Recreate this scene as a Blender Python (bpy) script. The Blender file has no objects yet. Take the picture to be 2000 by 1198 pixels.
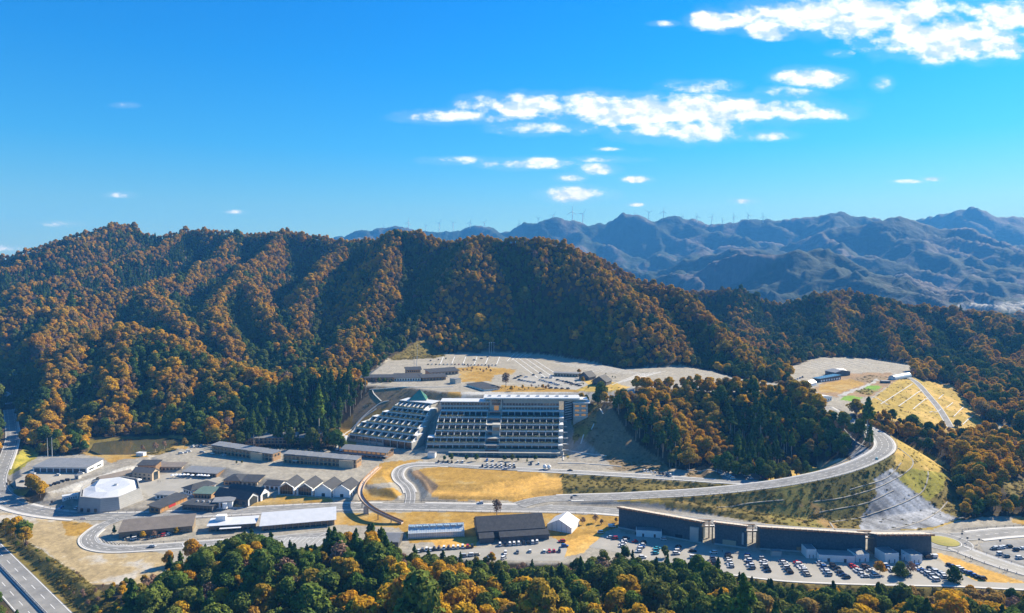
import bpy, bmesh, math, random
import numpy as np
from math import radians, sin, cos, pi, atan, atan2, sqrt, hypot
from mathutils import Vector, Matrix

# ------------------------------------------------------------------ camera, sky, sun, exposure
F, CX, CY, HC = 1333.0, 1000.0, 599.0, 165.0        # the photograph is 2000 x 1198
PIT = atan(69.0 / 1333.0)
SC = bpy.context.scene
COL = SC.collection
cam_d = bpy.data.cameras.new('camera'); cam = bpy.data.objects.new('camera', cam_d); COL.objects.link(cam)
cam_d.lens = 24.0; cam_d.sensor_width = 36.0; cam_d.clip_start = 1.0; cam_d.clip_end = 90000.0
cam.location = (0, 0, HC); cam.rotation_euler = (pi / 2 - PIT, 0, 0)
SC.camera = cam
HAZE = 0.000105
SUN_EL, SUN_AZ = radians(33), radians(52)           # azimuth clockwise from the viewing direction
world = bpy.data.worlds.new('World'); SC.world = world; world.use_nodes = True
sun_d = bpy.data.lights.new('sun', 'SUN'); sun_d.energy = 5.0; sun_d.angle = radians(0.5); sun_d.color = (1.0, 0.91, 0.76)
sun = bpy.data.objects.new('sun', sun_d); COL.objects.link(sun)
sdir = Vector((cos(SUN_EL) * sin(SUN_AZ), cos(SUN_EL) * cos(SUN_AZ), sin(SUN_EL)))
sun.rotation_euler = (-sdir).to_track_quat('-Z', 'Y').to_euler(); sun.location = (300, 300, 600)
SC.view_settings.view_transform = 'Standard'; SC.view_settings.look = 'None'
SC.view_settings.exposure = 1.12; SC.view_settings.gamma = 1.0
SC.render.engine = 'CYCLES'
SC.cycles.max_bounces = 4; SC.cycles.diffuse_bounces = 2; SC.cycles.glossy_bounces = 2
SC.cycles.transmission_bounces = 3; SC.cycles.transparent_max_bounces = 6; SC.cycles.volume_bounces = 0
SC.cycles.use_denoising = True

def build_world():
    nt = world.node_tree; N = nt.nodes; Lk = nt.links; N.clear()
    def nd(t, **k):
        n = N.new(t)
        for a, b in k.items(): setattr(n, a, b)
        return n
    def mth(op, a, b=None, c=None, clamp=False):
        n = nd('ShaderNodeMath', operation=op); n.use_clamp = clamp
        for i, v in enumerate((a, b, c)):
            if v is None: continue
            if isinstance(v, (int, float)): n.inputs[i].default_value = v
            else: Lk.new(v, n.inputs[i])
        return n.outputs[0]
    sky = nd('ShaderNodeTexSky'); sky.sky_type = 'NISHITA'; sky.sun_disc = False
    sky.sun_elevation = SUN_EL; sky.sun_rotation = SUN_AZ
    sky.altitude = 200; sky.air_density = 1.0; sky.dust_density = 0.3; sky.ozone_density = 3.0
    hsv = nd('ShaderNodeHueSaturation'); hsv.inputs['Hue'].default_value = 0.49
    hsv.inputs['Saturation'].default_value = 1.12; hsv.inputs['Value'].default_value = 1.0
    Lk.new(sky.outputs[0], hsv.inputs['Color'])
    tint = nd('ShaderNodeMix', data_type='RGBA'); tint.blend_type = 'MULTIPLY'; tint.inputs[0].default_value = 1.0
    Lk.new(hsv.outputs[0], tint.inputs[6])
    tc = nd('ShaderNodeTexCoord'); sep = nd('ShaderNodeSeparateXYZ'); Lk.new(tc.outputs['Generated'], sep.inputs[0])
    # direction -> tangent coordinates about the north (+Y) direction
    yc = mth('MAXIMUM', sep.outputs[1], 0.05)
    u = mth('DIVIDE', sep.outputs[0], yc); v = mth('DIVIDE', sep.outputs[2], yc)
    # sky tint by elevation: paler towards the horizon, pure azure higher up, neutral overhead
    tr = nd('ShaderNodeValToRGB'); el = tr.color_ramp.elements
    for pos, c in ((0.0, (.56, .76, .74)), (.09, (.47, .73, .82)), (.17, (.17, .70, 1.05)), (.28, (.04, .66, 1.18)), (.40, (.0, .62, 1.24)), (.60, (.36, .80, 1.22))):
        e = el[0] if pos == 0 else (el[1] if pos == .09 else el.new(pos)); e.position = pos; e.color = (*[q * .7 for q in c], 1)
    Lk.new(sep.outputs[2], tr.inputs[0]); sc_ = nd('ShaderNodeVectorMath', operation='SCALE'); sc_.inputs['Scale'].default_value = 1 / .7; Lk.new(tr.outputs[0], sc_.inputs[0]); Lk.new(sc_.outputs[0], tint.inputs[7])
    comb = nd('ShaderNodeCombineXYZ'); Lk.new(u, comb.inputs[0]); Lk.new(v, comb.inputs[1])
    def noise(scale_xy, scale, detail, rough, off=(0, 0, 0)):
        mp = nd('ShaderNodeMapping'); mp.inputs['Scale'].default_value = (scale_xy[0], scale_xy[1], 1)
        mp.inputs['Location'].default_value = off
        Lk.new(comb.outputs[0], mp.inputs[0])
        n = nd('ShaderNodeTexNoise'); n.inputs['Scale'].default_value = scale; n.inputs['Detail'].default_value = detail
        n.inputs['Roughness'].default_value = rough; Lk.new(mp.outputs[0], n.inputs['Vector']); return n.outputs[0]
    total = None
    for (px, py, rx, ry, s) in CLOUDS:
        d = ray(px, py); cu, cv = d[0] / d[1], d[2] / d[1]; ru, rv = rx / F, ry / F
        a = mth('MULTIPLY', mth('SUBTRACT', u, cu), 1 / ru); b = mth('MULTIPLY', mth('SUBTRACT', v, cv), 1 / rv)
        r2 = mth('ADD', mth('MULTIPLY', a, a), mth('MULTIPLY', b, b))
        e = mth('MULTIPLY', mth('SUBTRACT', 1.0, r2, clamp=False), s)
        e = mth('MAXIMUM', e, -2.0)
        total = e if total is None else mth('MAXIMUM', total, e)
    n1 = noise((1, 1.8), 19, 10, 0.60); n2 = noise((1, 1.8), 19, 10, 0.60, off=(-0.006, -0.016, 0))
    def dens(n):
        return mth('ADD', mth('MULTIPLY', mth('SUBTRACT', n, 0.5), 5.2), mth('ADD', mth('MULTIPLY', total, 1.2), 0.0))
    d1 = dens(n1); d2 = dens(n2)
    alpha = nd('ShaderNodeMapRange'); alpha.interpolation_type = 'SMOOTHSTEP'
    alpha.inputs['From Min'].default_value = 0.0; alpha.inputs['From Max'].default_value = 1.6
    Lk.new(d1, alpha.inputs['Value'])
    wisp = nd('ShaderNodeMapRange'); wisp.interpolation_type = 'SMOOTHSTEP'; wisp.inputs['From Min'].default_value = -1.3; wisp.inputs['From Max'].default_value = 1.0; Lk.new(d2, wisp.inputs['Value'])
    upm = mth('GREATER_THAN', sep.outputs[1], 0.1)
    al = mth('MULTIPLY', mth('MAXIMUM', mth('MULTIPLY', alpha.outputs[0], 0.97), mth('MULTIPLY', wisp.outputs[0], 0.11)), upm)
    # cloud shading put into the colour: lit and greyer sides from offset noise
    sh = nd('ShaderNodeMapRange'); sh.inputs['From Min'].default_value = -0.45; sh.inputs['From Max'].default_value = 0.35
    Lk.new(mth('SUBTRACT', d1, d2), sh.inputs['Value'])
    ramp = nd('ShaderNodeMix', data_type='RGBA'); Lk.new(sh.outputs[0], ramp.inputs[0])
    ramp.inputs[6].default_value = (5.0, 6.0, 7.2, 1); ramp.inputs[7].default_value = (9.5, 9.5, 9.5, 1)
    mix = nd('ShaderNodeMix', data_type='RGBA'); Lk.new(al, mix.inputs[0]); Lk.new(tint.outputs[2], mix.inputs[6]); Lk.new(ramp.outputs[2], mix.inputs[7])
    bg = nd('ShaderNodeBackground'); bg.inputs['Strength'].default_value = 0.075
    Lk.new(mix.outputs[2], bg.inputs['Color'])
    out = nd('ShaderNodeOutputWorld'); Lk.new(bg.outputs[0], out.inputs['Surface'])

def ray(px, py):
    u = (px - CX) / F; v = (CY - py) / F; c, s = cos(PIT), sin(PIT)
    return (u, c + v * s, -s + v * c)
def at(px, py, z=0.0):
    d = ray(px, py); t = (z - HC) / d[2]; return (d[0] * t, d[1] * t, z)
def atY(px, py, Y):
    d = ray(px, py); t = Y / d[1]; return (d[0] * t, Y, HC + d[2] * t)
def proj(x, y, z):
    c, s = cos(PIT), sin(PIT); dz = z - HC; dp = np.maximum(y * c - dz * s, 1.0)
    return CX + F * x / dp, CY - F * (y * s + dz * c) / dp

CLOUDS = [  # px, py, half width, half height, strength
 (1690, 30, 260, 42, 1.5), (1860, 75, 190, 46, 1.5), (1960, 30, 90, 45, 1.2), (1400, 42, 62, 22, 1.6), (1505, 60, 58, 20, 1.6),
 (1300, 47, 30, 6, .7), (1590, 153, 75, 22, 1.3), (1540, 182, 60, 14, 1.0), (1723, 163, 20, 14, .8), (1370, 170, 70, 14, .9),
 (1300, 215, 330, 34, 1.6), (1010, 205, 110, 26, 1.4), (900, 228, 120, 14, 1.0), (1330, 255, 130, 26, 1.3), (1070, 250, 100, 14, .9), (1180, 205, 90, 26, 1.2), (1570, 222, 90, 18, 1.1), (1460, 265, 80, 10, .7),
 (1030, 320, 100, 12, 1.1), (890, 314, 60, 8, .7), (1165, 330, 40, 12, 1.0), (1115, 347, 28, 9, .9), (1245, 351, 30, 7, 1.0), (1185, 312, 60, 6, .6),
 (1128, 380, 80, 17, 1.4), (1455, 393, 32, 6, 1.2), (1240, 400, 16, 4, .8), (1765, 355, 34, 5, 1.0), (1822, 350, 20, 4, .7),
 (248, 206, 26, 6, 1.0), (460, 415, 22, 5, .9), (120, 438, 34, 4, .35), (10, 485, 40, 6, .8), (230, 381, 20, 4, .3), (1640, 105, 26, 7, .6), (1190, 292, 26, 4, .7)]
build_world()

# ------------------------------------------------------------------ small helpers
rnd = random.Random(7)
def tag(o, label=None, cat=None, group=None, kind=None):
    if label: o['label'] = label
    if cat: o['category'] = cat
    if group: o['group'] = group
    if kind: o['kind'] = kind
    return o
def empty(name, loc=(0, 0, 0), rz=0.0, label=None, cat=None, group=None):
    o = bpy.data.objects.new(name, None); COL.objects.link(o); o.location = loc; o.rotation_euler = (0, 0, rz)
    o.empty_display_size = 0.5
    return tag(o, label, cat, group)
def copy_tree(o, parent=None):
    c = o.copy(); COL.objects.link(c)
    if parent: c.parent = parent
    for ch in list(o.children): copy_tree(ch, c)
    return c
class MB:
    def __init__(s): s.v = []; s.f = []; s.m = []
    def add(s, vs, fs, m=0):
        n = len(s.v); s.v += [tuple(v) for v in vs]; s.f += [tuple(i + n for i in f) for f in fs]; s.m += [m] * len(fs); return s
    def hexa(s, b, t, m=0):   # bottom 4 (ccw), top 4
        return s.add(list(b) + list(t), [(3, 2, 1, 0), (4, 5, 6, 7), (0, 1, 5, 4), (1, 2, 6, 5), (2, 3, 7, 6), (3, 0, 4, 7)], m)
    def box(s, x0, x1, y0, y1, z0, z1, m=0):
        return s.hexa([(x0, y0, z0), (x1, y0, z0), (x1, y1, z0), (x0, y1, z0)], [(x0, y0, z1), (x1, y0, z1), (x1, y1, z1), (x0, y1, z1)], m)
    def slab(s, q, th, m=0):  # q: 4 points (lower side), thickened upward
        return s.hexa(q, [(a, b, c + th) for a, b, c in q], m)
    def prism(s, poly, axis, a0, a1, m=0):
        n = len(poly)
        def P(p, a): return (a, p[0], p[1]) if axis == 'x' else ((p[0], a, p[1]) if axis == 'y' else (p[0], p[1], a))
        vs = [P(p, a0) for p in poly] + [P(p, a1) for p in poly]
        fs = [tuple(range(n)), tuple(range(2 * n - 1, n - 1, -1))] + [(i, n + i, n + (i + 1) % n, (i + 1) % n) for i in range(n)]
        return s.add(vs, fs, m)
    def bar(s, p, q, r=.08, n=5, r2=None, m=0):
        p = Vector(p); q = Vector(q); d = q - p
        if d.length < 1e-6: return s
        r2 = r if r2 is None else r2; a = d.orthogonal().normalized(); b = d.normalized().cross(a); vs = []
        for c, rr in ((p, r), (q, r2)):
            for i in range(n):
                w = 2 * pi * i / n; vs.append(c + a * (cos(w) * rr) + b * (sin(w) * rr))
        fs = [(i, (i + 1) % n, n + (i + 1) % n, n + i) for i in range(n)] + [tuple(range(n - 1, -1, -1)), tuple(range(n, 2 * n))]
        return s.add(vs, fs, m)
    def build(s, name, mats, parent=None, smooth=False):
        me = bpy.data.meshes.new(name); me.from_pydata(s.v, [], s.f)
        mats = mats if isinstance(mats, (list, tuple)) else [mats]
        for m in mats: me.materials.append(m)
        if len(mats) > 1: me.polygons.foreach_set('material_index', s.m)
        bm = bmesh.new(); bm.from_mesh(me); bmesh.ops.recalc_face_normals(bm, faces=bm.faces); bm.to_mesh(me); bm.free()
        if smooth: me.polygons.foreach_set('use_smooth', [True] * len(me.polygons))
        me.update()
        o = bpy.data.objects.new(name, me); COL.objects.link(o)
        if parent: o.parent = parent
        return o

def hx(r, g, b): return (r, g, b, 1)
MATS = {}
def mat(name, c, c2=None, scale=1.0, rough=.8, bump=0.0, bscale=None, metal=0.0, emit=None, emis=0.0, stripes=None, spec=.3, detail=5, objcol=False):
    if name in MATS: return MATS[name]
    m = bpy.data.materials.new(name); m.use_nodes = True; nt = m.node_tree; N = nt.nodes; L = nt.links
    b = N['Principled BSDF']; b.inputs['Roughness'].default_value = rough; b.inputs['Metallic'].default_value = metal
    b.inputs['Specular IOR Level'].default_value = spec
    b.inputs['Base Color'].default_value = hx(*c)
    tc = N.new('ShaderNodeTexCoord')
    if objcol:
        oi = N.new('ShaderNodeObjectInfo'); L.new(oi.outputs['Color'], b.inputs['Base Color'])
    if c2:
        n = N.new('ShaderNodeTexNoise'); n.inputs['Scale'].default_value = scale; n.inputs['Detail'].default_value = detail; n.inputs['Roughness'].default_value = .65
        L.new(tc.outputs['Object'], n.inputs['Vector'])
        r = N.new('ShaderNodeValToRGB'); r.color_ramp.elements[0].position = .32; r.color_ramp.elements[1].position = .68
        r.color_ramp.elements[0].color = hx(*c); r.color_ramp.elements[1].color = hx(*c2)
        L.new(n.outputs[0], r.inputs[0]); src = r.outputs[0]
        if stripes:   # (axis, spacing m, darkness): seams of sheets / boards
            ax, sp, dk = stripes
            se = N.new('ShaderNodeSeparateXYZ'); L.new(tc.outputs['Object'], se.inputs[0])
            a = N.new('ShaderNodeMath'); a.operation = 'MULTIPLY'; a.inputs[1].default_value = 1 / sp; L.new(se.outputs['xyz'.index(ax)], a.inputs[0])
            fr = N.new('ShaderNodeMath'); fr.operation = 'FRACT'; L.new(a.outputs[0], fr.inputs[0])
            lt = N.new('ShaderNodeMath'); lt.operation = 'LESS_THAN'; lt.inputs[1].default_value = .16; L.new(fr.outputs[0], lt.inputs[0])
            mu = N.new('ShaderNodeMath'); mu.operation = 'MULTIPLY'; mu.inputs[1].default_value = dk; L.new(lt.outputs[0], mu.inputs[0])
            mx = N.new('ShaderNodeMix'); mx.data_type = 'RGBA'; L.new(mu.outputs[0], mx.inputs[0]); L.new(src, mx.inputs[6]); mx.inputs[7].default_value = hx(c[0] * .35, c[1] * .35, c[2] * .35)
            src = mx.outputs[2]
        L.new(src, b.inputs['Base Color'])
    if bump:
        n = N.new('ShaderNodeTexNoise'); n.inputs['Scale'].default_value = bscale or scale * 4; n.inputs['Detail'].default_value = 4
        L.new(tc.outputs['Object'], n.inputs['Vector']); bp = N.new('ShaderNodeBump'); bp.inputs['Strength'].default_value = bump
        L.new(n.outputs[0], bp.inputs['Height']); L.new(bp.outputs[0], b.inputs['Normal'])
    if emit:
        b.inputs['Emission Color'].default_value = hx(*emit); b.inputs['Emission Strength'].default_value = emis
    MATS[name] = m; return m
M = dict(
 asphalt=mat('asphalt', (.17, .17, .165), (.28, .275, .26), .12, .9, .1, 2),
 asphalt_light=mat('asphalt_light', (.27, .26, .225), (.37, .35, .31), .06, .9, .1, 2),
 concrete=mat('concrete', (.42, .41, .38), (.52, .50, .46), .15, .85),
 kerb=mat('kerb', (.52, .50, .46), (.62, .60, .56), .2, .85),
 paint=mat('paint', (.78, .78, .76), (.62, .62, .60), .5, .7),
 gravel=mat('gravel', (.36, .33, .27), (.46, .43, .36), .05, .95, .3, 1.5, detail=8),
 gravel_brown=mat('gravel_brown', (.30, .27, .22), (.42, .39, .33), .05, .95, .3, 1.5, detail=8),
 roof_dark=mat('roof_dark', (.05, .054, .06), (.08, .084, .09), .4, .7, spec=.15, stripes=('x', .9, .5)),
 roof_dark_y=mat('roof_dark_y', (.045, .048, .052), (.07, .073, .08), .4, .7, spec=.15, stripes=('y', .9, .5)),
 roof_grey=mat('roof_grey', (.20, .205, .21), (.26, .265, .27), .3, .5, stripes=('x', .8, .35)),
 roof_brown=mat('roof_brown', (.19, .16, .13), (.25, .21, .17), .3, .6, stripes=('x', .8, .35)),
 roof_green=mat('roof_green', (.10, .16, .13), (.14, .2, .16), .3, .6, stripes=('x', .8, .3)),
 roof_white=mat('roof_white', (.56, .58, .60), (.66, .67, .69), .3, .45, stripes=('x', 1.0, .15)),
 white=mat('white', (.76, .76, .74), (.84, .84, .82), .4, .7),
 tent=mat('tent', (.80, .81, .82), (.86, .86, .86), .3, .6),
 wood=mat('wood', (.33, .20, .10), (.45, .29, .16), 1.2, .8, stripes=('x', .6, .5)),
 fascia=mat('fascia', (.34, .15, .07), (.46, .22, .11), 1.0, .8),
 wood_pale=mat('wood_pale', (.46, .35, .23), (.58, .46, .32), 1.0, .8, stripes=('x', .7, .4)),
 wood_dark=mat('wood_dark', (.11, .075, .05), (.17, .11, .07), 1.0, .8, stripes=('x', .8, .4)),
 brown_wall=mat('brown_wall', (.19, .15, .10), (.27, .21, .14), .8, .8, stripes=('x', 1.0, .4)),
 dark_wall=mat('dark_wall', (.10, .10, .10), (.14, .14, .14), .8, .8, stripes=('x', .8, .4)),
 stone=mat('stone', (.065, .088, .102), (.12, .15, .165), .9, .9, .4, 3, stripes=('z', .5, .45)),
 cast=mat('cast', (.27, .27, .26), (.36, .355, .34), .12, .85, stripes=('z', 1.2, .25)),
 hotel=mat('hotel', (.36, .35, .31), (.46, .44, .39), .3, .8, stripes=('z', 1.0, .2)),
 slab=mat('slab', (.66, .67, .66), (.76, .76, .75), .3, .6),
 glass=mat('glass', (.03, .045, .055), None, rough=.08, spec=.8),
 glass_warm=mat('glass_warm', (.42, .20, .06), (.20, .11, .05), .9, .5, emit=(1, .5, .15), emis=.12),
 glass_curtain=mat('glass_curtain', (.04, .05, .06), (.20, .13, .08), .35, .2, spec=.6, detail=1),
 glass_amber=mat('glass_amber', (.10, .055, .02), (.05, .035, .02), .9, .2, spec=.7),
 glass_roof=mat('glass_roof', (.22, .32, .38), (.50, .58, .62), .6, .15, spec=.8, stripes=('x', 1.5, -0.0 + .5)),
 metal=mat('metal', (.45, .46, .47), (.55, .56, .57), .8, .4, metal=.4),
 dark_metal=mat('dark_metal', (.10, .10, .11), None, rough=.5),
 tyre=mat('tyre', (.02, .02, .02), None, rough=.8),
 car=mat('car_paint', (.8, .8, .8), None, rough=.25, spec=.6, objcol=True),
 cloth=mat('cloth', (.5, .5, .5), None, rough=.9, objcol=True),
 plant=mat('planting', (.05, .09, .02), (.16, .18, .05), 1.6, .9, .8, 4),
 solar=mat('solar', (.03, .05, .09), (.05, .08, .13), .5, .15, spec=.8, stripes=('x', 1.1, .6)),
 water=mat('water', (.075, .07, .035), (.09, .085, .04), .05, .12, .15, .6, spec=.5),
 bark=mat('bark', (.16, .12, .09), (.26, .21, .17), 2.0, .9),
 bark_pale=mat('bark_pale', (.34, .29, .22), (.44, .38, .30), 2.0, .9),
 red=mat('red', (.45, .03, .03), None, rough=.6),
)
def foliage(name, cols, trans=.3):
    m = bpy.data.materials.new(name); m.use_nodes = True; nt = m.node_tree; N = nt.nodes; L = nt.links
    N.remove(N['Principled BSDF']); out = N['Material Output']
    oi = N.new('ShaderNodeObjectInfo'); r = N.new('ShaderNodeValToRGB'); cr = r.color_ramp
    for i in range(len(cols) - 2): cr.elements.new(.5)
    for i, c in enumerate(cols): cr.elements[i].position = i / (len(cols) - 1); cr.elements[i].color = hx(*c)
    ln = N.new('ShaderNodeTexNoise'); ln.inputs['Scale'].default_value = .014; ln.inputs['Detail'].default_value = 2; L.new(oi.outputs['Location'], ln.inputs['Vector'])
    a1 = N.new('ShaderNodeMath'); a1.operation = 'MULTIPLY_ADD'; a1.inputs[1].default_value = 1.7; a1.inputs[2].default_value = -.62; L.new(ln.outputs[0], a1.inputs[0])
    a2 = N.new('ShaderNodeMath'); a2.operation = 'MULTIPLY_ADD'; a2.inputs[1].default_value = .75; a2.use_clamp = True; L.new(oi.outputs['Random'], a2.inputs[0]); L.new(a1.outputs[0], a2.inputs[2]); L.new(a2.outputs[0], r.inputs[0])
    ge = N.new('ShaderNodeTexCoord'); n = N.new('ShaderNodeTexNoise'); n.inputs['Scale'].default_value = .45; n.inputs['Detail'].default_value = 3
    L.new(ge.outputs['Object'], n.inputs['Vector'])
    mr = N.new('ShaderNodeMapRange'); mr.inputs[1].default_value = .3; mr.inputs[2].default_value = .7; mr.inputs[3].default_value = .62; mr.inputs[4].default_value = 1.4
    L.new(n.outputs[0], mr.inputs[0])
    vm = N.new('ShaderNodeVectorMath'); vm.operation = 'SCALE'; L.new(r.outputs[0], vm.inputs[0]); L.new(mr.outputs[0], vm.inputs['Scale'])
    d = N.new('ShaderNodeBsdfDiffuse'); t = N.new('ShaderNodeBsdfTranslucent'); mx = N.new('ShaderNodeMixShader'); mx.inputs[0].default_value = trans
    L.new(vm.outputs[0], d.inputs[0]); L.new(vm.outputs[0], t.inputs[0]); L.new(d.outputs[0], mx.inputs[1]); L.new(t.outputs[0], mx.inputs[2]); L.new(mx.outputs[0], out.inputs['Surface'])
    return m
FM = dict(
 autumn=foliage('autumn_leaves', [(.14, .17, .03), (.24, .21, .04), (.38, .26, .04), (.52, .315, .03), (.62, .40, .03), (.58, .325, .025), (.48, .255, .025), (.36, .25, .08)], .38),
 bare=foliage('bare_twigs', [(.22, .13, .09), (.30, .19, .13), (.20, .14, .10)], .1),
 evergreen=foliage('evergreen_leaves', [(.06, .115, .02), (.11, .17, .03), (.16, .18, .035), (.07, .13, .03), (.14, .15, .035)], .2),
 cedar=foliage('cedar_leaves', [(.05, .10, .022), (.075, .13, .028), (.06, .105, .03), (.11, .17, .028)], .2),
 sun=foliage('yellow_green_leaves', [(.13, .17, .03), (.20, .20, .04), (.10, .15, .03)], .3),
)
# ------------------------------------------------------------------ terrain
def _h(ix, iy, s):
    a = np.sin(ix * 127.1 + iy * 311.7 + s * 74.7) * 43758.5453
    return a - np.floor(a)
def vnoise(x, y, s=0):
    xi = np.floor(x); yi = np.floor(y); fx = x - xi; fy = y - yi
    fx = fx * fx * (3 - 2 * fx); fy = fy * fy * (3 - 2 * fy)
    a = _h(xi, yi, s); b = _h(xi + 1, yi, s); c = _h(xi, yi + 1, s); d = _h(xi + 1, yi + 1, s)
    return (a * (1 - fx) + b * fx) * (1 - fy) + (c * (1 - fx) + d * fx) * fy
def fbm(x, y, L, o=4, s=0):
    r = 0; a = .5; f = 1.0 / L; t = 0
    for i in range(o):
        r = r + a * vnoise(x * f + i * 13.7, y * f - i * 7.3, s + i); t += a; a *= .5; f *= 2.03
    return r / t * 2 - 1

RIDGES = []     # (Ax,Ay,Az,Bx,By,Bz, slope, round, level)
def ridge(nodes, s=.62, r=16., lvl=0):
    P = [atY(*n) for n in nodes]
    for a, b in zip(P, P[1:]): RIDGES.append(a + b + (s, r, lvl))
    return P
# near skyline, left to right
ridge([(-260, 560, 1350), (-150, 535, 1450), (0, 508, 1500), (50, 495, 1520), (100, 481, 1550), (180, 455, 1600), (230, 444, 1600), (262, 452, 1620), (300, 468, 1650), (330, 462, 1650), (360, 456, 1650), (415, 456, 1640), (470, 460, 1650), (500, 465, 1640), (530, 460, 1620), (560, 458, 1600), (600, 466, 1580), (640, 472, 1550), (700, 478, 1500), (740, 468, 1440), (785, 457, 1370), (810, 463, 1350), (850, 475, 1300), (880, 480, 1290), (900, 477, 1280), (930, 474, 1250), (960, 478, 1240), (985, 484, 1220), (1015, 478, 1210), (1050, 474, 1200), (1100, 488, 1195), (1150, 508, 1190), (1200, 535, 1190), (1240, 555, 1200), (1300, 572, 1100), (1345, 600, 1030), (1390, 635, 960), (1430, 668, 905), (1470, 705, 840), (1505, 735, 790), (1525, 752, 758)], 1.15, 10.)
ridge([(1100, 488, 1195), (1140, 515, 1130), (1180, 547, 1070), (1225, 585, 1010), (1272, 630, 950), (1305, 668, 905), (1325, 695, 880)], .78, 14)
ridge([(1140, 525, 1130), (1150, 590, 1050), (1190, 650, 980), (1220, 690, 920)], .88, 9)
ridge([(1050, 474, 1200), (1070, 540, 1120), (1095, 600, 1050), (1120, 650, 980)], .88, 9)
ridge([(930, 474, 1250), (935, 506, 1185), (938, 540, 1125), (946, 588, 1045), (956, 632, 980), (970, 672, 930)], .74, 18)
ridge([(936, 528, 1145), (898, 575, 1080), (868, 618, 1010), (848, 655, 960)], .78, 16)
ridge([(785, 457, 1370), (755, 505, 1260), (745, 545, 1180), (735, 590, 1100), (705, 635, 1010), (675, 680, 930), (650, 715, 870)], .88, 9)
ridge([(745, 545, 1180), (770, 590, 1110), (765, 625, 1060)], .88, 9)
ridge([(700, 478, 1500), (650, 510, 1370), (620, 545, 1270), (600, 590, 1160), (585, 640, 1050), (595, 690, 960)], .88, 9)
ridge([(560, 458, 1600), (515, 505, 1430), (470, 545, 1290), (500, 585, 1170), (535, 625, 1080), (560, 665, 1000), (590, 710, 910), (600, 740, 850)], .88, 9)
ridge([(470, 545, 1290), (420, 590, 1150), (430, 640, 1040), (460, 690, 940)], .88, 9)
ridge([(470, 460, 1650), (430, 500, 1480), (370, 540, 1350), (290, 568, 1230), (200, 582, 1150), (120, 592, 1090), (20, 612, 1020), (-60, 640, 960)], .88, 9)
ridge([(360, 456, 1650), (300, 492, 1500), (210, 522, 1380), (130, 545, 1280), (40, 568, 1200)], .88, 9)
ridge([(230, 444, 1600), (160, 480, 1470), (80, 505, 1400), (0, 530, 1320), (-80, 560, 1250)], .88, 9)
ridge([(290, 568, 1230), (330, 610, 1110), (380, 650, 1010)], .88, 9)
ridge([(120, 592, 1090), (110, 640, 980), (60, 690, 880), (10, 720, 830)], .88, 9)
# near hill above the pond
ridge([(-80, 800, 680), (0, 765, 730), (60, 738, 780), (150, 686, 850), (210, 655, 890), (255, 647, 895), (320, 668, 870), (380, 695, 840), (440, 715, 810), (490, 742, 775)], .85, 18)
ridge([(255, 647, 895), (250, 700, 820), (240, 760, 750), (225, 815, 700)], .8, 14)
ridge([(340, 675, 862), (350, 740, 770), (350, 800, 715), (330, 840, 688)], .8, 14)
ridge([(150, 686, 850), (110, 750, 760), (90, 800, 710)], .8, 14)
ridge([(420, 708, 820), (440, 770, 740), (440, 820, 690)], .8, 14)
ridge([(500, 760, 760), (560, 750, 760), (640, 742, 765), (690, 740, 770)], .62, 14)
ridge([(60, 862, 640), (105, 862, 635), (150, 872, 622)], .7, 12)
# mound in front of the upper terrace
ridge([(1205, 780, 655), (1240, 760, 675), (1290, 752, 690), (1340, 750, 690), (1400, 754, 688), (1460, 764, 675), (1520, 776, 665), (1570, 795, 650), (1620, 822, 618), (1650, 860, 585)], .60, 14)
ridge([(1290, 762, 690), (1290, 810, 635), (1320, 860, 590)], .62, 14)
ridge([(1460, 770, 675), (1490, 830, 615), (1540, 880, 575)], .62, 14)
# hills behind the fields
ridge([(1240, 575, 1500), (1300, 580, 1500), (1380, 576, 1500), (1410, 570, 1480), (1440, 573, 1450), (1480, 588, 1440), (1520, 602, 1430), (1560, 597, 1400), (1600, 582, 1370), (1640, 574, 1350), (1670, 578, 1350), (1700, 586, 1340), (1740, 592, 1320), (1780, 602, 1300), (1820, 606, 1300), (1860, 610, 1290), (1900, 616, 1270), (1940, 624, 1240), (2000, 646, 1180), (2080, 680, 1100), (2160, 720, 1020)], .95, 10)
ridge([(1440, 573, 1450), (1440, 615, 1330), (1460, 655, 1220), (1500, 690, 1120)], .8, 9)
ridge([(1640, 574, 1350), (1625, 620, 1230), (1635, 660, 1130), (1640, 690, 1070)], .8, 9)
ridge([(1560, 597, 1400), (1550, 640, 1260), (1560, 680, 1140)], .8, 9)
ridge([(1700, 586, 1340), (1725, 635, 1180), (1740, 680, 1060), (1775, 715, 960), (1800, 742, 880)], .8, 9)
ridge([(1740, 592, 1320), (1780, 640, 1160), (1795, 680, 1060)], .8, 9)
ridge([(1860, 610, 1290), (1880, 650, 1150), (1910, 685, 1040), (1960, 720, 950), (2010, 760, 870)], .8, 9)
ridge([(1940, 624, 1240), (1980, 670, 1090), (2040, 710, 980)], .8, 9)
# mound by the valley road, belt under the grass slope
ridge([(1700, 826, 622), (1745, 838, 608), (1800, 852, 592), (1850, 872, 572)], .6, 10)
ridge([(1870, 885, 562), (1920, 885, 556), (1980, 892, 545), (2060, 905, 530), (2150, 930, 500)], .45, 14)
ridge([(1940, 885, 556), (1950, 940, 490), (1985, 985, 455)], .5, 12)
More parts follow.
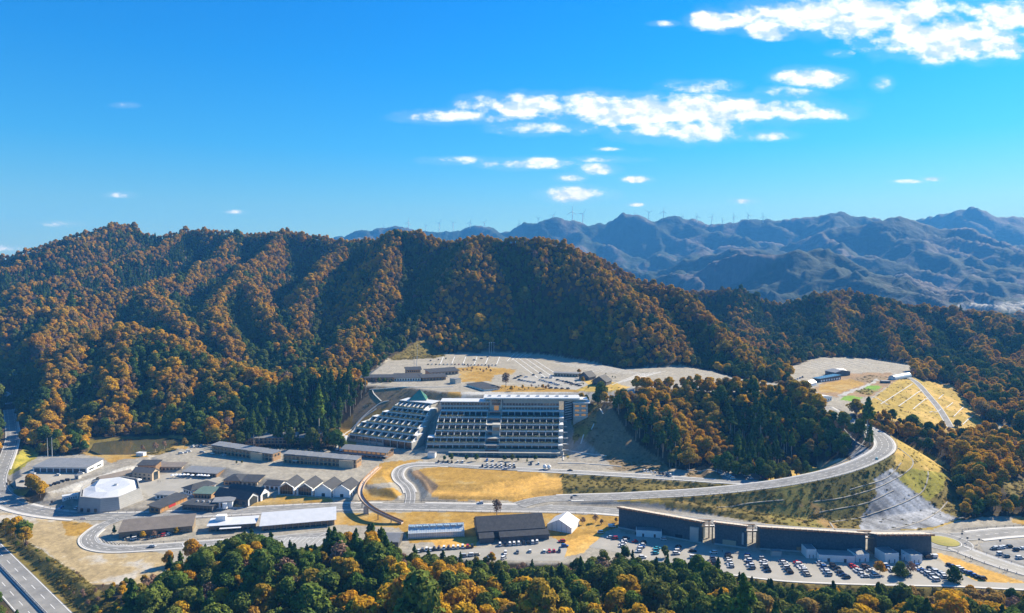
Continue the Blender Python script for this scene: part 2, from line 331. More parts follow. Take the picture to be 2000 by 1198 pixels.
# wooded rise in the foreground
ridge([(150, 1260, 280), (240, 1215, 300), (330, 1165, 322), (420, 1125, 335), (500, 1105, 340), (560, 1120, 335), (630, 1112, 345), (710, 1105, 350), (780, 1150, 330), (860, 1175, 320)], .55, 10)
ridge([(860, 1235, 285), (1000, 1255, 278), (1200, 1262, 275), (1400, 1275, 272), (1700, 1290, 268), (2100, 1300, 262)], .4, 16)
ridge([(-100, 1500, 190), (300, 1480, 200), (900, 1500, 195), (1500, 1500, 195), (2200, 1500, 190)], .35, 20)

# far ranges with side spurs
def far_range(nodes, drop_to, seed, n_spur, slen, s=.48, r=40, lvl=1):
    R = random.Random(seed); P = ridge(nodes, s + .35, 25, lvl)
    tot = sum(hypot(b[0] - a[0], b[1] - a[1]) for a, b in zip(P, P[1:]))
    def point(t):
        t *= tot
        for a, b in zip(P, P[1:]):
            l = hypot(b[0] - a[0], b[1] - a[1])
            if t <= l: k = t / l; return [a[i] * (1 - k) + b[i] * k for i in range(3)]
            t -= l
        return list(P[-1])
    def spur(p, ang, L, z1, depth):
        n = 5; pts = [tuple(p)]; x, y, z = p; z0 = z
        for i in range(1, n + 1):
            ang += R.uniform(-.28, .28); x += sin(ang) * L / n; y -= cos(ang) * L / n
            k = i / n; zz = z0 + (z1 - z0) * (k ** .85) + R.uniform(-.03, .03) * (z0 - z1)
            pts.append((x, y, zz))
        for a, b in zip(pts, pts[1:]): RIDGES.append(a + b + (s + .16, 10, lvl))
        if depth:
            for i in (1, 2, 3, 4):
                for sg in (-1, 1):
                    q = pts[i]; spur(q, ang + sg * R.uniform(.7, 1.1), L * R.uniform(.25, .42), q[2] - (q[2] - drop_to) * R.uniform(.45, .75), depth - 1)
    for i in range(n_spur):
        p = point((i + R.uniform(.2, .8)) / n_spur); p[2] -= 6
        spur(p, R.uniform(-.25, .75), slen * R.uniform(.75, 1.2), drop_to, 1)
far_range([(600, 480, 6600), (690, 462, 6500), (740, 458, 6400), (790, 450, 6350), (830, 449, 6300), (880, 446, 6300), (940, 445, 6300), (975, 455, 6300), (1010, 447, 6250), (1060, 435, 6200), (1115, 431, 6200), (1160, 437, 6200), (1185, 439, 6250), (1215, 426, 6300), (1260, 427, 6350), (1312, 425, 6350), (1345, 433, 6350), (1400, 439, 6300), (1450, 433, 6350), (1480, 431, 6400), (1540, 436, 6400), (1580, 424, 6300), (1610, 419, 6300), (1660, 423, 6300), (1710, 432, 6300), (1800, 445, 6400), (1900, 460, 6500)], 120, 5, 14, 2100, .5, 45)
far_range([(1480, 505, 5400), (1540, 480, 5300), (1600, 455, 5200), (1660, 440, 5150), (1720, 432, 5100), (1760, 429, 5100), (1810, 436, 5150), (1860, 448, 5200), (1920, 470, 5200), (2000, 492, 5100), (2100, 520, 5000), (2250, 545, 5000)], 40, 9, 9, 1700, .5, 45)
far_range([(1770, 445, 7600), (1820, 430, 7500), (1870, 414, 7400), (1930, 416, 7400), (2000, 413, 7400), (2100, 405, 7400), (2250, 430, 7400)], 150, 3, 6, 1900, .5, 45)
far_range([(1180, 575, 4300), (1260, 545, 4300), (1340, 515, 4250), (1400, 500, 4200), (1440, 489, 4200), (1500, 492, 4200), (1560, 515, 4200), (1640, 545, 4100), (1720, 560, 4000)], 20, 15, 8, 1000, .5, 35)
far_range([(1240, 570, 3500), (1320, 552, 3500), (1400, 530, 3450), (1450, 512, 3400), (1500, 508, 3400), (1545, 499, 3350), (1590, 508, 3350), (1650, 525, 3300), (1700, 545, 3300), (1760, 562, 3300), (1840, 580, 3300)], 10, 21, 8, 800, .5, 30)
far_range([(1560, 570, 3000), (1640, 556, 3000), (1690, 548, 3050), (1750, 560, 3200), (1830, 572, 3500), (1900, 566, 3900), (1960, 560, 4100), (2100, 560, 4100)], 5, 33, 7, 600, .4, 30)

RA = np.array(RIDGES)
def seg_near(x, y, ax, ay, bx, by):
    dx, dy = bx - ax, by - ay; t = ((x - ax) * dx + (y - ay) * dy) / max(dx * dx + dy * dy, 1e-6); t = np.clip(t, 0, 1)
    return np.hypot(x - ax - t * dx, y - ay - t * dy), t
BASE_PTS = [(-300, 250, -12), (0, 250, -14), (300, 250, -14), (-330, 420, 0), (-150, 420, 0), (0, 380, -4), (0, 430, 0), (200, 440, 0), (300, 420, 0), (420, 430, 0), (550, 430, 2), (0, 360, -12), (200, 345, -12), (350, 330, -12), (500, 330, -12),
 (-400, 600, 0), (-250, 560, 2), (0, 560, 2), (-380, 650, 2), (-230, 640, 2), (-100, 640, 6), (100, 560, 4), (200, 540, 4), (430, 560, 4), (600, 560, 8), (-450, 780, 6), (-250, 800, 25), (-80, 760, 38), (60, 760, 44), (200, 760, 44), (380, 760, 36), (500, 700, 12), (520, 800, 18), (650, 760, 20),
 (-700, 900, 20), (-450, 1000, 40), (-200, 1000, 52), (0, 1050, 48), (200, 1050, 48), (400, 1000, 38), (560, 960, 26), (800, 1000, 26), (-900, 1300, 60), (-300, 1300, 90), (0, 1300, 80), (400, 1300, 50), (800, 1350, 25), (1100, 1350, 10),
 (-1000, 2200, 60), (0, 2200, 50), (800, 2200, 15), (1500, 2200, 0), (-1500, 3500, 0), (0, 3500, 10), (1500, 3500, 0), (3000, 3200, 0), (0, 6000, 0), (4000, 6000, 0), (-4000, 6000, 0), (0, 9000, 0), (6000, 9000, 0), (-6000, 9000, 0)]
def base_h(x, y):
    w = 0; z = 0
    ly = np.log(np.maximum(y, 60)) * 600; ux = x / np.maximum(y, 60) * 600
    for a, b, c in BASE_PTS:
        k = 1 / (((ux - a / b * 600) ** 2 + (ly - math.log(b) * 600) ** 2) + 150.) ** 1.6
        w = w + k; z = z + k * c
    return z / w
def natural(x, y):
    far = np.clip((y - 1700) / 1200, 0, 1)
    wx = x + fbm(x, y, 90, 3, 3) * 16 * (1 - far) + fbm(x, y, 420, 4, 5) * 150 * far
    wy = y + fbm(x, y, 90, 3, 9) * 16 * (1 - far) + fbm(x, y, 420, 4, 11) * 120 * far
    keep = np.clip((y - 600) / 300, 0.15, 1); wx = x + (wx - x) * keep; wy = y + (wy - y) * keep
    z = base_h(x, y)
    bz = z.copy(); isf = y > 2300
    for r in RA:
        ax, ay, az, bx, by, bz_, s, rr, lv = r
        reach = max(az, bz_) / s + 60; reach = min(reach, 900 if lv == 0 else 2500)
        m = (x > min(ax, bx) - reach) & (x < max(ax, bx) + reach) & (y > min(ay, by) - reach) & (y < max(ay, by) + reach)
        m &= isf if lv else ~isf
        i = np.nonzero(m)[0]
        if not len(i): continue
        d, t = seg_near(wx[i], wy[i], ax, ay, bx, by)
        h = az + (bz_ - az) * t - s * (np.sqrt(d * d + rr * rr) - rr)
        cur = z[i]; k = 5.0 if lv == 0 else 6.
        hh = np.clip(.5 + .5 * (h - cur) / k, 0, 1)
        z[i] = cur * (1 - hh) + h * hh + k * hh * (1 - hh) * .5
    rise = np.clip((z - bz) / 40, 0, 1)
    rg = (1 - np.abs(fbm(x, y, 620, 5, 23)) * 2.2)
    z = z + rise * (fbm(x, y, 70, 4, 21) * 6 * (1 - far) + far * ((rg - .6) * 70 + (1 - np.abs(fbm(x, y, 230, 4, 37)) * 2.4) * 26 + fbm(x, y, 110, 3, 27) * 12)) + far * fbm(x, y, 900, 4, 31) * 8
    return z, rise

PADS = []
def plane3(a, b, c):
    a, b, c = (np.array(v, float) for v in (a, b, c)); n = np.cross(b - a, c - a); n /= n[2]
    return lambda x, y: a[2] - (n[0] * (x - a[0]) + n[1] * (y - a[1]))
def pad(poly, z, s=.6, reach=70, plane=None):
    """poly in photograph pixels, met at height z (a number, or one per corner)"""
    zs = z if isinstance(z, (list, tuple)) else [z] * len(poly)
    P = [at(p[0], p[1], q) for p, q in zip(poly, zs)]
    PADS.append(([(p[0], p[1]) for p in P], plane if plane else (lambda x, y, z=zs[0]: np.full_like(x, z)), s, reach)); return P
def in_poly(x, y, poly):
    c = np.zeros(x.shape, bool); n = len(poly)
    for i in range(n):
        x1, y1 = poly[i][:2]; x2, y2 = poly[(i + 1) % n][:2]
        if y1 == y2: continue
        c ^= ((y1 > y) != (y2 > y)) & (x < (x2 - x1) * (y - y1) / (y2 - y1) + x1)
    return c
def apply_pads(x, y, h):
    for poly, zf, s, reach in PADS:
        xs = [p[0] for p in poly]; ys = [p[1] for p in poly]
        i = np.nonzero((x > min(xs) - reach) & (x < max(xs) + reach) & (y > min(ys) - reach) & (y < max(ys) + reach))[0]
        if not len(i): continue
        X = x[i]; Y = y[i]; ins = in_poly(X, Y, poly); d = np.full(X.shape, 1e9)
        n = len(poly); qx = X.copy(); qy = Y.copy()
        for k in range(n):
            a = poly[k]; b = poly[(k + 1) % n]; dd, t = seg_near(X, Y, a[0], a[1], b[0], b[1]); m = dd < d
            d = np.where(m, dd, d); qx = np.where(m, a[0] + t * (b[0] - a[0]), qx); qy = np.where(m, a[1] + t * (b[1] - a[1]), qy)
        d[ins] = 0; zz = zf(np.where(ins, X, qx), np.where(ins, Y, qy)); hh = h[i]
        al = s * d / np.maximum(.002, 1 - (d / reach) ** 3)
        g = np.minimum(np.maximum(hh, zz - al), zz + al)
        lim = d < reach; hh = np.where(ins, zz, np.where(lim, g, hh)); h[i] = hh
    return h
def catmull(P, step=3.0):
    out = []
    n = len(P)
    for i in range(n - 1):
        p0 = P[max(i - 1, 0)]; p1 = P[i]; p2 = P[i + 1]; p3 = P[min(i + 2, n - 1)]
        L = hypot(p2[0] - p1[0], p2[1] - p1[1]); m = max(1, int(L / step))
        for k in range(m):
            t = k / m
            out.append(tuple(.5 * ((2 * p1[j]) + (-p0[j] + p2[j]) * t + (2 * p0[j] - 5 * p1[j] + 4 * p2[j] - p3[j]) * t * t + (-p0[j] + 3 * p1[j] - 3 * p2[j] + p3[j]) * t ** 3) for j in range(3)))
    out.append(tuple(P[-1])); return out
ROADS = []
def road_line(nodes, width, grade=True, s=.6, reach=60, step=3.0, sh=3.0):
    P = catmull([at(a, b, z) for a, b, z in nodes], step); R = dict(P=P, w=width, s=s, reach=reach, sh=sh)
    if grade: ROADS.append(R)
    return R
def apply_roads(x, y, h):
    for R in ROADS:
        P = np.array(R['P'])[::2]; 
        if len(P) < 2: P = np.array(R['P'])
        P = np.vstack([P, np.array(R['P'][-1])]); reach = R['reach']; hw = R['w'] / 2 + R['sh']
        i = np.nonzero((x > P[:, 0].min() - reach) & (x < P[:, 0].max() + reach) & (y > P[:, 1].min() - reach) & (y < P[:, 1].max() + reach))[0]
        if not len(i): continue
        X = x[i]; Y = y[i]; d = np.full(X.shape, 1e9); z = np.zeros(X.shape)
        for a, b in zip(P, P[1:]):
            dd, t = seg_near(X, Y, a[0], a[1], b[0], b[1]); m = dd < d; d = np.where(m, dd, d); z = np.where(m, a[2] + t * (b[2] - a[2]), z)
        e = np.maximum(d - hw, 0); z = z - .15; hh = h[i]
        al = R['s'] * e / np.maximum(.002, 1 - (d / reach) ** 4)
        g = np.minimum(np.maximum(hh, z - al), z + al)
        h[i] = np.where(d < hw, z, np.where(d < reach, g, hh))
    return h

# graded ground, in order
pad([(-200, 1010), (-100, 960), (0, 950), (60, 985), (160, 985), (280, 965), (420, 960), (700, 965), (800, 980), (1000, 978), (1200, 985), (1420, 1010), (1640, 1030), (1800, 1030), (1900, 1012), (2150, 1010), (2200, 1150), (1960, 1150), (1700, 1143), (1600, 1138), (1440, 1122), (1330, 1106), (1250, 1096), (1100, 1100), (980, 1098), (860, 1092), (760, 1092), (600, 1088), (450, 1090), (320, 1138), (180, 1140), (60, 1062), (-100, 1040)], 0, .6, 60)
pad([(150, 1000), (150, 962), (250, 922), (420, 900), (520, 930), (700, 955), (700, 975), (560, 982), (330, 1000)], 1.0, .6, 40)
pad([(300, 893), (370, 872), (450, 868), (640, 885), (780, 890), (760, 915), (722, 930), (700, 948), (600, 948), (500, 930), (440, 912), (330, 905)], 5.0, .35, 30)
pad([(10, 928), (50, 905), (70, 893), (200, 888), (290, 888), (290, 897), (215, 925), (95, 962), (30, 955)], 5.0, .55, 30)
POND = [(186, 866), (180, 880), (200, 888), (262, 888), (300, 884), (352, 870), (372, 860), (330, 856), (250, 858)]
pad(POND, 1.2, .6, 14)
pad([(770, 885), (830, 893), (1110, 896), (1165, 912), (1110, 920), (860, 912), (780, 918), (740, 905)], 5.0, .55, 60)
pad([(818, 920), (856, 948), (940, 946), (1010, 935), (1060, 922), (960, 916), (860, 912)], 6.0, .42, 40)
pad([(1300, 935), (1440, 948), (1500, 945), (1480, 918), (1400, 908), (1380, 915), (1390, 935)], 8.0, .6, 40)
pad([(706, 752), (715, 738), (760, 702), (850, 692), (985, 690), (1060, 694), (1130, 704), (1220, 722), (1330, 716), (1390, 726), (1440, 741), (1530, 751), (1590, 756), (1580, 770), (1400, 768), (1260, 760), (1170, 764), (960, 772), (900, 770), (800, 757)], 44.0, .6, 150)
pad([(1540, 716), (1600, 700), (1700, 702), (1790, 716), (1775, 735), (1760, 738), (1700, 780), (1672, 806), (1655, 818), (1600, 790), (1570, 768), (1545, 745)], 38.0, .6, 90)
_A, _B, _C = at(1672, 806, 38), at(1762, 737, 38), at(1893, 853, 12)
_pl = plane3(_A, _B, _C)
_dam = [_A, _B, at(1800, 744, 35), at(1860, 752, 29), at(1922, 826, 10.5), _C, at(1858, 838, 16), at(1800, 830, 20), at(1740, 822, 28)]
PADS.append(([(p[0], p[1]) for p in _dam], _pl, .5, 40))
pad([(1900, 1012), (1960, 1002), (2150, 1005), (2150, 1034), (1940, 1036), (1860, 1034), (1868, 1022)], 0.6, .6, 30)
pad([(1920, 826), (1990, 832), (1990, 848), (1900, 846)], 9.0, .5, 40)

R_MAIN = road_line([(-160, 940, 1.5), (-60, 962, 1), (-5, 972, .4), (30, 988, 0), (80, 1000, 0), (150, 1008, 0), (230, 1009, 0), (340, 1005, 0), (450, 1000, 0), (560, 994, 0), (650, 990, 0), (760, 989, 0), (860, 990, 0), (960, 992, 0), (1060, 993, 0), (1140, 995, 0), (1200, 999, 0), (1300, 1009, 0), (1383, 1019, 0), (1468, 1028, 0), (1600, 1038, 0), (1720, 1042, 0), (1812, 1046, 0)], 12.5)
R_MAIN2 = road_line([(1866, 1048, 0), (1900, 1047, 0), (1960, 1041, 0), (2040, 1037, 0), (2150, 1032, 0)], 12)
R_UP = road_line([(1012, 987, .1), (1050, 977, .8), (1100, 973, 1), (1200, 970, 2.4), (1280, 966, 4.5), (1350, 962, 6.5), (1450, 953, 10), (1550, 939, 15), (1640, 919, 20), (1700, 896, 24.5), (1727, 876, 27.5), (1722, 856, 29.5), (1695, 838, 32), (1662, 824, 34.5), (1636, 811, 37), (1610, 795, 38)], 12.5, s=.56, reach=95)
R_HOTEL = road_line([(800, 984, 0), (802, 966, .8), (795, 950, 1.8), (780, 936, 3), (778, 922, 4), (792, 911, 4.8), (830, 907, 5), (900, 911, 5), (960, 915, 5), (1060, 919, 5.2), (1150, 924, 6), (1300, 933, 7), (1420, 941, 8.8), (1500, 943, 11), (1560, 937, 15)], 7.5, s=.5, reach=40)
R_LOOP = road_line([(232, 1014, 0), (205, 1024, 0), (184, 1038, 0), (172, 1052, 0), (182, 1066, 0), (220, 1073, 0), (280, 1071, 0), (350, 1066, 0), (430, 1060, 0), (540, 1052, 0), (640, 1044, 0)], 8.5)
R_LEFT = road_line([(18, 800, 8), (22, 830, 6.5), (24, 855, 5.4), (16, 885, 4.4), (4, 915, 3.2), (-3, 940, 2.2), (4, 962, .8), (30, 980, .1)], 11, s=.5, reach=40)
_p, _q = at(0, 1106, -2), at(87, 1198, -2)
R_HIGH = dict(P=catmull([tuple(_p[i] + (_q[i] - _p[i]) * t for i in range(3)) for t in (-4, -2, -1, 0, 1, 2, 3)], 3.0), w=19, s=.5, reach=40, sh=3.0); ROADS.append(R_HIGH)
R_RAMP = road_line([(-180, 700, 22), (-60, 745, 18), (0, 770, 13), (12, 790, 9)], 20, s=.6, reach=60)
R_DAM = road_line([(1766, 733, 38), (1790, 748, 33.6), (1812, 772, 27.5), (1835, 800, 21.5), (1857, 836, 15.2)], 5, s=.4, reach=12, sh=.5)
R_SE = road_line([(1862, 1066, 0), (1900, 1082, 0), (1950, 1100, 0), (2010, 1118, 0), (2090, 1135, 0)], 9.5)
R_LOTROAD = road_line([(1240, 1090, 0), (1330, 1103, 0), (1400, 1113, 0), (1480, 1124, 0), (1560, 1131, 0), (1700, 1136, 0), (1850, 1139, 0), (2000, 1146, 0), (2100, 1150, 0)], 6.5)
R_FIELD = road_line([(1610, 795, 38), (1585, 780, 38), (1560, 770, 39), (1545, 764, 42), (1530, 763, 44), (1440, 758, 44)], 6)

def height(x, y, full=False):
    x = np.asarray(x, float).ravel(); y = np.asarray(y, float).ravel()
    h, rise = natural(x, y); nat = h.copy()
    h = apply_pads(x, y, h); h = apply_roads(x, y, h)
    return (h, rise, nat) if full else h
def hz(x, y):
    us, ys, Z = VIS['us'], VIS['ys'], VIS['z']; u = x / y; i = int(np.clip(np.searchsorted(us, u) - 1, 0, len(us) - 2)); j = int(np.clip(np.searchsorted(ys, y) - 1, 0, len(ys) - 2))
    a = (u - us[i]) / (us[i + 1] - us[i]); b = (y - ys[j]) / (ys[j + 1] - ys[j])
    return float((Z[j, i] * (1 - a) + Z[j, i + 1] * a) * (1 - b) + (Z[j + 1, i] * (1 - a) + Z[j + 1, i + 1] * a) * b)

# classes of ground, painted in order over the default (woodland floor)
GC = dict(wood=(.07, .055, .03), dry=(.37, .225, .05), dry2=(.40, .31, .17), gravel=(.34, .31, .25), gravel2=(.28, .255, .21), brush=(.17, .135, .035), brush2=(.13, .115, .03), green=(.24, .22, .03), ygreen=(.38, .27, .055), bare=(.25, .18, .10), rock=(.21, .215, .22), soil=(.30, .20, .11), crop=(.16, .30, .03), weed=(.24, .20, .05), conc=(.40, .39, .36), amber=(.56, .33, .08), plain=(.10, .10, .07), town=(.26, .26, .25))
PAINT = [ # class, polygon in pixels, nearest and farthest depth
 ('plain', [(-9000, 400), (9000, 400), (9000, 700), (-9000, 700)], 2300, 99999),
 ('town', [(1870, 592), (2050, 588), (2050, 606), (1940, 606), (1870, 602)], 2300, 4600),
 ('gravel', [(-200, 940), (0, 930), (60, 985), (160, 958), (250, 920), (290, 888), (370, 868), (640, 880), (780, 888), (850, 895), (1110, 896), (1240, 905), (1560, 950), (1240, 975), (1200, 985), (1420, 1010), (1640, 1030), (1800, 1030), (2200, 1010), (2200, 1155), (1700, 1150), (1250, 1100), (1100, 1104), (980, 1101), (760, 1092), (600, 1088), (450, 1090), (320, 1138), (180, 1140), (60, 1062), (-200, 1040)], 340, 640),
 ('gravel', [(770, 880), (1120, 884), (1120, 904), (770, 900)], 560, 640),
 ('brush', [(170, 855), (380, 850), (385, 866), (310, 888), (200, 893), (170, 885)], 560, 680),
 ('gravel2', [(10, 928), (30, 955), (95, 962), (70, 1000), (160, 1010), (300, 1005), (330, 905), (290, 888), (60, 890)], 400, 640),
 ('conc', [(95, 962), (215, 922), (300, 897), (260, 925), (160, 960)], 400, 640),
 ('green', [(50, 868), (78, 885), (70, 895), (20, 930), (12, 925), (30, 895)], 400, 660),
 ('dry', [(140, 885), (280, 886), (290, 892), (240, 897), (215, 905), (200, 893)], 500, 660),
 ('dry', [(25, 958), (60, 952), (48, 968), (28, 972)], 400, 600),
 ('dry', [(300, 872), (365, 878), (370, 870), (340, 866)], 500, 680),
 ('dry2', [(-100, 990), (0, 1000), (60, 1010), (170, 1020), (186, 1030), (160, 1048), (158, 1062), (185, 1077), (240, 1080), (300, 1078), (330, 1085), (320, 1110), (300, 1140), (180, 1142), (80, 1070), (0, 1030), (-100, 1020)], 340, 470),
 ('dry', [(120, 1018), (175, 1021), (184, 1032), (160, 1046), (130, 1046)], 340, 470),
 ('dry', [(720, 930), (745, 905), (800, 898), (830, 898), (790, 906), (768, 920), (772, 942), (700, 948)], 400, 600),
 ('dry', [(705, 955), (770, 953), (784, 966), (770, 978), (700, 978)], 400, 600),
 ('dry', [(410, 994), (520, 958), (545, 982), (520, 992)], 400, 600),
 ('dry', [(535, 985), (540, 968), (640, 972), (660, 980), (560, 992)], 400, 600),
 ('dry', [(655, 1002), (760, 1001), (900, 999), (1060, 1000), (1215, 1008), (1208, 1030), (1160, 1045), (1140, 1075), (1100, 1088), (1085, 1060), (1070, 1040), (920, 1060), (800, 1060), (780, 1030), (654, 1025)], 380, 480),
 ('amber', [(840, 1052), (930, 1050), (930, 1068), (850, 1068)], 380, 480),
 ('amber', [(1100, 1060), (1140, 1045), (1180, 1040), (1140, 1080), (1095, 1090)], 380, 480),
 ('dry', [(816, 918), (855, 950), (930, 975), (1010, 980), (1060, 970), (1100, 966), (1110, 924), (960, 915), (860, 911)], 470, 560),
 ('amber', [(835, 952), (930, 949), (1020, 936), (1060, 926), (1110, 930), (1100, 964), (1010, 976), (900, 979), (845, 972)], 470, 560),
 ('soil', [(800, 922), (816, 918), (856, 950), (840, 966)], 470, 560),
 ('brush', [(1095, 926), (1150, 928), (1300, 938), (1420, 946), (1510, 948), (1440, 955), (1280, 968), (1100, 973)], 470, 600),
 ('gravel2', [(1060, 985), (1100, 978), (1200, 977), (1300, 985), (1420, 1000), (1640, 1025), (1700, 1032), (1600, 1036), (1400, 1016), (1200, 993), (1080, 990)], 400, 500),
 ('brush', [(1290, 972), (1450, 960), (1640, 928), (1700, 900), (1745, 880), (1850, 905), (1885, 995), (1860, 1030), (1700, 1042), (1560, 1034), (1300, 990)], 380, 620),
 ('conc', [(840, 756), (1240, 756), (1240, 785), (840, 785)], 590, 780),
 ('ygreen', [(1190, 976), (1290, 970), (1310, 984), (1260, 984)], 400, 560),
 ('brush', [(1290, 972), (1450, 960), (1550, 946), (1640, 928), (1700, 905), (1720, 910), (1690, 960), (1640, 1040), (1560, 1030), (1420, 1008), (1300, 988)], 380, 560),
 ('weed', [(1520, 950), (1575, 945), (1600, 975), (1640, 1038), (1560, 1030), (1500, 1012)], 380, 560),
 ('brush2', [(1580, 950), (1700, 900), (1745, 890), (1720, 930), (1700, 955), (1690, 985), (1625, 1024)], 380, 560),
 ('rock', [(1705, 935), (1740, 915), (1760, 928), (1800, 965), (1850, 1002), (1880, 1010), (1820, 1032), (1680, 1040), (1680, 1010), (1712, 965)], 380, 600),
 ('ygreen', [(1745, 880), (1760, 862), (1800, 885), (1845, 905), (1830, 925), (1790, 925), (1750, 915)], 380, 640),
 ('green', [(1752, 936), (1780, 915), (1812, 920), (1800, 950), (1790, 962)], 380, 640),
 ('green', [(1790, 962), (1812, 920), (1850, 925), (1840, 960), (1815, 980)], 380, 640),
 ('brush', [(1815, 980), (1840, 958), (1870, 970), (1885, 995), (1870, 1012), (1840, 1000)], 380, 640),
 ('ygreen', [(1750, 1036), (1820, 1030), (1880, 1012), (1860, 1028), (1830, 1036)], 380, 500),
 ('ygreen', [(1735, 850), (1760, 858), (1850, 905), (1760, 890)], 450, 640),
 ('gravel', [(1820, 1034), (1870, 1018), (1920, 1010), (2200, 1005), (2200, 1036), (1940, 1034), (1860, 1040)], 380, 500),
 ('dry', [(1980, 1010), (2150, 1012), (2150, 1032), (2010, 1028), (1975, 1018)], 380, 500),
 ('amber', [(1825, 1082), (1838, 1082), (2005, 1138), (1900, 1140), (1860, 1112)], 340, 440),
 ('brush', [(1420, 1125), (1600, 1142), (1900, 1142), (2100, 1155), (2100, 1175), (1500, 1170)], 300, 420),
 ('dry2', [(1595, 905), (1650, 895), (1672, 905), (1640, 915), (1598, 922)], 480, 620),
 ('ygreen', [(1480, 940), (1520, 922), (1560, 905), (1598, 915), (1600, 925), (1540, 937)], 480, 600),
 ('rock', [(1620, 828), (1660, 850), (1700, 880), (1690, 900), (1668, 905), (1640, 860)], 480, 640),
 ('bare', [(1340, 925), (1380, 905), (1410, 930), (1420, 945), (1340, 938)], 480, 600),
 ('bare', [(1110, 905), (1130, 850), (1175, 800), (1190, 790), (1240, 862), (1300, 905), (1320, 930), (1200, 918)], 540, 700),
 ('weed', [(1085, 880), (1100, 840), (1112, 790), (1175, 790), (1160, 830), (1112, 895)], 560, 760),
 ('gravel2', [(1112, 872), (1135, 855), (1190, 905), (1200, 916), (1110, 912)], 540, 640),
 ('dry', [(655, 880), (665, 830), (720, 780), (760, 745), (900, 758), (900, 790), (800, 800), (690, 880)], 560, 780),
 ('bare', [(690, 800), (730, 755), (870, 760), (880, 780), (800, 790), (740, 800), (690, 830)], 560, 780),
 ('gravel', [(690, 890), (700, 840), (780, 790), (960, 770), (1120, 770), (1120, 890), (1100, 900), (830, 900)], 590, 720),
 ('gravel', [(700, 755), (706, 738), (760, 700), (850, 692), (985, 688), (1060, 692), (1130, 702), (1220, 721), (1330, 714), (1390, 724), (1440, 740), (1530, 750), (1600, 754), (1580, 772), (1260, 772), (1170, 766), (960, 774), (900, 772), (800, 759)], 680, 1100),
 ('dry', [(895, 735), (920, 725), (965, 733), (960, 745), (905, 747)], 680, 1000),
 ('dry', [(890, 720), (930, 715), (1010, 722), (1000, 732), (900, 732)], 680, 1000),
 ('dry', [(980, 752), (1060, 758), (1130, 762), (1130, 768), (960, 766)], 680, 1000),
 ('ygreen', [(1080, 752), (1160, 738), (1215, 752), (1240, 760), (1170, 766), (1130, 764)], 680, 900),
 ('brush', [(760, 702), (830, 658), (860, 690), (870, 694), (850, 700), (770, 704)], 860, 1200),
 ('gravel', [(1538, 718), (1600, 698), (1700, 700), (1790, 714), (1775, 735), (1762, 738), (1672, 806), (1655, 822), (1600, 792), (1570, 768), (1545, 748)], 600, 1200),
 ('soil', [(1610, 745), (1640, 730), (1735, 728), (1760, 738), (1700, 775), (1620, 775), (1585, 762)], 640, 1000),
 ('dry', [(1600, 752), (1660, 740), (1690, 750), (1640, 768), (1600, 765)], 640, 1000),
 ('bare', [(1660, 742), (1700, 732), (1740, 738), (1700, 748)], 640, 1000),
 ('crop', [(1680, 757), (1700, 752), (1722, 756), (1710, 764)], 640, 1000),
 ('weed', [(1672, 764), (1682, 758), (1712, 765), (1695, 773)], 640, 1000),
 ('crop', [(1640, 781), (1655, 772), (1685, 777), (1674, 785)], 640, 1000),
 ('conc', [(1636, 772), (1688, 753), (1714, 740), (1718, 743), (1690, 757), (1640, 776)], 640, 1000),
 ('ygreen', [(1668, 806), (1764, 733), (1805, 744), (1860, 752), (1925, 826), (1893, 858), (1800, 835)], 560, 1000),
 ('gravel', [(1915, 826), (1990, 830), (1990, 850), (1900, 850)], 560, 900),
 ('brush', [(-60, 1022), (0, 1020), (80, 1075), (185, 1145), (270, 1205), (150, 1230), (60, 1130), (-60, 1020)], 250, 440),
 ('brush', [(1955, 940), (2050, 930), (2050, 990), (1975, 980)], 440, 600),
]
FOREST_IN = [  # woodland kept inside painted ground: belts of trees
]
def classify(x, y, z, nat_rise):
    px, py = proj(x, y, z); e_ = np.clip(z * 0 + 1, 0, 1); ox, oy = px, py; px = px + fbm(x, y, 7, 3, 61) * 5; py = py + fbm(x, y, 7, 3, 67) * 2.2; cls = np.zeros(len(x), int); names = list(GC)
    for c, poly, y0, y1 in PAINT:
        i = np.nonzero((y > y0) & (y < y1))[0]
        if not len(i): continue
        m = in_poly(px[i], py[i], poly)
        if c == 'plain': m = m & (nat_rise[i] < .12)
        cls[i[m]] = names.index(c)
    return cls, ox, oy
VIS = {}
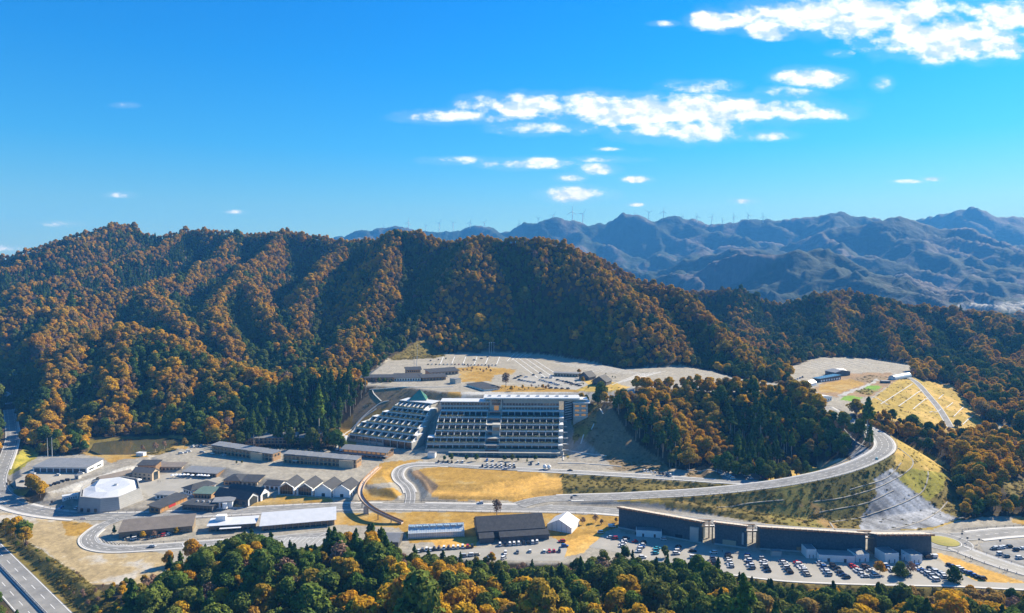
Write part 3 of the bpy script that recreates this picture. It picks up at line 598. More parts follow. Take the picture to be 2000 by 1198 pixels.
def build_ground():
    us = np.concatenate([[-2.6, -1.8, -1.3, -1.05, -.95], np.linspace(-.88, .88, 1000), [.95, 1.05, 1.3, 1.8, 2.6]])
    ys = [60.]
    while ys[-1] < 30000:
        Y = ys[-1]; ys.append(Y * (1.012 if Y < 290 else 1.0034 if Y < 520 else 1.0045 if Y < 1000 else 1.006 if Y < 1700 else 1.016 if Y < 2500 else 1.0065 if Y < 7800 else 1.1))
    ys = np.array(ys); nu, ny = len(us), len(ys)
    Yg, Ug = np.meshgrid(ys, us, indexing='ij'); x = (Ug * Yg).ravel(); y = Yg.ravel()
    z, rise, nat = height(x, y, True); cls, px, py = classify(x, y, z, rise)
    VIS['z'] = z.reshape(ny, nu); VIS['us'] = us; VIS['ys'] = ys; VIS['py'] = np.minimum.accumulate(py.reshape(ny, nu), axis=0)
    z = z - np.clip((y - 9000) / 20000, 0, 1) * 60
    v = np.stack([x, y, z], 1).astype(np.float32)
    me = bpy.data.meshes.new('ground'); me.vertices.add(len(v)); me.vertices.foreach_set('co', v.ravel())
    a = np.arange(ny - 1)[:, None] * nu + np.arange(nu - 1)[None, :]; a = a.ravel()
    q = np.stack([a, a + 1, a + nu + 1, a + nu], 1).astype(np.int32); nf = len(q)
    me.loops.add(nf * 4); me.polygons.add(nf); me.loops.foreach_set('vertex_index', q.ravel())
    me.polygons.foreach_set('loop_start', np.arange(0, nf * 4, 4, dtype=np.int32)); me.polygons.foreach_set('use_smooth', np.ones(nf, bool))
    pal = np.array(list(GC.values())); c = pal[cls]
    # mottling of soil and growth
    n = fbm(x, y, 9, 4, 40); n2 = fbm(x, y, 2.2, 2, 50); n3 = fbm(x, y, 30, 3, 60)
    k = 1 + .24 * n + .26 * n2 + .16 * n3
    names = list(GC)
    for nm, alt, th, amt in (('dry2', (.42, .40, .36), -.05, .8), ('gravel', (.25, .23, .19), .05, .7), ('gravel2', (.26, .25, .22), .1, .6), ('dry', (.34, .26, .12), .15, .6), ('ygreen', (.50, .33, .10), .0, .7), ('rock', (.31, .32, .335), .0, .9), ('green', (.34, .28, .05), .1, .7), ('bare', (.16, .13, .08), .0, .7), ('brush', (.27, .19, .06), .1, .7), ('weed', (.30, .17, .07), .0, .7), ('amber', (.47, .31, .10), .1, .7)):
        m = cls == names.index(nm); w = np.clip((n3 * .6 + n * .6 - th) * 5, 0, 1) * amt * m
        c = c * (1 - w[:, None]) + np.array(alt) * w[:, None]
    far = (y > 2300) & (cls == 0)
    fcol = np.array((.018, .036, .022)) ; w = np.clip((fbm(x, y, 240, 5, 70) - .02) * 4, 0, 1)[:, None]; fmix = fcol * (1 - w) + np.array((.10, .09, .085)) * w
    rk = (cls == names.index('rock'))[:, None]; st = fbm(x * 1.0 + y * .6, y * .25 - x * .1, 2.4, 3, 90)[:, None]; c = np.where(rk, c * np.clip(1 + .8 * st, .55, 1.6), c)
    c = np.where(far[:, None], fmix, c)
    c = np.clip(c * k[:, None], 0, 1)
    ca = me.color_attributes.new('tone', 'FLOAT_COLOR', 'POINT'); ca.data.foreach_set('color', np.concatenate([c, np.ones((len(c), 1))], 1).astype(np.float32).ravel())
    me.update(); me.validate()
    m = bpy.data.materials.new('ground'); m.use_nodes = True; nt = m.node_tree; N = nt.nodes; L = nt.links; b = N['Principled BSDF']
    b.inputs['Roughness'].default_value = .95; b.inputs['Specular IOR Level'].default_value = .1
    at_ = N.new('ShaderNodeAttribute'); at_.attribute_name = 'tone'
    tc = N.new('ShaderNodeTexCoord'); n1 = N.new('ShaderNodeTexNoise'); n1.inputs['Scale'].default_value = .7; n1.inputs['Detail'].default_value = 8; n1.inputs['Roughness'].default_value = .7; L.new(tc.outputs['Object'], n1.inputs[0])
    mr = N.new('ShaderNodeMapRange'); mr.inputs[1].default_value = .3; mr.inputs[2].default_value = .7; mr.inputs[3].default_value = .72; mr.inputs[4].default_value = 1.26; L.new(n1.outputs[0], mr.inputs[0])
    vm = N.new('ShaderNodeVectorMath'); vm.operation = 'SCALE'; L.new(at_.outputs['Color'], vm.inputs[0]); L.new(mr.outputs[0], vm.inputs['Scale']); L.new(vm.outputs[0], b.inputs['Base Color'])
    # woodland relief: strong far away, where the trees themselves are only texture
    se = N.new('ShaderNodeSeparateXYZ'); L.new(tc.outputs['Object'], se.inputs[0])
    n2_ = N.new('ShaderNodeTexNoise'); n2_.inputs['Scale'].default_value = .02; n2_.inputs['Detail'].default_value = 6; L.new(tc.outputs['Object'], n2_.inputs[0])
    fr = N.new('ShaderNodeMapRange'); fr.inputs[1].default_value = 1700; fr.inputs[2].default_value = 2600; fr.inputs[3].default_value = 0.0; fr.inputs[4].default_value = 1.0; L.new(se.outputs[1], fr.inputs[0])
    bp = N.new('ShaderNodeBump'); L.new(fr.outputs[0], bp.inputs['Strength']); bp.inputs['Distance'].default_value = 14; L.new(n2_.outputs[0], bp.inputs['Height'])
    bp2 = N.new('ShaderNodeBump'); bp2.inputs['Strength'].default_value = .5; bp2.inputs['Distance'].default_value = .5; L.new(n1.outputs[0], bp2.inputs['Height']); L.new(bp.outputs[0], bp2.inputs['Normal']); L.new(bp2.outputs[0], b.inputs['Normal'])
    me.materials.append(m); o = bpy.data.objects.new('ground', me); COL.objects.link(o); tag(o, kind='structure'); return o
build_ground()
# ------------------------------------------------------------------ roads, pavements, marked surfaces
def offset_line(P, d):
    out = []
    for i, p in enumerate(P):
        a = P[max(i - 1, 0)]; b = P[min(i + 1, len(P) - 1)]; tx, ty = b[0] - a[0], b[1] - a[1]; l = hypot(tx, ty) or 1
        out.append((p[0] - ty / l * d, p[1] + tx / l * d, p[2]))
    return out
def cut(P, a, b):
    n = len(P) - 1; return P[max(0, int(round(a * n))):int(round(b * n)) + 1]
def ribbon(mb, P, w, dz, d0=0.0, m=0):
    A = offset_line(P, d0 - w / 2); B = offset_line(P, d0 + w / 2); v = []; f = []
    for a, b in zip(A, B): v += [(a[0], a[1], a[2] + dz), (b[0], b[1], b[2] + dz)]
    for i in range(len(A) - 1): k = 2 * i; f.append((k, k + 2, k + 3, k + 1))
    return mb.add(v, f, m)
def raised(mb, P, w, dz, d0, h):
    A = offset_line(P, d0 - w / 2); B = offset_line(P, d0 + w / 2); v = []; f = []
    for a, b in zip(A, B): v += [(a[0], a[1], a[2] + dz - .6), (a[0], a[1], a[2] + dz + h), (b[0], b[1], b[2] + dz + h), (b[0], b[1], b[2] + dz - .6)]
    for i in range(len(A) - 1):
        k = 4 * i
        for j in range(3): f.append((k + j, k + j + 1, k + 5 + j, k + 4 + j))
    return mb.add(v, f)
def dashes(mb, P, d0, w, dz, on, off):
    Q = offset_line(P, d0); s = 0; state = True; seg = [Q[0]]; lim = on
    for a, b in zip(Q, Q[1:]):
        L = hypot(b[0] - a[0], b[1] - a[1]); t = 0
        while s + (L - t) >= lim:
            t += lim - s; k = t / L; p = tuple(a[i] + (b[i] - a[i]) * k for i in range(3))
            if state and len(seg) >= 1: seg.append(p); ribbon(mb, seg, w, dz)
            state = not state; seg = [p]; s = 0; lim = on if state else off
        s += L - t
        if state: seg.append(b)
def make_road(R, name='road', z=.05, mt='asphalt', edge=True, centre=(3, 4), lanes=None, walk=(), walkw=2.6, edgew=.28):
    P = R['P']; w = R['w']; mb = MB(); ribbon(mb, P, w, z); o = mb.build(name, M[mt]); tag(o, kind='structure')
    mk = MB()
    if edge:
        for s in (-1, 1): ribbon(mk, P, edgew, z + .03, s * (w / 2 - .6))
    for l in (lanes if lanes is not None else [0]):
        if centre: dashes(mk, P, l * w, .28, z + .03, *centre)
        else: ribbon(mk, P, .28, z + .03, l * w)
    if mk.v: tag(mk.build('road_markings', M['paint']), kind='structure')
    for (sd, a, b) in walk:
        Q = cut(P, a, b)
        if len(Q) > 2:
            km = MB(); raised(km, Q, walkw, 0, sd * (w / 2 + walkw / 2), .2); tag(km.build('pavement', M['kerb'] if walkw < 4 else M['concrete']), kind='structure')
    return o
make_road(R_MAIN, lanes=[-.16, .14], walk=[(1, 0.0, .085), (-1, 0.0, .245), (-1, .30, 1), (1, .17, .515), (1, .56, .68)], centre=(4, 4))
make_road(R_MAIN2, walk=[(1, .1, 1), (-1, .1, 1)], walkw=2.2)
make_road(R_UP, z=.09, lanes=[-.2, .16], centre=(3, 3), walk=[(1, .08, 1), (-1, .1, 1)], walkw=1.6)
make_road(R_HOTEL, z=.12, walk=[(1, .05, .85), (-1, .05, .3), (-1, .45, .9)], walkw=1.4, centre=None)
make_road(R_LOOP, z=.1, walk=[(-1, .06, .7), (1, .1, .7)], walkw=1.2, lanes=[-.1, .12])
make_road(R_LEFT, z=.1, lanes=[-.15, .3], walk=[(1, 0, .75)], walkw=1.2, centre=(4, 5))
make_road(R_RAMP, z=.06, lanes=[-.25, 0, .25], walk=[], centre=(5, 5))
make_road(R_SE, z=.13, walk=[(1, .05, 1), (-1, .05, 1)], walkw=2.2, mt='asphalt_light', lanes=[0])
make_road(R_LOTROAD, z=.14, mt='asphalt_light', edge=False, lanes=[], walk=[(-1, .0, 1)], walkw=1.4)
make_road(R_FIELD, z=.08, edge=False, lanes=[])
make_road(R_DAM, z=.1, edge=False, lanes=[], mt='asphalt', walk=[(1, 0, 1), (-1, 0, 1)], walkw=.7)
# motorway: two carriageways, median barrier
def motorway():
    P = R_HIGH['P']; mb = MB(); ribbon(mb, P, 18.6, .06); tag(mb.build('road', M['asphalt']), kind='structure'); mk = MB()
    for d in (8.7, .9, -.9, -8.7): ribbon(mk, P, .35, .10, d)
    for d in (4.7, -4.7): dashes(mk, P, d, .3, .10, 7, 9)
    tag(mk.build('road_markings', M['paint']), kind='structure')
    Q = [p for p in P if p[0] > -360 and p[1] > 280]
    e = empty('median_barrier', Q[0], label='steel crash barrier down the middle of the motorway', cat='crash barrier')
    def loc(L): return [(p[0] - Q[0][0], p[1] - Q[0][1], p[2] - Q[0][2]) for p in L]
    for d in (-.35, .35):
        m = MB(); raised(m, loc(Q), .12, .9, d, .25); m.build('rail', M['metal'], e)
    pm = MB(); pm.box(-.12, .12, -.3, .3, 0, 1.1); first = None
    for i in range(0, len(Q), 2)[:95] if False else list(range(0, len(Q), 2))[:95]:
        if first is None: first = pm.build('post', M['metal'], e); o = first
        else: o = first.copy(); COL.objects.link(o); o.parent = e
        o.location = loc([Q[i]])[0]
motorway()
def sheet(name, poly, z, mt, dz=.04, zplane=None):
    P = [at(a, b, z) for a, b in poly]; mb = MB(); mb.add([(p[0], p[1], z + dz) for p in P], [tuple(range(len(P)))]); return tag(mb.build(name, M[mt]), kind='structure')
sheet('parking_lot', [(1172, 1052), (1208, 1040), (1372, 1066), (1400, 1072), (1490, 1080), (1700, 1098), (1820, 1090), (1900, 1133), (1940, 1144), (1700, 1134), (1560, 1129), (1480, 1122), (1400, 1111), (1320, 1100), (1250, 1088), (1150, 1068)], 0, 'asphalt_light', .06)
sheet('parking_lot', [(820, 1080), (930, 1072), (1085, 1052), (1108, 1072), (1100, 1096), (960, 1095), (860, 1091)], 0, 'asphalt_light', .06)
sheet('parking_lot', [(1912, 1062), (1950, 1056), (2050, 1052), (2080, 1116), (2010, 1108), (1925, 1086)], 0, 'asphalt', .06)
sheet('parking_lot', [(232, 1064), (350, 1060), (650, 1038), (690, 1062), (560, 1082), (380, 1076), (300, 1078)], 0, 'asphalt_light', .055)
sheet('parking_lot', [(30, 938), (66, 918), (180, 926), (85, 956), (32, 950)], 5, 'gravel_brown', .07)
sheet('parking_lot', [(850, 902), (1075, 905), (1075, 915), (860, 908)], 5, 'asphalt_light', .07)
sheet('parking_lot', [(1100, 910), (1330, 925), (1325, 931), (1130, 918)], 5, 'asphalt_light', 1.1) if False else None
sheet('parking_lot', [(1392, 912), (1470, 914), (1500, 938), (1452, 941), (1412, 936)], 8, 'asphalt', .07)
sheet('parking_lot', [(1000, 742), (1060, 728), (1130, 738), (1150, 752), (1125, 762), (1030, 752)], 44, 'asphalt_light', .05)
sheet('plaza', [(255, 945), (290, 935), (350, 920), (440, 925), (400, 965), (350, 985), (290, 970)], 1, 'asphalt_light', .06)
def lines(name, segs, z, w=.2, dz=.12):
    mb = MB()
    for a, b in segs: ribbon(mb, [at(a[0], a[1], z), at(b[0], b[1], z)], w, dz)
    tag(mb.build(name, M['paint']), kind='structure')
sg = [((350, 1062), (470, 1052)), ((360, 1070), (356, 1062)), ((470, 1052), (474, 1058)), ((560, 1045), (640, 1036)), ((480, 1056), (560, 1047)), ((600, 1058), (640, 1040)), ((500, 1062), (560, 1055))]
for i in range(14): sg.append(((545 + i * 9, 1062 + abs(i - 6) * .3), (560 + i * 9, 1050 - (i % 2))))
for i in range(12): sg.append(((548, 1052 + i * 1.6), (690 - i * 3, 1048 + i * 1.6)))
for i in range(9): sg.append(((194 + i * 7.5, 1053 + i * 2.1 + (i * i) * -.06), (200 + i * 7.5, 1059 + i * 1.7 + (i * i) * -.06)))
lines('road_markings', sg, 0, .35, .17)
sg = [((990 + i * 9, 706 - 2 * i), (1006 + i * 9, 690 + i * .3)) for i in range(5)] + [((1000 + i * 13, 700), (1050 + i * 16, 738)) for i in range(4)] + [((1080 + i * 14, 708 + i), (1170 + i * 18, 728 + i)) for i in range(7)] + [((1195 + i * 12, 752 - i * 3), (1250 + i * 10, 730 - i)) for i in range(6)] + [((860 + i * 22, 712), (866 + i * 22, 697)) for i in range(6)]
lines('road_markings', sg, 44, .9, .1)
lines('road_markings', [((1560 + i * 12, 712 - i), (1600 + i * 12, 722 - i)) for i in range(10)], 38, .6, .1)
for i in range(14):   # yellow dam slope: concrete channels
    pass
def on_slope(px, py, z0=38):
    d = ray(px, py); Y = 300.0        # walk along the line of sight until it meets the ground
    while Y < 1500:
        t = Y / d[1]; x, z = d[0] * t, HC + d[2] * t
        if z <= hz(x, Y): return (x, Y, hz(x, Y))
        Y += 1.0
    return at(px, py, z0)
def channel(px_pts, z0, w=1.0, h=.35, name='drain_channel', mt='kerb'):
    C = [on_slope(a, b, z0) for a, b in px_pts]; P = catmull(C, 3.0)
    zz = height([p[0] for p in P], [p[1] for p in P]); P = [(p[0], p[1], float(q)) for p, q in zip(P, zz)]
    mb = MB(); raised(mb, P, w, 0, 0, h); return tag(mb.build(name, M[mt]), kind='structure')
for a, b in (((1720, 790), (1782, 750)), ((1755, 794), (1800, 762)), ((1783, 800), (1812, 778)), ((1815, 806), (1838, 800)), ((1833, 780), (1842, 771)), ((1848, 797), (1861, 787)), ((1862, 815), (1882, 795)), ((1880, 830), (1900, 812)), ((1896, 855), (1918, 830)), ((1828, 742), (1862, 760)), ((1705, 776), (1735, 792)), ((1766, 735), (1790, 745))):
    channel([a, b], 30, .8)
# berm paths that follow the road embankment
for pts in (((1625, 1020), (1700, 1005), (1760, 985), (1800, 962), (1812, 935), (1812, 922)), ((1735, 1036), (1790, 1022), (1830, 1002), (1850, 980)), ((1590, 982), (1650, 972), (1715, 952), (1760, 930), (1781, 912), (1780, 896), (1755, 876)), ((1660, 958), (1730, 935), (1760, 905)), ((1620, 1020), (1632, 1038)), ((1400, 992), (1460, 985), (1530, 978)), ((1600, 1002), (1690, 985), (1745, 960)), ((1648, 838), (1668, 860), (1690, 872)), ((1672, 830), (1690, 855), (1672, 880))):
    channel(pts, 12, .9, .2, 'berm_path', 'gravel_brown')
for pts in (((1090, 905), (1170, 908), (1214, 912)), ((1112, 882), (1150, 888), (1185, 892)), ((1140, 850), (1134, 868)), ((1160, 830), (1155, 840)), ((1100, 885), (1100, 900)), ((1172, 800), (1178, 810))):
    channel(pts, 8, .9, .5)
for pts in (((655, 878), (672, 850), (700, 825), (740, 790), (760, 784)), ((665, 882), (690, 842), (735, 800)), ((722, 762), (760, 760), (830, 757), (885, 756)), ((745, 785), (730, 770), (728, 762))):
    channel(pts, 20, 1.0, .5)
channel([(1342, 918), (1400, 922), (1420, 932)], 8, .5, .4); channel([(1316, 938), (1316, 922)], 8, .5, .4)
# roundabout
def roundabout(px, py, r):
    c = at(px, py, 0); mb = MB(); n = 48
    tag(MB().add([(c[0] + r * 1.9 * cos(2 * pi * i / n), c[1] + r * 1.9 * sin(2 * pi * i / n), .16) for i in range(n)], [tuple(range(n))]).build('road', M['asphalt']), kind='structure')
    mk = MB()
    for rr, w in ((1.82, .3), (1.12, .3)):
        ribbon(mk, [(c[0] + r * rr * cos(2 * pi * i / n), c[1] + r * rr * sin(2 * pi * i / n), 0) for i in range(n + 1)], w, .2)
    tag(mk.build('road_markings', M['paint']), kind='structure')
    im = MB(); v = []; f = []
    for k, (q, z) in enumerate(((1.0, .1), (1.0, .4), (.94, .42), (.6, .8), (.2, 1.0))):
        v += [(c[0] + r * q * cos(2 * pi * i / n), c[1] + r * q * sin(2 * pi * i / n), z) for i in range(n)]
    for k in range(4): f += [(k * n + i, k * n + (i + 1) % n, (k + 1) * n + (i + 1) % n, (k + 1) * n + i) for i in range(n)]
    f.append(tuple(4 * n + i for i in range(n))); im.add(v, f)
    tag(im.build('roundabout_island', mat('island_grass', (.28, .27, .05), (.38, .30, .08), .5, .95, .4)), kind='structure')
roundabout(1843, 1058, 8.2)
# pond
wp = MB(); Q = [at(a, b, 1.9) for a, b in POND]; cxq = sum(p[0] for p in Q) / len(Q); cyq = sum(p[1] for p in Q) / len(Q)
wp.add([(cxq + (p[0] - cxq) * 1.03, cyq + (p[1] - cyq) * 1.03, 1.9) for p in Q], [tuple(range(len(Q)))]); tag(wp.build('pond_water', M['water']), kind='structure')

# roadside fences
def fence(P, label, cat='guard rail', name='guard_rail', h=.9, step=4.0, maxn=95, group=None):
    o0 = P[0]; e = empty(name, o0, label=label, cat=cat, group=group)
    L = [(p[0] - o0[0], p[1] - o0[1], p[2] - o0[2]) for p in P]; mb = MB()
    for a, b in zip(L, L[1:]):
        for q in (h, h * .55): mb.bar((a[0], a[1], a[2] + q), (b[0], b[1], b[2] + q), .07, 4)
    mb.build('rail', M['dark_metal'], e)
    pm = MB(); pm.box(-.09, .09, -.09, .09, 0, h + .1); acc = 0; last = None; first = None; n = 0
    tot = sum(hypot(b[0] - a[0], b[1] - a[1]) for a, b in zip(L, L[1:])); step = max(step, tot / maxn); acc = step
    for a, b in zip(L, L[1:]):
        acc += hypot(b[0] - a[0], b[1] - a[1])
        if acc >= step:
            acc = 0
            if first is None: o = first = pm.build('post', M['dark_metal'], e)
            else: o = first.copy(); COL.objects.link(o); o.parent = e
            o.location = a
    return e
def side(R, d, a, b, dz=.2): return [(p[0], p[1], p[2] + dz) for p in cut(offset_line(R['P'], d), a, b)]
fence(side(R_MAIN, 6.6, .19, .47), 'dark railing along the far kerb of the main road beside the shop village')
fence(side(R_MAIN, -9.6, .31, .72), 'dark railing along the near kerb of the main road above the yellow grass')
fence(side(R_MAIN, 9.5, .0, .16), 'dark railing round the outside of the bend at the left end of the main road')
fence(side(R_MAIN, 9.4, .47, .62), 'dark railing below the golden grass bank on the main road')
fence(side(R_UP, -8.6, .12, .97), 'dark railing on the outer edge of the climbing road round its bend')
fence(side(R_LOOP, 6.2, .2, .75), 'dark railing round the inside of the loop road by the brown long hall')
fence(side(R_SE, 7.2, .05, .95), 'dark railing on the far side of the road leaving the roundabout to the lower right')
fence(side(R_SE, -7.2, .05, .95), 'dark railing above the orange grass wedge by the roundabout')
fence(side(R_MAIN2, 8.4, .1, .9), 'dark railing behind the road right of the roundabout')
# ------------------------------------------------------------------ trees
def np_mesh(name, verts, quads, mats, mi=None, smooth=False):
    me = bpy.data.meshes.new(name); me.from_pydata(verts, [], quads)
    for m in mats: me.materials.append(m)
    if mi: me.polygons.foreach_set('material_index', mi)
    if smooth: me.polygons.foreach_set('use_smooth', [True] * len(me.polygons))
    me.update(); return me
def leaf_cloud(pts, size, R, up=.35):
    """one bent leaf clump per (position, outward normal)"""
    v = []; f = []
    for p, nrm in pts:
        n = (Vector(nrm) + Vector((R.gauss(0, .55), R.gauss(0, .55), R.gauss(up, .5)))).normalized()
        a = n.orthogonal().normalized(); a = Matrix.Rotation(R.uniform(0, 6.28), 3, n) @ a; b = n.cross(a)
        s = size * R.uniform(.6, 1.35); t = s * R.uniform(.6, 1.0); p = Vector(p); k = len(v)
        v += [p - a * s - b * t * .4, p - b * t + n * s * .15, p + a * s - b * t * .2, p + a * s * .3 + b * t, p - a * s * .6 + b * t * .7 - n * s * .2]
        f.append((k, k + 1, k + 2, k + 3, k + 4))
    return v, f
def lobes_crown(R, h0, h1, rad, nlobe, nleaf, size, flat=.75, inner=.25, lr=(.28, .46)):
    lobes = []
    for i in range(nlobe):
        t = R.random(); z = h0 + (h1 - h0) * (.18 + .72 * t); w = rad * math.sqrt(max(.08, 1 - (2 * t - .75) ** 2 * .8)) * .62
        a = i * 2.4 + R.uniform(-.5, .5); q = w * R.uniform(.45, 1.0); lobes.append((cos(a) * q, sin(a) * q, z, rad * R.uniform(*lr)))
    lobes.append((0, 0, h1 - rad * .35, rad * .42)); lobes.append((0, 0, (h0 + h1) / 2, rad * .6)); pts = []
    for i in range(nleaf):
        L = R.choice(lobes); d = Vector((R.gauss(0, 1), R.gauss(0, 1), R.gauss(.25, .9))).normalized(); q = L[3] * (R.uniform(.55, 1.0) if R.random() < inner else R.uniform(.88, 1.08))
        pts.append(((L[0] + d.x * q, L[1] + d.y * q, L[2] + d.z * q * flat), d))
    return leaf_cloud(pts, size, R), lobes
def cone_crown(R, h0, h1, rad, nleaf, size):
    pts = []; nb = 34; br = [(R.uniform(0, 6.28), (i + R.random()) / nb) for i in range(nb)]
    for i in range(nleaf):
        a, t = R.choice(br); z = h0 + (h1 - h0) * t; w = rad * (1 - t ** 1.6) ** .8 * (.8 + .35 * sin(a * 3 + t * 9)) + .15; q = R.random() ** .5
        aa = a + R.gauss(0, .33) ; d = Vector((cos(aa), sin(aa), .35)); pts.append(((cos(aa) * w * q, sin(aa) * w * q, z - w * q * .22 + R.gauss(0, .22)), d))
    for i in range(nleaf // 4):
        t = R.random(); w = rad * (1 - t) ** .75 * R.uniform(.3, .8); a = R.uniform(0, 6.28); pts.append(((cos(a) * w, sin(a) * w, h0 + (h1 - h0) * t), (cos(a), sin(a), .3)))
    return leaf_cloud(pts, size, R, .2)
def trunk_mesh(name, h, r, limbs, mt, R):
    mb = MB(); k = Vector((R.uniform(-.3, .3), R.uniform(-.3, .3), h * .5)); t = Vector((R.uniform(-.4, .4), R.uniform(-.4, .4), h))
    mb.bar((0, 0, -1.2), k, r * 1.1, 6, r * .75); mb.bar(k, t, r * .75, 6, r * .25)
    for (x, y, z, q) in limbs:
        b = Vector((0, 0, h * R.uniform(.35, .7))); mid = b.lerp(Vector((x, y, z)), .55) + Vector((0, 0, .3)); mb.bar(b, mid, r * .42, 4, r * .26); mb.bar(mid, (x, y, z), r * .26, 4, r * .08)
    me = bpy.data.meshes.new(name); me.from_pydata(mb.v, [], mb.f); me.materials.append(mt); me.update(); return me
PROTO = {}   # kind -> list of (crown mesh, trunk mesh)
def protos():
    R = random.Random(11)
    def broad(kind, mt, n, **k):
        for i in range(n):
            (v, f), lb = lobes_crown(R, k['h0'], k['h1'] * R.uniform(.92, 1.08), k['rad'] * R.uniform(.9, 1.12), k['nl'] + R.randint(-2, 2), k['leaf'], k['size'], inner=k.get('inner', .25), flat=R.uniform(.62, .9), lr=k.get('lr', (.28, .46)))
            PROTO.setdefault(kind, []).append((np_mesh(kind + '_crown', v, f, [mt]), trunk_mesh(kind + '_trunk', k['h1'] * .7, .28, R.sample(lb, 6), M[k.get('bk', 'bark')], R)))
    broad('autumn', FM['autumn'], 6, h0=2.6, h1=11, rad=5.4, nl=22, lr=(.17, .36), leaf=2500, size=.40)
    broad('evergreen', FM['evergreen'], 5, h0=1.8, h1=11.5, rad=5.3, nl=19, lr=(.2, .4), leaf=2700, size=.39, inner=.15)
    broad('bare', FM['bare'], 3, h0=2.5, h1=9, rad=4.2, nl=14, leaf=560, size=.36, inner=.6, bk='bark_pale')
    broad('sapling', FM['sun'], 2, h0=1.2, h1=5, rad=1.9, nl=8, leaf=420, size=.3)
    for i in range(3):
        v, f = cone_crown(R, 3.0, 14.5 + i, 3.7, 2400, .38); PROTO.setdefault('conifer', []).append((np_mesh('conifer_crown', v, f, [FM['cedar']]), trunk_mesh('conifer_trunk', 15, .3, [], M['bark'], R)))
    for i in range(2):
        v, f = cone_crown(R, 10.5, 19 + i, 3.1, 1100, .46); PROTO.setdefault('tall', []).append((np_mesh('tall_crown', v, f, [FM['cedar']]), trunk_mesh('tall_trunk', 17.5, .3, [], M['bark_pale'], R)))
protos()
KN = dict(autumn='autumn_tree', evergreen='evergreen_tree', bare='bare_tree', sapling='young_tree', conifer='conifer_tree', tall='cedar_tree')
def tree(kind, x, y, z, s, rz, var=None, label=None, group=None, R=rnd):
    cm, tm = PROTO[kind][var if var is not None else R.randrange(len(PROTO[kind]))]
    e = empty(KN[kind], (x, y, z), rz, label, 'tree', group); e.scale = (s * R.uniform(.9, 1.1), s * R.uniform(.9, 1.1), s)
    c = bpy.data.objects.new('crown', cm); COL.objects.link(c); c.parent = e
    t = bpy.data.objects.new('trunk', tm); COL.objects.link(t); t.parent = e
    return e

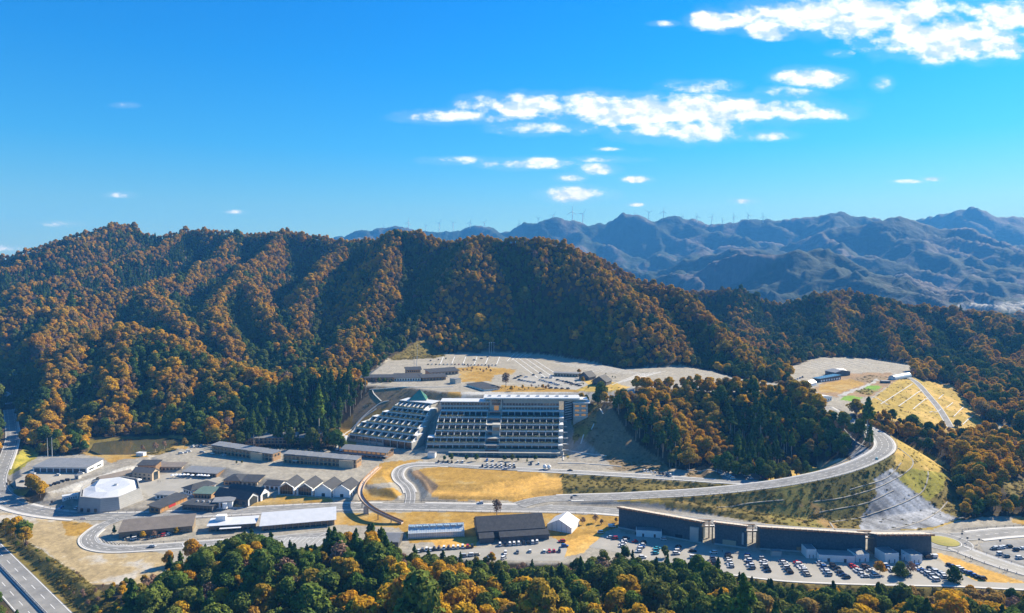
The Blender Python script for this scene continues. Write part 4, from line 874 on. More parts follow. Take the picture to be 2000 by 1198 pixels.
def forest():
    R = np.random.RandomState(4); X = []; Y = []
    for (y0, y1, sp) in ((225, 400, 6.3), (400, 460, 6), (460, 1000, 6.2), (1000, 1700, 6.1), (1700, 2320, 11)):
        ny = int((y1 - y0) / sp)
        for j in range(ny):
            yy = y0 + (j + .5) * sp; w = (1.12 if yy < 700 else .93) * yy; n = int(2 * w / sp); xs = -w + (np.arange(n) + .5 * (j % 2)) * sp
            X.append(xs + R.uniform(-.42, .42, n) * sp); Y.append(yy + R.uniform(-.42, .42, n) * sp)
    X = np.concatenate(X); Y = np.concatenate(Y); Z, rise, nat = height(X, Y, True); cls, px, py = classify(X, Y, Z, rise)
    keep = (cls == 0) | (in_poly(px, py, [(-60, 1022), (0, 1024), (80, 1080), (185, 1145), (270, 1205), (150, 1230), (60, 1130)]) & (Y < 440))
    for Rd in ROADS:      # clear of every road
        P = np.array(Rd['P'])[::2]; m = (X > P[:, 0].min() - 20) & (X < P[:, 0].max() + 20) & (Y > P[:, 1].min() - 20) & (Y < P[:, 1].max() + 20); i = np.nonzero(m)[0]; d = np.full(len(i), 1e9)
        for a, b in zip(P, P[1:]): d = np.minimum(d, seg_near(X[i], Y[i], a[0], a[1], b[0], b[1])[0])
        keep[i[d < Rd['w'] / 2 + 3.5]] = False
    for poly in NO_TREES:
        Q = [at(a, b, z) for a, b, z in poly]; keep &= ~in_poly(X, Y, [(q[0], q[1]) for q in Q])
    # what stands wholly behind a nearer hill is left out
    us, ys, acc = VIS['us'], VIS['ys'], VIS['py']; iu = np.clip(np.searchsorted(us, X / Y), 0, len(us) - 1); iy = np.clip(np.searchsorted(ys, Y - 12), 0, len(ys) - 1)
    _, pt = proj(X, Y, Z + 22); keep &= pt < acc[iy, iu] + 6
    X, Y, Z, px, py, rise = (a[keep] for a in (X, Y, Z, px, py, rise))
    hs = [height(X + a, Y + b) for a, b in ((28, 0), (-28, 0), (0, 28), (0, -28))]; conv = (Z - sum(hs) / 4)
    slope_r = (hs[1] - hs[0]) / 56.0        # positive where the ground falls to the right
    n = fbm(X, Y, 45, 4, 80); n2 = fbm(X, Y, 14, 2, 90); nl = fbm(X, Y, 160, 3, 95); u = R.random_sample(len(X))
    pa = .545 + conv * .065 + n * .9 + nl * .35 + n2 * .4 + slope_r * .25
    kind = np.where(pa + (u - .5) * .35 > .5, 0, 1)      # 0 autumn 1 evergreen 2 bare 3 conifer 4 tall
    def reg(poly, y0=0, y1=9999): return in_poly(px, py, poly) & (Y > y0) & (Y < y1)
    v = R.random_sample(len(X))
    skyl = reg([(60, 430), (480, 430), (560, 440), (500, 500), (330, 540), (180, 600), (-50, 640), (-60, 500)], 1050)
    kind[skyl & (n + nl * .6 + (v - .5) * .2 > -.02) & (conv < 5)] = 3
    kind[reg([(560, 430), (760, 430), (900, 500), (700, 520)], 1100) & (v < .35) & (conv < 3)] = 3
    kind[(kind == 1) & (v < .07)] = 3
    kind[(kind == 0) & (v > .90)] = 2
    sty = reg([(480, 840), (560, 790), (640, 752), (700, 738), (735, 745), (720, 800), (640, 872), (480, 880)], 600, 900); kind[sty & (py > 765)] = 4
    mound = reg([(1180, 740), (1700, 740), (1700, 960), (1180, 960)], 530, 720)
    low = mound & (py > 815 + 14 * np.sin(px / 60.) + n * 40); kind[low & (v < .70)] = 4; kind[low & (v >= .70)] = np.where(v[low & (v >= .70)] < .85, 1, 0)
    kind[mound & reg([(1230, 735), (1400, 730), (1420, 800), (1380, 850), (1400, 930), (1340, 930), (1310, 850), (1225, 815)]) & (v < .85)] = 0; kind[mound & reg([(1400, 735), (1640, 800), (1650, 860), (1560, 820), (1480, 778), (1400, 768)]) & (v < .8)] = 0
    kind[mound & reg([(1330, 800), (1420, 840), (1440, 930), (1340, 940), (1310, 860)])] = 0; kind[reg([(1560, 820), (1680, 830), (1680, 930), (1560, 930)], 530, 640) & (v < .75)] = 1
    kind[mound & (py <= 806) & (v < .8)] = 0
    kind[reg([(1380, 775), (1480, 770), (1560, 800), (1560, 850), (1380, 850)], 530, 720) & (v < .25)] = 3
    fl = (Y < 400) & (px < 760 + 60 * n); kind[fl] = np.where(v[fl] + n[fl] * .5 < .22, 3, np.where(v[fl] < .70, 1, np.where(v[fl] < .93, 0, 2)))
    fr = (Y < 400) & ~fl; kind[fr] = np.where(pa[fr] + (v[fr] - .5) * .6 > .84, 0, np.where(v[fr] > .80, 2, np.where(v[fr] < .1, 3, 1)))
    kind[reg([(1750, 1150), (2100, 1130), (2100, 1250), (1780, 1250)], 200, 420) & (v < .6)] = 0
    kind[reg([(1860, 870), (2100, 860), (2100, 1000), (1880, 1000)], 430, 640) & (v < .78)] = 0
    kind[reg([(150, 1060), (330, 1140), (240, 1220), (100, 1150)], 250, 430) & (v < .6)] = 2
    kind[reg([(40, 800), (200, 800), (200, 900), (40, 900)], 560, 700) & (v < .6)] = 0
    for pl_, k_, q_ in (([(905, 465), (965, 465), (1000, 600), (1005, 700), (835, 700), (825, 640), (880, 560)], 0, .7), ([(1010, 465), (1100, 478), (1240, 555), (1345, 640), (1350, 730), (1230, 730), (1150, 620), (1080, 550)], 0, .55), ([(650, 540), (770, 500), (785, 600), (700, 730), (600, 770), (590, 640)], 0, .5), ([(962, 480), (1005, 480), (1080, 600), (1130, 700), (1010, 700), (1002, 600)], 1, .85), ([(785, 510), (895, 490), (850, 580), (800, 690), (740, 700), (790, 600)], 1, .85), ([(625, 560), (645, 570), (610, 730), (585, 720)], 1, .7), ([(1400, 560), (1620, 590), (1640, 690), (1540, 700), (1460, 640)], 1, .5), ([(1840, 640), (1900, 700), (1850, 760), (1800, 700)], 1, .7)):
        m_ = reg(pl_, 850, 1600) & (v < q_); kind[m_] = k_
    mean_s = {0: .86, 1: .88, 2: .8, 3: .80, 4: .92}; S = np.array([mean_s[k] for k in kind]) * np.exp(R.normal(-.03, .28, len(X)))
    S = S * 1.07; S = np.where(Y < 400, S * 1.32, S); strip_ = reg([(-60, 1020), (60, 1070), (190, 1142), (290, 1140), (250, 1240), (140, 1240), (0, 1120)], 250, 440); S = np.where(strip_, S * .42, S); kind[strip_] = np.where(v[strip_] < .35, 2, np.where(v[strip_] < .7, 1, 0)); S = np.where((Y > 1000) , S * .98, S); S = np.where(reg([(1690, 800), (1880, 850), (1880, 885), (1700, 845)], 540, 660), S * .72, S); S = np.where((Y > 800) & (Y < 1700), S * .9, S); S = np.where(Y > 1700, S * 1.7, S)
    # crowns keep below the rim of the car parks they stand under
    belt = (Y < 400); _, top = proj(X, Y, Z + 13 * S)
    rim = np.interp(px, RIM_X, RIM_Y); tooh = belt & (top < rim); S = np.where(tooh, S * np.clip(1 - (rim - top) / 60.0, .35, 1), S)
    dist = np.hypot(X, Y); names = ['autumn', 'evergreen', 'bare', 'conifer', 'tall']
    lab = {0: 'orange-leaved autumn tree', 1: 'round dark evergreen tree', 2: 'leafless grey-brown tree', 3: 'dark green conical conifer', 4: 'cedar with bare pale trunk'}
    single = np.zeros(len(X), bool); rr = random.Random(3)
    for k in range(5):
        i = np.nonzero((kind == k) & (px > 0) & (px < 2000) & (py > 0) & (py < 1290))[0]; i = i[np.argsort(-(S[i] / dist[i]))][:300]; single[i] = True
        for j in i:
            if Y[j] < 420: pl = ('beside the motorway', 'below the loop road', 'below the white-roofed hall', 'below the grey shed', 'below the greenhouse cars', 'below the barn car park', 'below the white tent', 'below the first dark hall', 'below the second dark hall', 'below the third dark hall', 'below the white annexes', 'below the orange grass wedge')[int(np.searchsorted([230, 420, 640, 780, 920, 1060, 1200, 1360, 1480, 1660, 1840], px[j]))]
            elif px[j] > 1650: pl = 'in the valley wood right of the bend'
            elif px[j] > 1150: pl = ('on the left part' if px[j] < 1330 else 'in the middle' if px[j] < 1460 else 'on the right part') + ' of the mound beside the hotel'
            elif px[j] > 400: pl = ('on the far left of' if px[j] < 540 else 'midway up' if px[j] < 620 else 'at the hotel end of') + ' the cedar slope'
            else: pl = 'above the pond'
            tree(names[k], X[j], Y[j], Z[j], S[j], rr.uniform(0, 6.28), label=('tall ' if S[j] > 1.0 else 'mid-sized ' if S[j] > .8 else 'small ') + lab[k] + ' ' + pl, group='%s trees %s' % (names[k], pl), R=rr)
    X, Y, Z, S, kind = (a[~single] for a in (X, Y, Z, S, kind)); n_ = len(X); print('forest points', n_, 'single', single.sum())
    me = bpy.data.meshes.new('hillside_forest'); me.vertices.add(n_); me.vertices.foreach_set('co', np.stack([X, Y, Z], 1).astype(np.float32).ravel())
    flat = [(k, i) for k in range(5) for i in range(len(PROTO[names[k]]))]; start = {}; 
    for q, (k, i) in enumerate(flat): start.setdefault(k, q)
    idx = np.array([start[k] for k in kind]) + R.randint(0, 100, n_) % np.array([len(PROTO[names[k]]) for k in kind])
    a = me.attributes.new('pick', 'INT', 'POINT'); a.data.foreach_set('value', idx.astype(np.int32))
    a = me.attributes.new('size', 'FLOAT_VECTOR', 'POINT'); sv = np.stack([S * R.uniform(.88, 1.15, n_), S * R.uniform(.88, 1.15, n_), S], 1); a.data.foreach_set('vector', sv.astype(np.float32).ravel())
    a = me.attributes.new('turn', 'FLOAT_VECTOR', 'POINT'); tv = np.zeros((n_, 3)); tv[:, 2] = R.uniform(0, 6.28, n_); tv[:, 0] = R.uniform(-.06, .06, n_); a.data.foreach_set('vector', tv.astype(np.float32).ravel())
    fo = bpy.data.objects.new('hillside_forest', me); COL.objects.link(fo); tag(fo, 'autumn and evergreen woodland covering the hills behind and around the resort', 'woodland', kind='stuff')
    ng = bpy.data.node_groups.new('woodland', 'GeometryNodeTree'); ng.interface.new_socket('Geometry', in_out='INPUT', socket_type='NodeSocketGeometry'); ng.interface.new_socket('Geometry', in_out='OUTPUT', socket_type='NodeSocketGeometry')
    N = ng.nodes; L = ng.links; gi = N.new('NodeGroupInput'); go = N.new('NodeGroupOutput'); jn = N.new('GeometryNodeJoinGeometry'); L.new(jn.outputs[0], go.inputs[0])
    def attr(nm, ty): q = N.new('GeometryNodeInputNamedAttribute'); q.data_type = ty; q.inputs['Name'].default_value = nm; return q.outputs[0]
    pk = attr('pick', 'INT'); sz = attr('size', 'FLOAT_VECTOR'); tn = attr('turn', 'FLOAT_VECTOR')
    objs = {}
    for o in bpy.data.objects:
        if o.type == 'MESH' and o.name.split('.')[0] in ('crown', 'trunk'): objs.setdefault(o.data.name, o)
    for q, (k, i) in enumerate(flat):
        cmp_ = N.new('FunctionNodeCompare'); cmp_.data_type = 'INT'; cmp_.operation = 'EQUAL'; L.new(pk, cmp_.inputs[2]); cmp_.inputs[3].default_value = q
        j2 = N.new('GeometryNodeJoinGeometry')
        for mesh in PROTO[names[k]][i]:
            if mesh.name not in objs: continue
            oi = N.new('GeometryNodeObjectInfo'); oi.transform_space = 'ORIGINAL'; oi.inputs['Object'].default_value = objs[mesh.name]; L.new(oi.outputs['Geometry'], j2.inputs[0])
        ip = N.new('GeometryNodeInstanceOnPoints'); L.new(gi.outputs[0], ip.inputs['Points']); L.new(cmp_.outputs[0], ip.inputs['Selection']); L.new(j2.outputs[0], ip.inputs['Instance'])
        e2r = N.new('FunctionNodeEulerToRotation'); L.new(tn, e2r.inputs[0]); L.new(e2r.outputs[0], ip.inputs['Rotation']); L.new(sz, ip.inputs['Scale']); L.new(ip.outputs[0], jn.inputs[0])
    md = fo.modifiers.new('woodland', 'NODES'); md.node_group = ng
RIM_X = [0, 150, 230, 300, 330, 390, 470, 500, 560, 620, 650, 690, 730, 765, 800, 850, 1000, 1100, 1135, 1155, 1185, 1210, 1240, 1300, 1340, 1390, 1440, 1560, 1700, 1860, 2000, 2100]
RIM_Y = [1200, 1178, 1140, 1118, 1098, 1070, 1032, 1030, 1068, 1070, 1040, 1022, 1030, 1062, 1076, 1082, 1098, 1100, 1086, 1060, 1070, 1080, 1088, 1098, 1078, 1088, 1130, 1146, 1140, 1136, 1150, 1155]
NO_TREES = [
 [(1600, 905, 20), (1480, 945, 10), (1598, 925, 18), (1700, 898, 24)],
]
forest()
# ------------------------------------------------------------------ buildings
def crop(ox, oy, s): return lambda x, y: (ox + x / s, oy + y / s)
C1, C2, C3, C4, C5 = crop(0, 780, 2.865), crop(340, 780, 2.865), crop(760, 780, 2.865), crop(1140, 780, 2.865), crop(1500, 780, 2.866)
D6, E8, S7 = crop(640, 640, 3.333), crop(1500, 640, 3.328), crop(1200, 640, 3.328)
def frame(A, B, z):
    a = at(A[0], A[1], z); b = at(B[0], B[1], z); ang = atan2(b[1] - a[1], b[0] - a[0]); return a, ang, hypot(b[0] - a[0], b[1] - a[1])
def depth_to(A, B, C, z):
    a, ang, L = frame(A, B, z); c = at(C[0], C[1], z); return max(3.0, -(c[0] - a[0]) * sin(ang) + (c[1] - a[1]) * cos(ang))
def win_row(e, face, L, dep, n, z0, z1, m0=.8, frac=.6, mt='glass', name='window', rng=None, th=.08):
    span = L if face in 'fb' else dep; a0, a1 = rng if rng else (m0, span - m0); pitch = (a1 - a0) / n; w = pitch * frac
    mb = MB()
    if face == 'f': mb.box(-w / 2, w / 2, -th, .05, z0, z1)
    elif face == 'r': mb.box(L - .05, L + th, -w / 2, w / 2, z0, z1)
    elif face == 'l': mb.box(-th, .05, -w / 2, w / 2, z0, z1)
    first = mb.build(name, M[mt], e); out = [first]
    for i in range(n):
        o = first if i == 0 else first.copy()
        if i: COL.objects.link(o); o.parent = e; out.append(o)
        c = a0 + pitch * (i + .5); o.location = (c, 0, 0) if face == 'f' else (0, c, 0)
    return out
def house(label, cat, A, B, z, dep, h, roof='gx', rh=2.0, over=.6, wall='wood', rmat='roof_dark', wins=(), group=None, name='village_building', th=.25, hb=None, base=.0, extra=None, sink=.6):
    if isinstance(dep, tuple): dep = depth_to(A, B, dep, z)
    a, ang, L = frame(A, B, z); e = empty(name, a, ang, label, cat, group); W = MB(); o = over; R = MB()
    if roof == 'gx':
        W.prism([(0, -sink), (dep, -sink), (dep, h), (dep / 2, h + rh), (0, h)], 'x', 0, L); k = rh / (dep / 2)
        R.slab([(-o, -o, h - o * k), (L + o, -o, h - o * k), (L + o, dep / 2, h + rh), (-o, dep / 2, h + rh)], th); R.slab([(-o, dep / 2 + .002, h + rh), (L + o, dep / 2 + .002, h + rh), (L + o, dep + o, h - o * k), (-o, dep + o, h - o * k)], th)
    elif roof == 'gy':
        W.prism([(0, -sink), (L, -sink), (L, h), (L / 2, h + rh), (0, h)], 'y', 0, dep); k = rh / (L / 2)
        R.slab([(-o, -o, h - o * k), (L / 2, -o, h + rh), (L / 2, dep + o, h + rh), (-o, dep + o, h - o * k)], th); R.slab([(L / 2 + .002, -o, h + rh), (L + o, -o, h - o * k), (L + o, dep + o, h - o * k), (L / 2 + .002, dep + o, h + rh)], th)
    elif roof == 'mono':
        W.prism([(0, -sink), (dep, -sink), (dep, h + rh), (0, h)], 'x', 0, L); k = rh / dep
        R.slab([(-o, -o, h - o * k), (L + o, -o, h - o * k), (L + o, dep + o, h + rh + o * k), (-o, dep + o, h + rh + o * k)], th)
    elif roof == 'hip':
        W.box(0, L, 0, dep, -sink, h); q = min(L, dep) * .42; v = [(-o, -o, h), (L + o, -o, h), (L + o, dep + o, h), (-o, dep + o, h)]
        if L >= dep: t = [(q, dep / 2, h + rh), (L - q, dep / 2, h + rh)]; R.add(v + t, [(0, 1, 5, 4), (1, 2, 5), (2, 3, 4, 5), (3, 0, 4), (3, 2, 1, 0)])
        else: t = [(L / 2, q, h + rh), (L / 2, dep - q, h + rh)]; R.add(v + t, [(0, 1, 4), (1, 2, 5, 4), (2, 3, 5), (3, 0, 4, 5), (3, 2, 1, 0)])
    elif roof == 'flat':
        W.box(0, L, 0, dep, -sink, h); R.slab([(-o, -o, h), (L + o, -o, h), (L + o, dep + o, h), (-o, dep + o, h)], th + .1)
    elif roof == 'para':
        W.box(0, L, 0, dep, -sink, h); R.slab([(.3, .3, h), (L - .3, .3, h), (L - .3, dep - .3, h), (.3, dep - .3, h)], .1)
    W.build('wall', M[wall], e); rm = rmat + '_y' if (rmat == 'roof_dark' and roof == 'gy') else rmat; R.build('roof', M[rm], e)
    for w in wins:
        w = dict(w); win_row(e, w.pop('f'), L, dep, w.pop('n'), w.pop('z0'), w.pop('z1'), **w)
    if extra: extra(e, L, dep, h)
    return e, L, dep
def W(f, n, z0, z1, **k): return dict(f=f, n=n, z0=z0, z1=z1, **k)
def roof_units(n, mt='metal', s=1.2):
    def fn(e, L, dep, h):
        for i in range(n):
            m = MB(); x = L * (.2 + .6 * (i + .5) / n); m.box(x, x + s, dep * .5, dep * .5 + s, h + .2, h + 1.3); m.build('roof_vent', M[mt], e)
    return fn
def canopy(x0, x1, y0, y1, z, mt='slab', posts=4):
    def fn(e, L, dep, h):
        m = MB(); m.box(x0, x1, y0, y1, z, z + .25); m.build('canopy', M[mt], e); p = MB(); p.box(-.1, .1, -.1, .1, 0, z); f = None
        for i in range(posts):
            if f is None: o = f = p.build('post', M['dark_metal'], e)
            else: o = f.copy(); COL.objects.link(o); o.parent = e
            o.location = (x0 + .3 + (x1 - x0 - .6) * i / max(1, posts - 1), y0 + .3, 0)
    return fn
def both(*fs):
    def fn(e, L, dep, h):
        for g in fs: g(e, L, dep, h)
    return fn
def framed_gable(mt):      # white surround of a gable front, glazed or plain
    def fn(e, L, dep, h):
        rh = 4.0; t = .55; m = MB()
        m.box(-.15, t, -.9, -.02, 0, h); m.box(L - t, L + .15, -.9, -.02, 0, h)
        m.hexa([(-.15, -.9, h - .02), (L / 2, -.9, h + rh - .35), (L / 2, -.02, h + rh - .35), (-.15, -.02, h - .02)], [(-.15, -.9, h + .2), (L / 2, -.9, h + rh + .1), (L / 2, -.02, h + rh + .1), (-.15, -.02, h + .2)])
        m.hexa([(L / 2, -.9, h + rh - .35), (L + .15, -.9, h - .02), (L + .15, -.02, h - .02), (L / 2, -.02, h + rh - .35)], [(L / 2, -.9, h + rh + .1), (L + .15, -.9, h + .2), (L + .15, -.02, h + .2), (L / 2, -.02, h + rh + .1)])
        m.build('gable_frame', M['white'], e)
        if mt:
            g = MB(); g.prism([(1.0, .2), (L - 1.0, .2), (L - 1.0, h), (L / 2, h + rh - 1.2), (1.0, h)], 'y', -.12, -.03); g.build('glazing', M[mt], e)
            b = MB()
            for i in range(1, 5): x = 1 + (L - 2) * i / 5; b.box(x - .09, x + .09, -.22, -.12, .2, h + rh * (1 - abs(x - L / 2) / (L / 2)) - .9)
            b.box(1, L - 1, -.24, -.13, 3.0, 3.2); b.build('glazing_frame', M['wood'], e)
        else:
            b = MB(); b.box(L * .4, L * .6, -.1, .02, 0, 2.4); b.build('door', M['glass'], e)
    return fn
house('long grey-roofed garage building with open white bays above the left car park', 'garage', C1(185, 408), C1(488, 412), 5, C1(598, 372), 4.2, 'mono', 1.4, .8, 'white', 'roof_grey', [W('f', 8, .1, 3.2, frac=.86, mt='dark_metal', name='garage_door'), W('r', 2, 1.2, 2.4)], name='garage_building')
G_V = 'buildings of the shop village'
house('long low building with dark ridged roof running back from the brick-coloured gable house', 'shop', C1(570, 484), C1(745, 442), 1, 9, 4.2, 'gx', 2.0, .5, 'wood_pale', 'roof_brown', [W('f', 7, 1, 2.6, frac=.5)], G_V)
house('two storey gable house with arched white-edged end facing the plaza', 'shop', C1(742, 450), C1(852, 459), 1, C1(886, 441), 6.4, 'gx', 2.6, .5, 'wood_pale', 'roof_brown', [W('f', 4, 1, 2.6, frac=.5), W('f', 4, 4, 5.2, frac=.4), W('r', 1, .3, 6.5, frac=.7)], G_V)
house('small dark-roofed upper block behind the two storey gable house', 'shop', C1(772, 418), C1(872, 418), 1, 9, 7.2, 'mono', 1.4, .9, 'wood', 'roof_dark', [W('f', 3, 4, 5.6)], G_V)
house('small brown flat-roofed shop left of the parasol row', 'shop', C1(880, 402), C1(1018, 403), 1, 9, 3.6, 'mono', .8, .9, 'wood_pale', 'roof_brown', [W('f', 6, .8, 2.6)], G_V)
house('long restaurant with thin grey roof behind the row of white parasols', 'restaurant', C1(1030, 427), C1(1212, 438), 1, 10, 3.4, 'mono', 1.0, 1.2, 'wood', 'roof_grey', [W('f', 9, .3, 2.8, frac=.8)], G_V)
house('dark hipped-roof shop right of the parasols', 'shop', C1(1252, 480), C1(1345, 484), 1, C1(1392, 450), 3.8, 'hip', 2.4, 1.2, 'wood', 'roof_dark', [W('f', 4, .5, 2.8, frac=.7), W('r', 4, .5, 2.8)], G_V)
house('low dark-roofed shop with lit wooden end beside the hipped-roof shop', 'shop', C1(1352, 484), C1(1440, 487), 1, C1(1468, 462), 3.4, 'mono', 1.6, 1.0, 'wood_pale', 'roof_dark', [W('r', 3, .5, 2.6), W('f', 3, .5, 2.6)], G_V)
house('square shop with dark hipped roof and white end wall near the chamber hall', 'shop', C1(1072, 541), C1(1208, 502), 1, 11, 4.2, 'hip', 2.6, 1.2, 'white', 'roof_dark', [W('f', 6, .3, 3.0, frac=.75, mt='glass_warm'), W('l', 3, 1, 3)], G_V)
house('long dark-roofed market hall with lit orange and red shop front', 'market hall', C1(897, 634), C1(1048, 566), 1, 9, 3.2, 'mono', 1.2, 1.1, 'wood', 'roof_dark', [W('f', 8, .2, 2.5, frac=.8, mt='glass_warm'), W('l', 2, .6, 2.4)], G_V, extra=lambda e, L, d, h: MB().box(L * .3, L * .55, -.35, -.15, .6, 2.2).build('banner', M['red'], e))
house('flat dark-roofed building with stepped slabs beside the main road', 'shop', C1(1022, 614), C1(1188, 624), 1, 11, 3.2, 'flat', 0, 1.0, 'dark_wall', 'roof_dark', [W('f', 7, .2, 2.6, frac=.8)], G_V, extra=roof_units(3))
house('white-walled shop with pale flat canopy roof and a round white drum', 'shop', C1(1200, 610), C1(1300, 604), 1, 8, 4.4, 'flat', 0, 1.4, 'white', 'roof_grey', [W('f', 2, .2, 3.4, frac=.5, rng=(1, 6))], G_V, extra=lambda e, L, d, h: MB().bar((L * .62, -1.4, 0), (L * .62, -1.4, 4.0), 1.7, 18).build('drum', M['white'], e))
house('low shop with dull green roof between the hipped-roof and dark flat-roofed shops', 'shop', C1(1085, 552), C1(1182, 556), 1, 12, 3.4, 'mono', 1.0, .8, 'wood', 'roof_green', [W('f', 5, .3, 2.6)], G_V)
house('small white flat-roofed kiosk behind the long market hall', 'kiosk', C1(870, 556), C1(942, 560), 1, 7, 3.0, 'flat', 0, .8, 'white', 'roof_grey', [W('f', 3, .6, 2.4)], G_V, name='kiosk')
house('black-clad gable house with white lined end beside the road, nearer of a pair', 'shop', C2(228, 566), C2(412, 598), 1, C2(474, 572), 4.4, 'gx', 3.6, .7, 'dark_wall', 'roof_dark', [W('f', 5, .5, 2.6, frac=.4)], 'pair of black gable houses', extra=lambda e, L, d, h: (MB().prism([(.3, 0), (d - .3, 0), (d - .3, h), (d / 2, h + 3.1), (.3, h)], 'x', L + .02, L + .3).build('gable_frame', M['white'], e), MB().prism([(1.6, .1), (d - 1.6, .1), (d - 1.6, h - .4), (d / 2, h + 1.6), (1.6, h - .4)], 'x', L + .3, L + .42).build('glazing', M['glass'], e)))
house('black-clad gable house with white lined end, farther of a pair', 'shop', C2(300, 548), C2(482, 572), 1, C2(538, 548), 4.6, 'gx', 3.8, .7, 'dark_wall', 'roof_dark', [W('f', 5, .5, 2.6, frac=.4)], 'pair of black gable houses', extra=lambda e, L, d, h: (MB().prism([(.3, 0), (d - .3, 0), (d - .3, h), (d / 2, h + 3.3), (.3, h)], 'x', L + .02, L + .3).build('gable_frame', M['white'], e), MB().prism([(2.4, .1), (d - 2.4, .1), (d - 2.4, h - .4), (2.4, h - .4)], 'x', L + .3, L + .42).build('glazing', M['glass'], e)))
house('low dark-roofed link building left of the four white-framed gable houses', 'shop', C2(505, 504), C2(592, 510), 1, 12, 3.6, 'gx', 1.8, .6, 'white', 'roof_dark', [W('f', 3, .3, 2.6)], G_V)
lab4 = ['leftmost white-framed gable house with glazed wooden front', 'second white-framed gable house from the left with glazed wooden front', 'white-framed gable house with plain white front, left of the end one', 'rightmost white-framed gable house with plain white front']
for i, (xa, ya, xb, yb) in enumerate(((587, 531, 672, 534), (690, 536, 776, 540), (791, 541, 880, 547), (893, 546, 984, 551))):
    house(lab4[i], 'shop', C2(xa, ya), C2(xb, yb), 1, C2(xb + 62, yb - 44), 5.2, 'gy', 4.0, .35, 'white', 'roof_dark', [W('r', 4, .6, 2.8, frac=.4)], 'white-framed gable houses in a row', extra=framed_gable('glass_amber' if i == 0 else ('glass' if i == 1 else None)), name='gable_house')
# timber rows below the hotel
def stepped(nsec, drop, mt='roof_grey', d0=0):
    def fn(e, L, dep, h):
        for i in range(nsec):
            x0 = L * i / nsec - .3; x1 = L * (i + 1) / nsec + .2; z = h + .15 + (nsec - 1 - i) * drop
            MB().slab([(x0, -1.1, z), (x1, -1.1, z), (x1, dep + .6, z + .7), (x0, dep + .6, z + .7)], .22).build('roof_sheet', M[mt], e)
    return fn
def balcony_band(z):
    def fn(e, L, dep, h):
        MB().box(-.4, L + .4, -1.5, -.003, z, z + .18).build('balcony', M['wood_pale'], e); m = MB()
        n = int(L / 4)
        for i in range(n + 1): m.box(L * i / n - .08, L * i / n + .08, -1.45, -1.3, 0, h - .1)
        m.build('pillars', M['wood_pale'], e)
    return fn
G_T = 'timber guest rows below the hotel'
def pale_block(f0, f1):
    def fn(e, L, dep, h): MB().box(L * f0, L * f1, -2.4, -.01, 0, h - .2).build('stair_block', M['wood_pale'], e)
    return fn
house('two storey timber guest row with stepped pale roofs, left of the two nearer rows', 'guest house', C2(212, 302), C2(556, 348), 5, 9, 6.3, 'flat', 0, .1, 'wood', 'roof_grey', [W('f', 16, .4, 2.6, frac=.7), W('f', 16, 3.6, 5.6, frac=.6), W('r', 2, 3.6, 5.4)], G_T, extra=both(stepped(5, .28), balcony_band(3.1), pale_block(.67, .85)), name='guest_house')
house('two storey timber guest row with stepped pale roofs, right of the two nearer rows', 'guest house', C2(612, 356), C2(1022, 384), 5, 9, 6.4, 'flat', 0, .1, 'wood', 'roof_grey', [W('f', 18, .4, 2.6, frac=.7), W('f', 18, 3.6, 5.6, frac=.6), W('r', 2, 3.6, 5.4)], G_T, extra=both(stepped(6, .25), balcony_band(3.1), pale_block(.78, .97), canopy(10, 14, -3, 0, 3.0)), name='guest_house')
house('timber guest row with long grey roof in six bays behind the planted bank', 'guest house', C2(408, 250), C2(806, 246), 6, 12, 5.6, 'mono', 1.6, 1.2, 'wood', 'roof_grey', [W('f', 18, .4, 2.3, frac=.7, mt='glass'), W('f', 18, 3.2, 4.9, frac=.6)], G_T, extra=balcony_band(2.8), name='guest_house')
house('timber guest house with grey gabled roof and verandas below the angled wing', 'guest house', C2(945, 312), C2(1188, 334), 5, C2(1232, 312), 5.8, 'gx', 1.8, 1.6, 'wood', 'roof_grey', [W('f', 9, .4, 2.3, frac=.7, mt='glass'), W('f', 9, 3.2, 5, frac=.7, mt='glass_warm'), W('r', 3, 3.2, 4.6)], G_T, extra=both(balcony_band(2.8), lambda e, L, d, h: MB().box(-2, L + 3, -4.0, -1.52, 2.7, 2.95).build('veranda_roof', M['roof_grey'], e)), name='guest_house')
# row along the main road
house('long brown hall with sloping roof and gold-lit right end beside the loop road', 'hall', C1(666, 782), C1(1078, 744), 0, 11, 4.2, 'mono', 3.6, .5, 'brown_wall', 'roof_brown', [W('f', 10, .3, 2.4, frac=.35)], name='market_building')
house('low shop building with flat white roof and a white box on top', 'shop', C1(1170, 742), C1(1425, 726), 0, 9, 4.0, 'mono', .9, 1.2, 'brown_wall', 'roof_white', [W('f', 8, .3, 2.6, frac=.7)], name='market_building', extra=lambda e, L, d, h: (MB().box(3, 9, d * .55, d * .98, h + .3, h + 4).build('roof_box', M['white'], e), MB().box(7, L * .72, -4, -1.25, 2.6, 2.85).build('canopy', M['slab'], e)))
house('long hall with bright white single-slope roof beside the main road', 'hall', C2(490, 740), C2(898, 704), 0, 12, 4.0, 'mono', 3.2, 1.2, 'wood', 'roof_white', [W('f', 12, .3, 2.8, frac=.8)], name='market_building')
house('small grey ribbed-roof shed left of the greenhouse', 'shed', (734, 1069), (778, 1070), 0, 15, 3.4, 'gx', 2.4, .4, 'dark_wall', 'roof_grey', [W('f', 4, .3, 2.3)], name='shed')
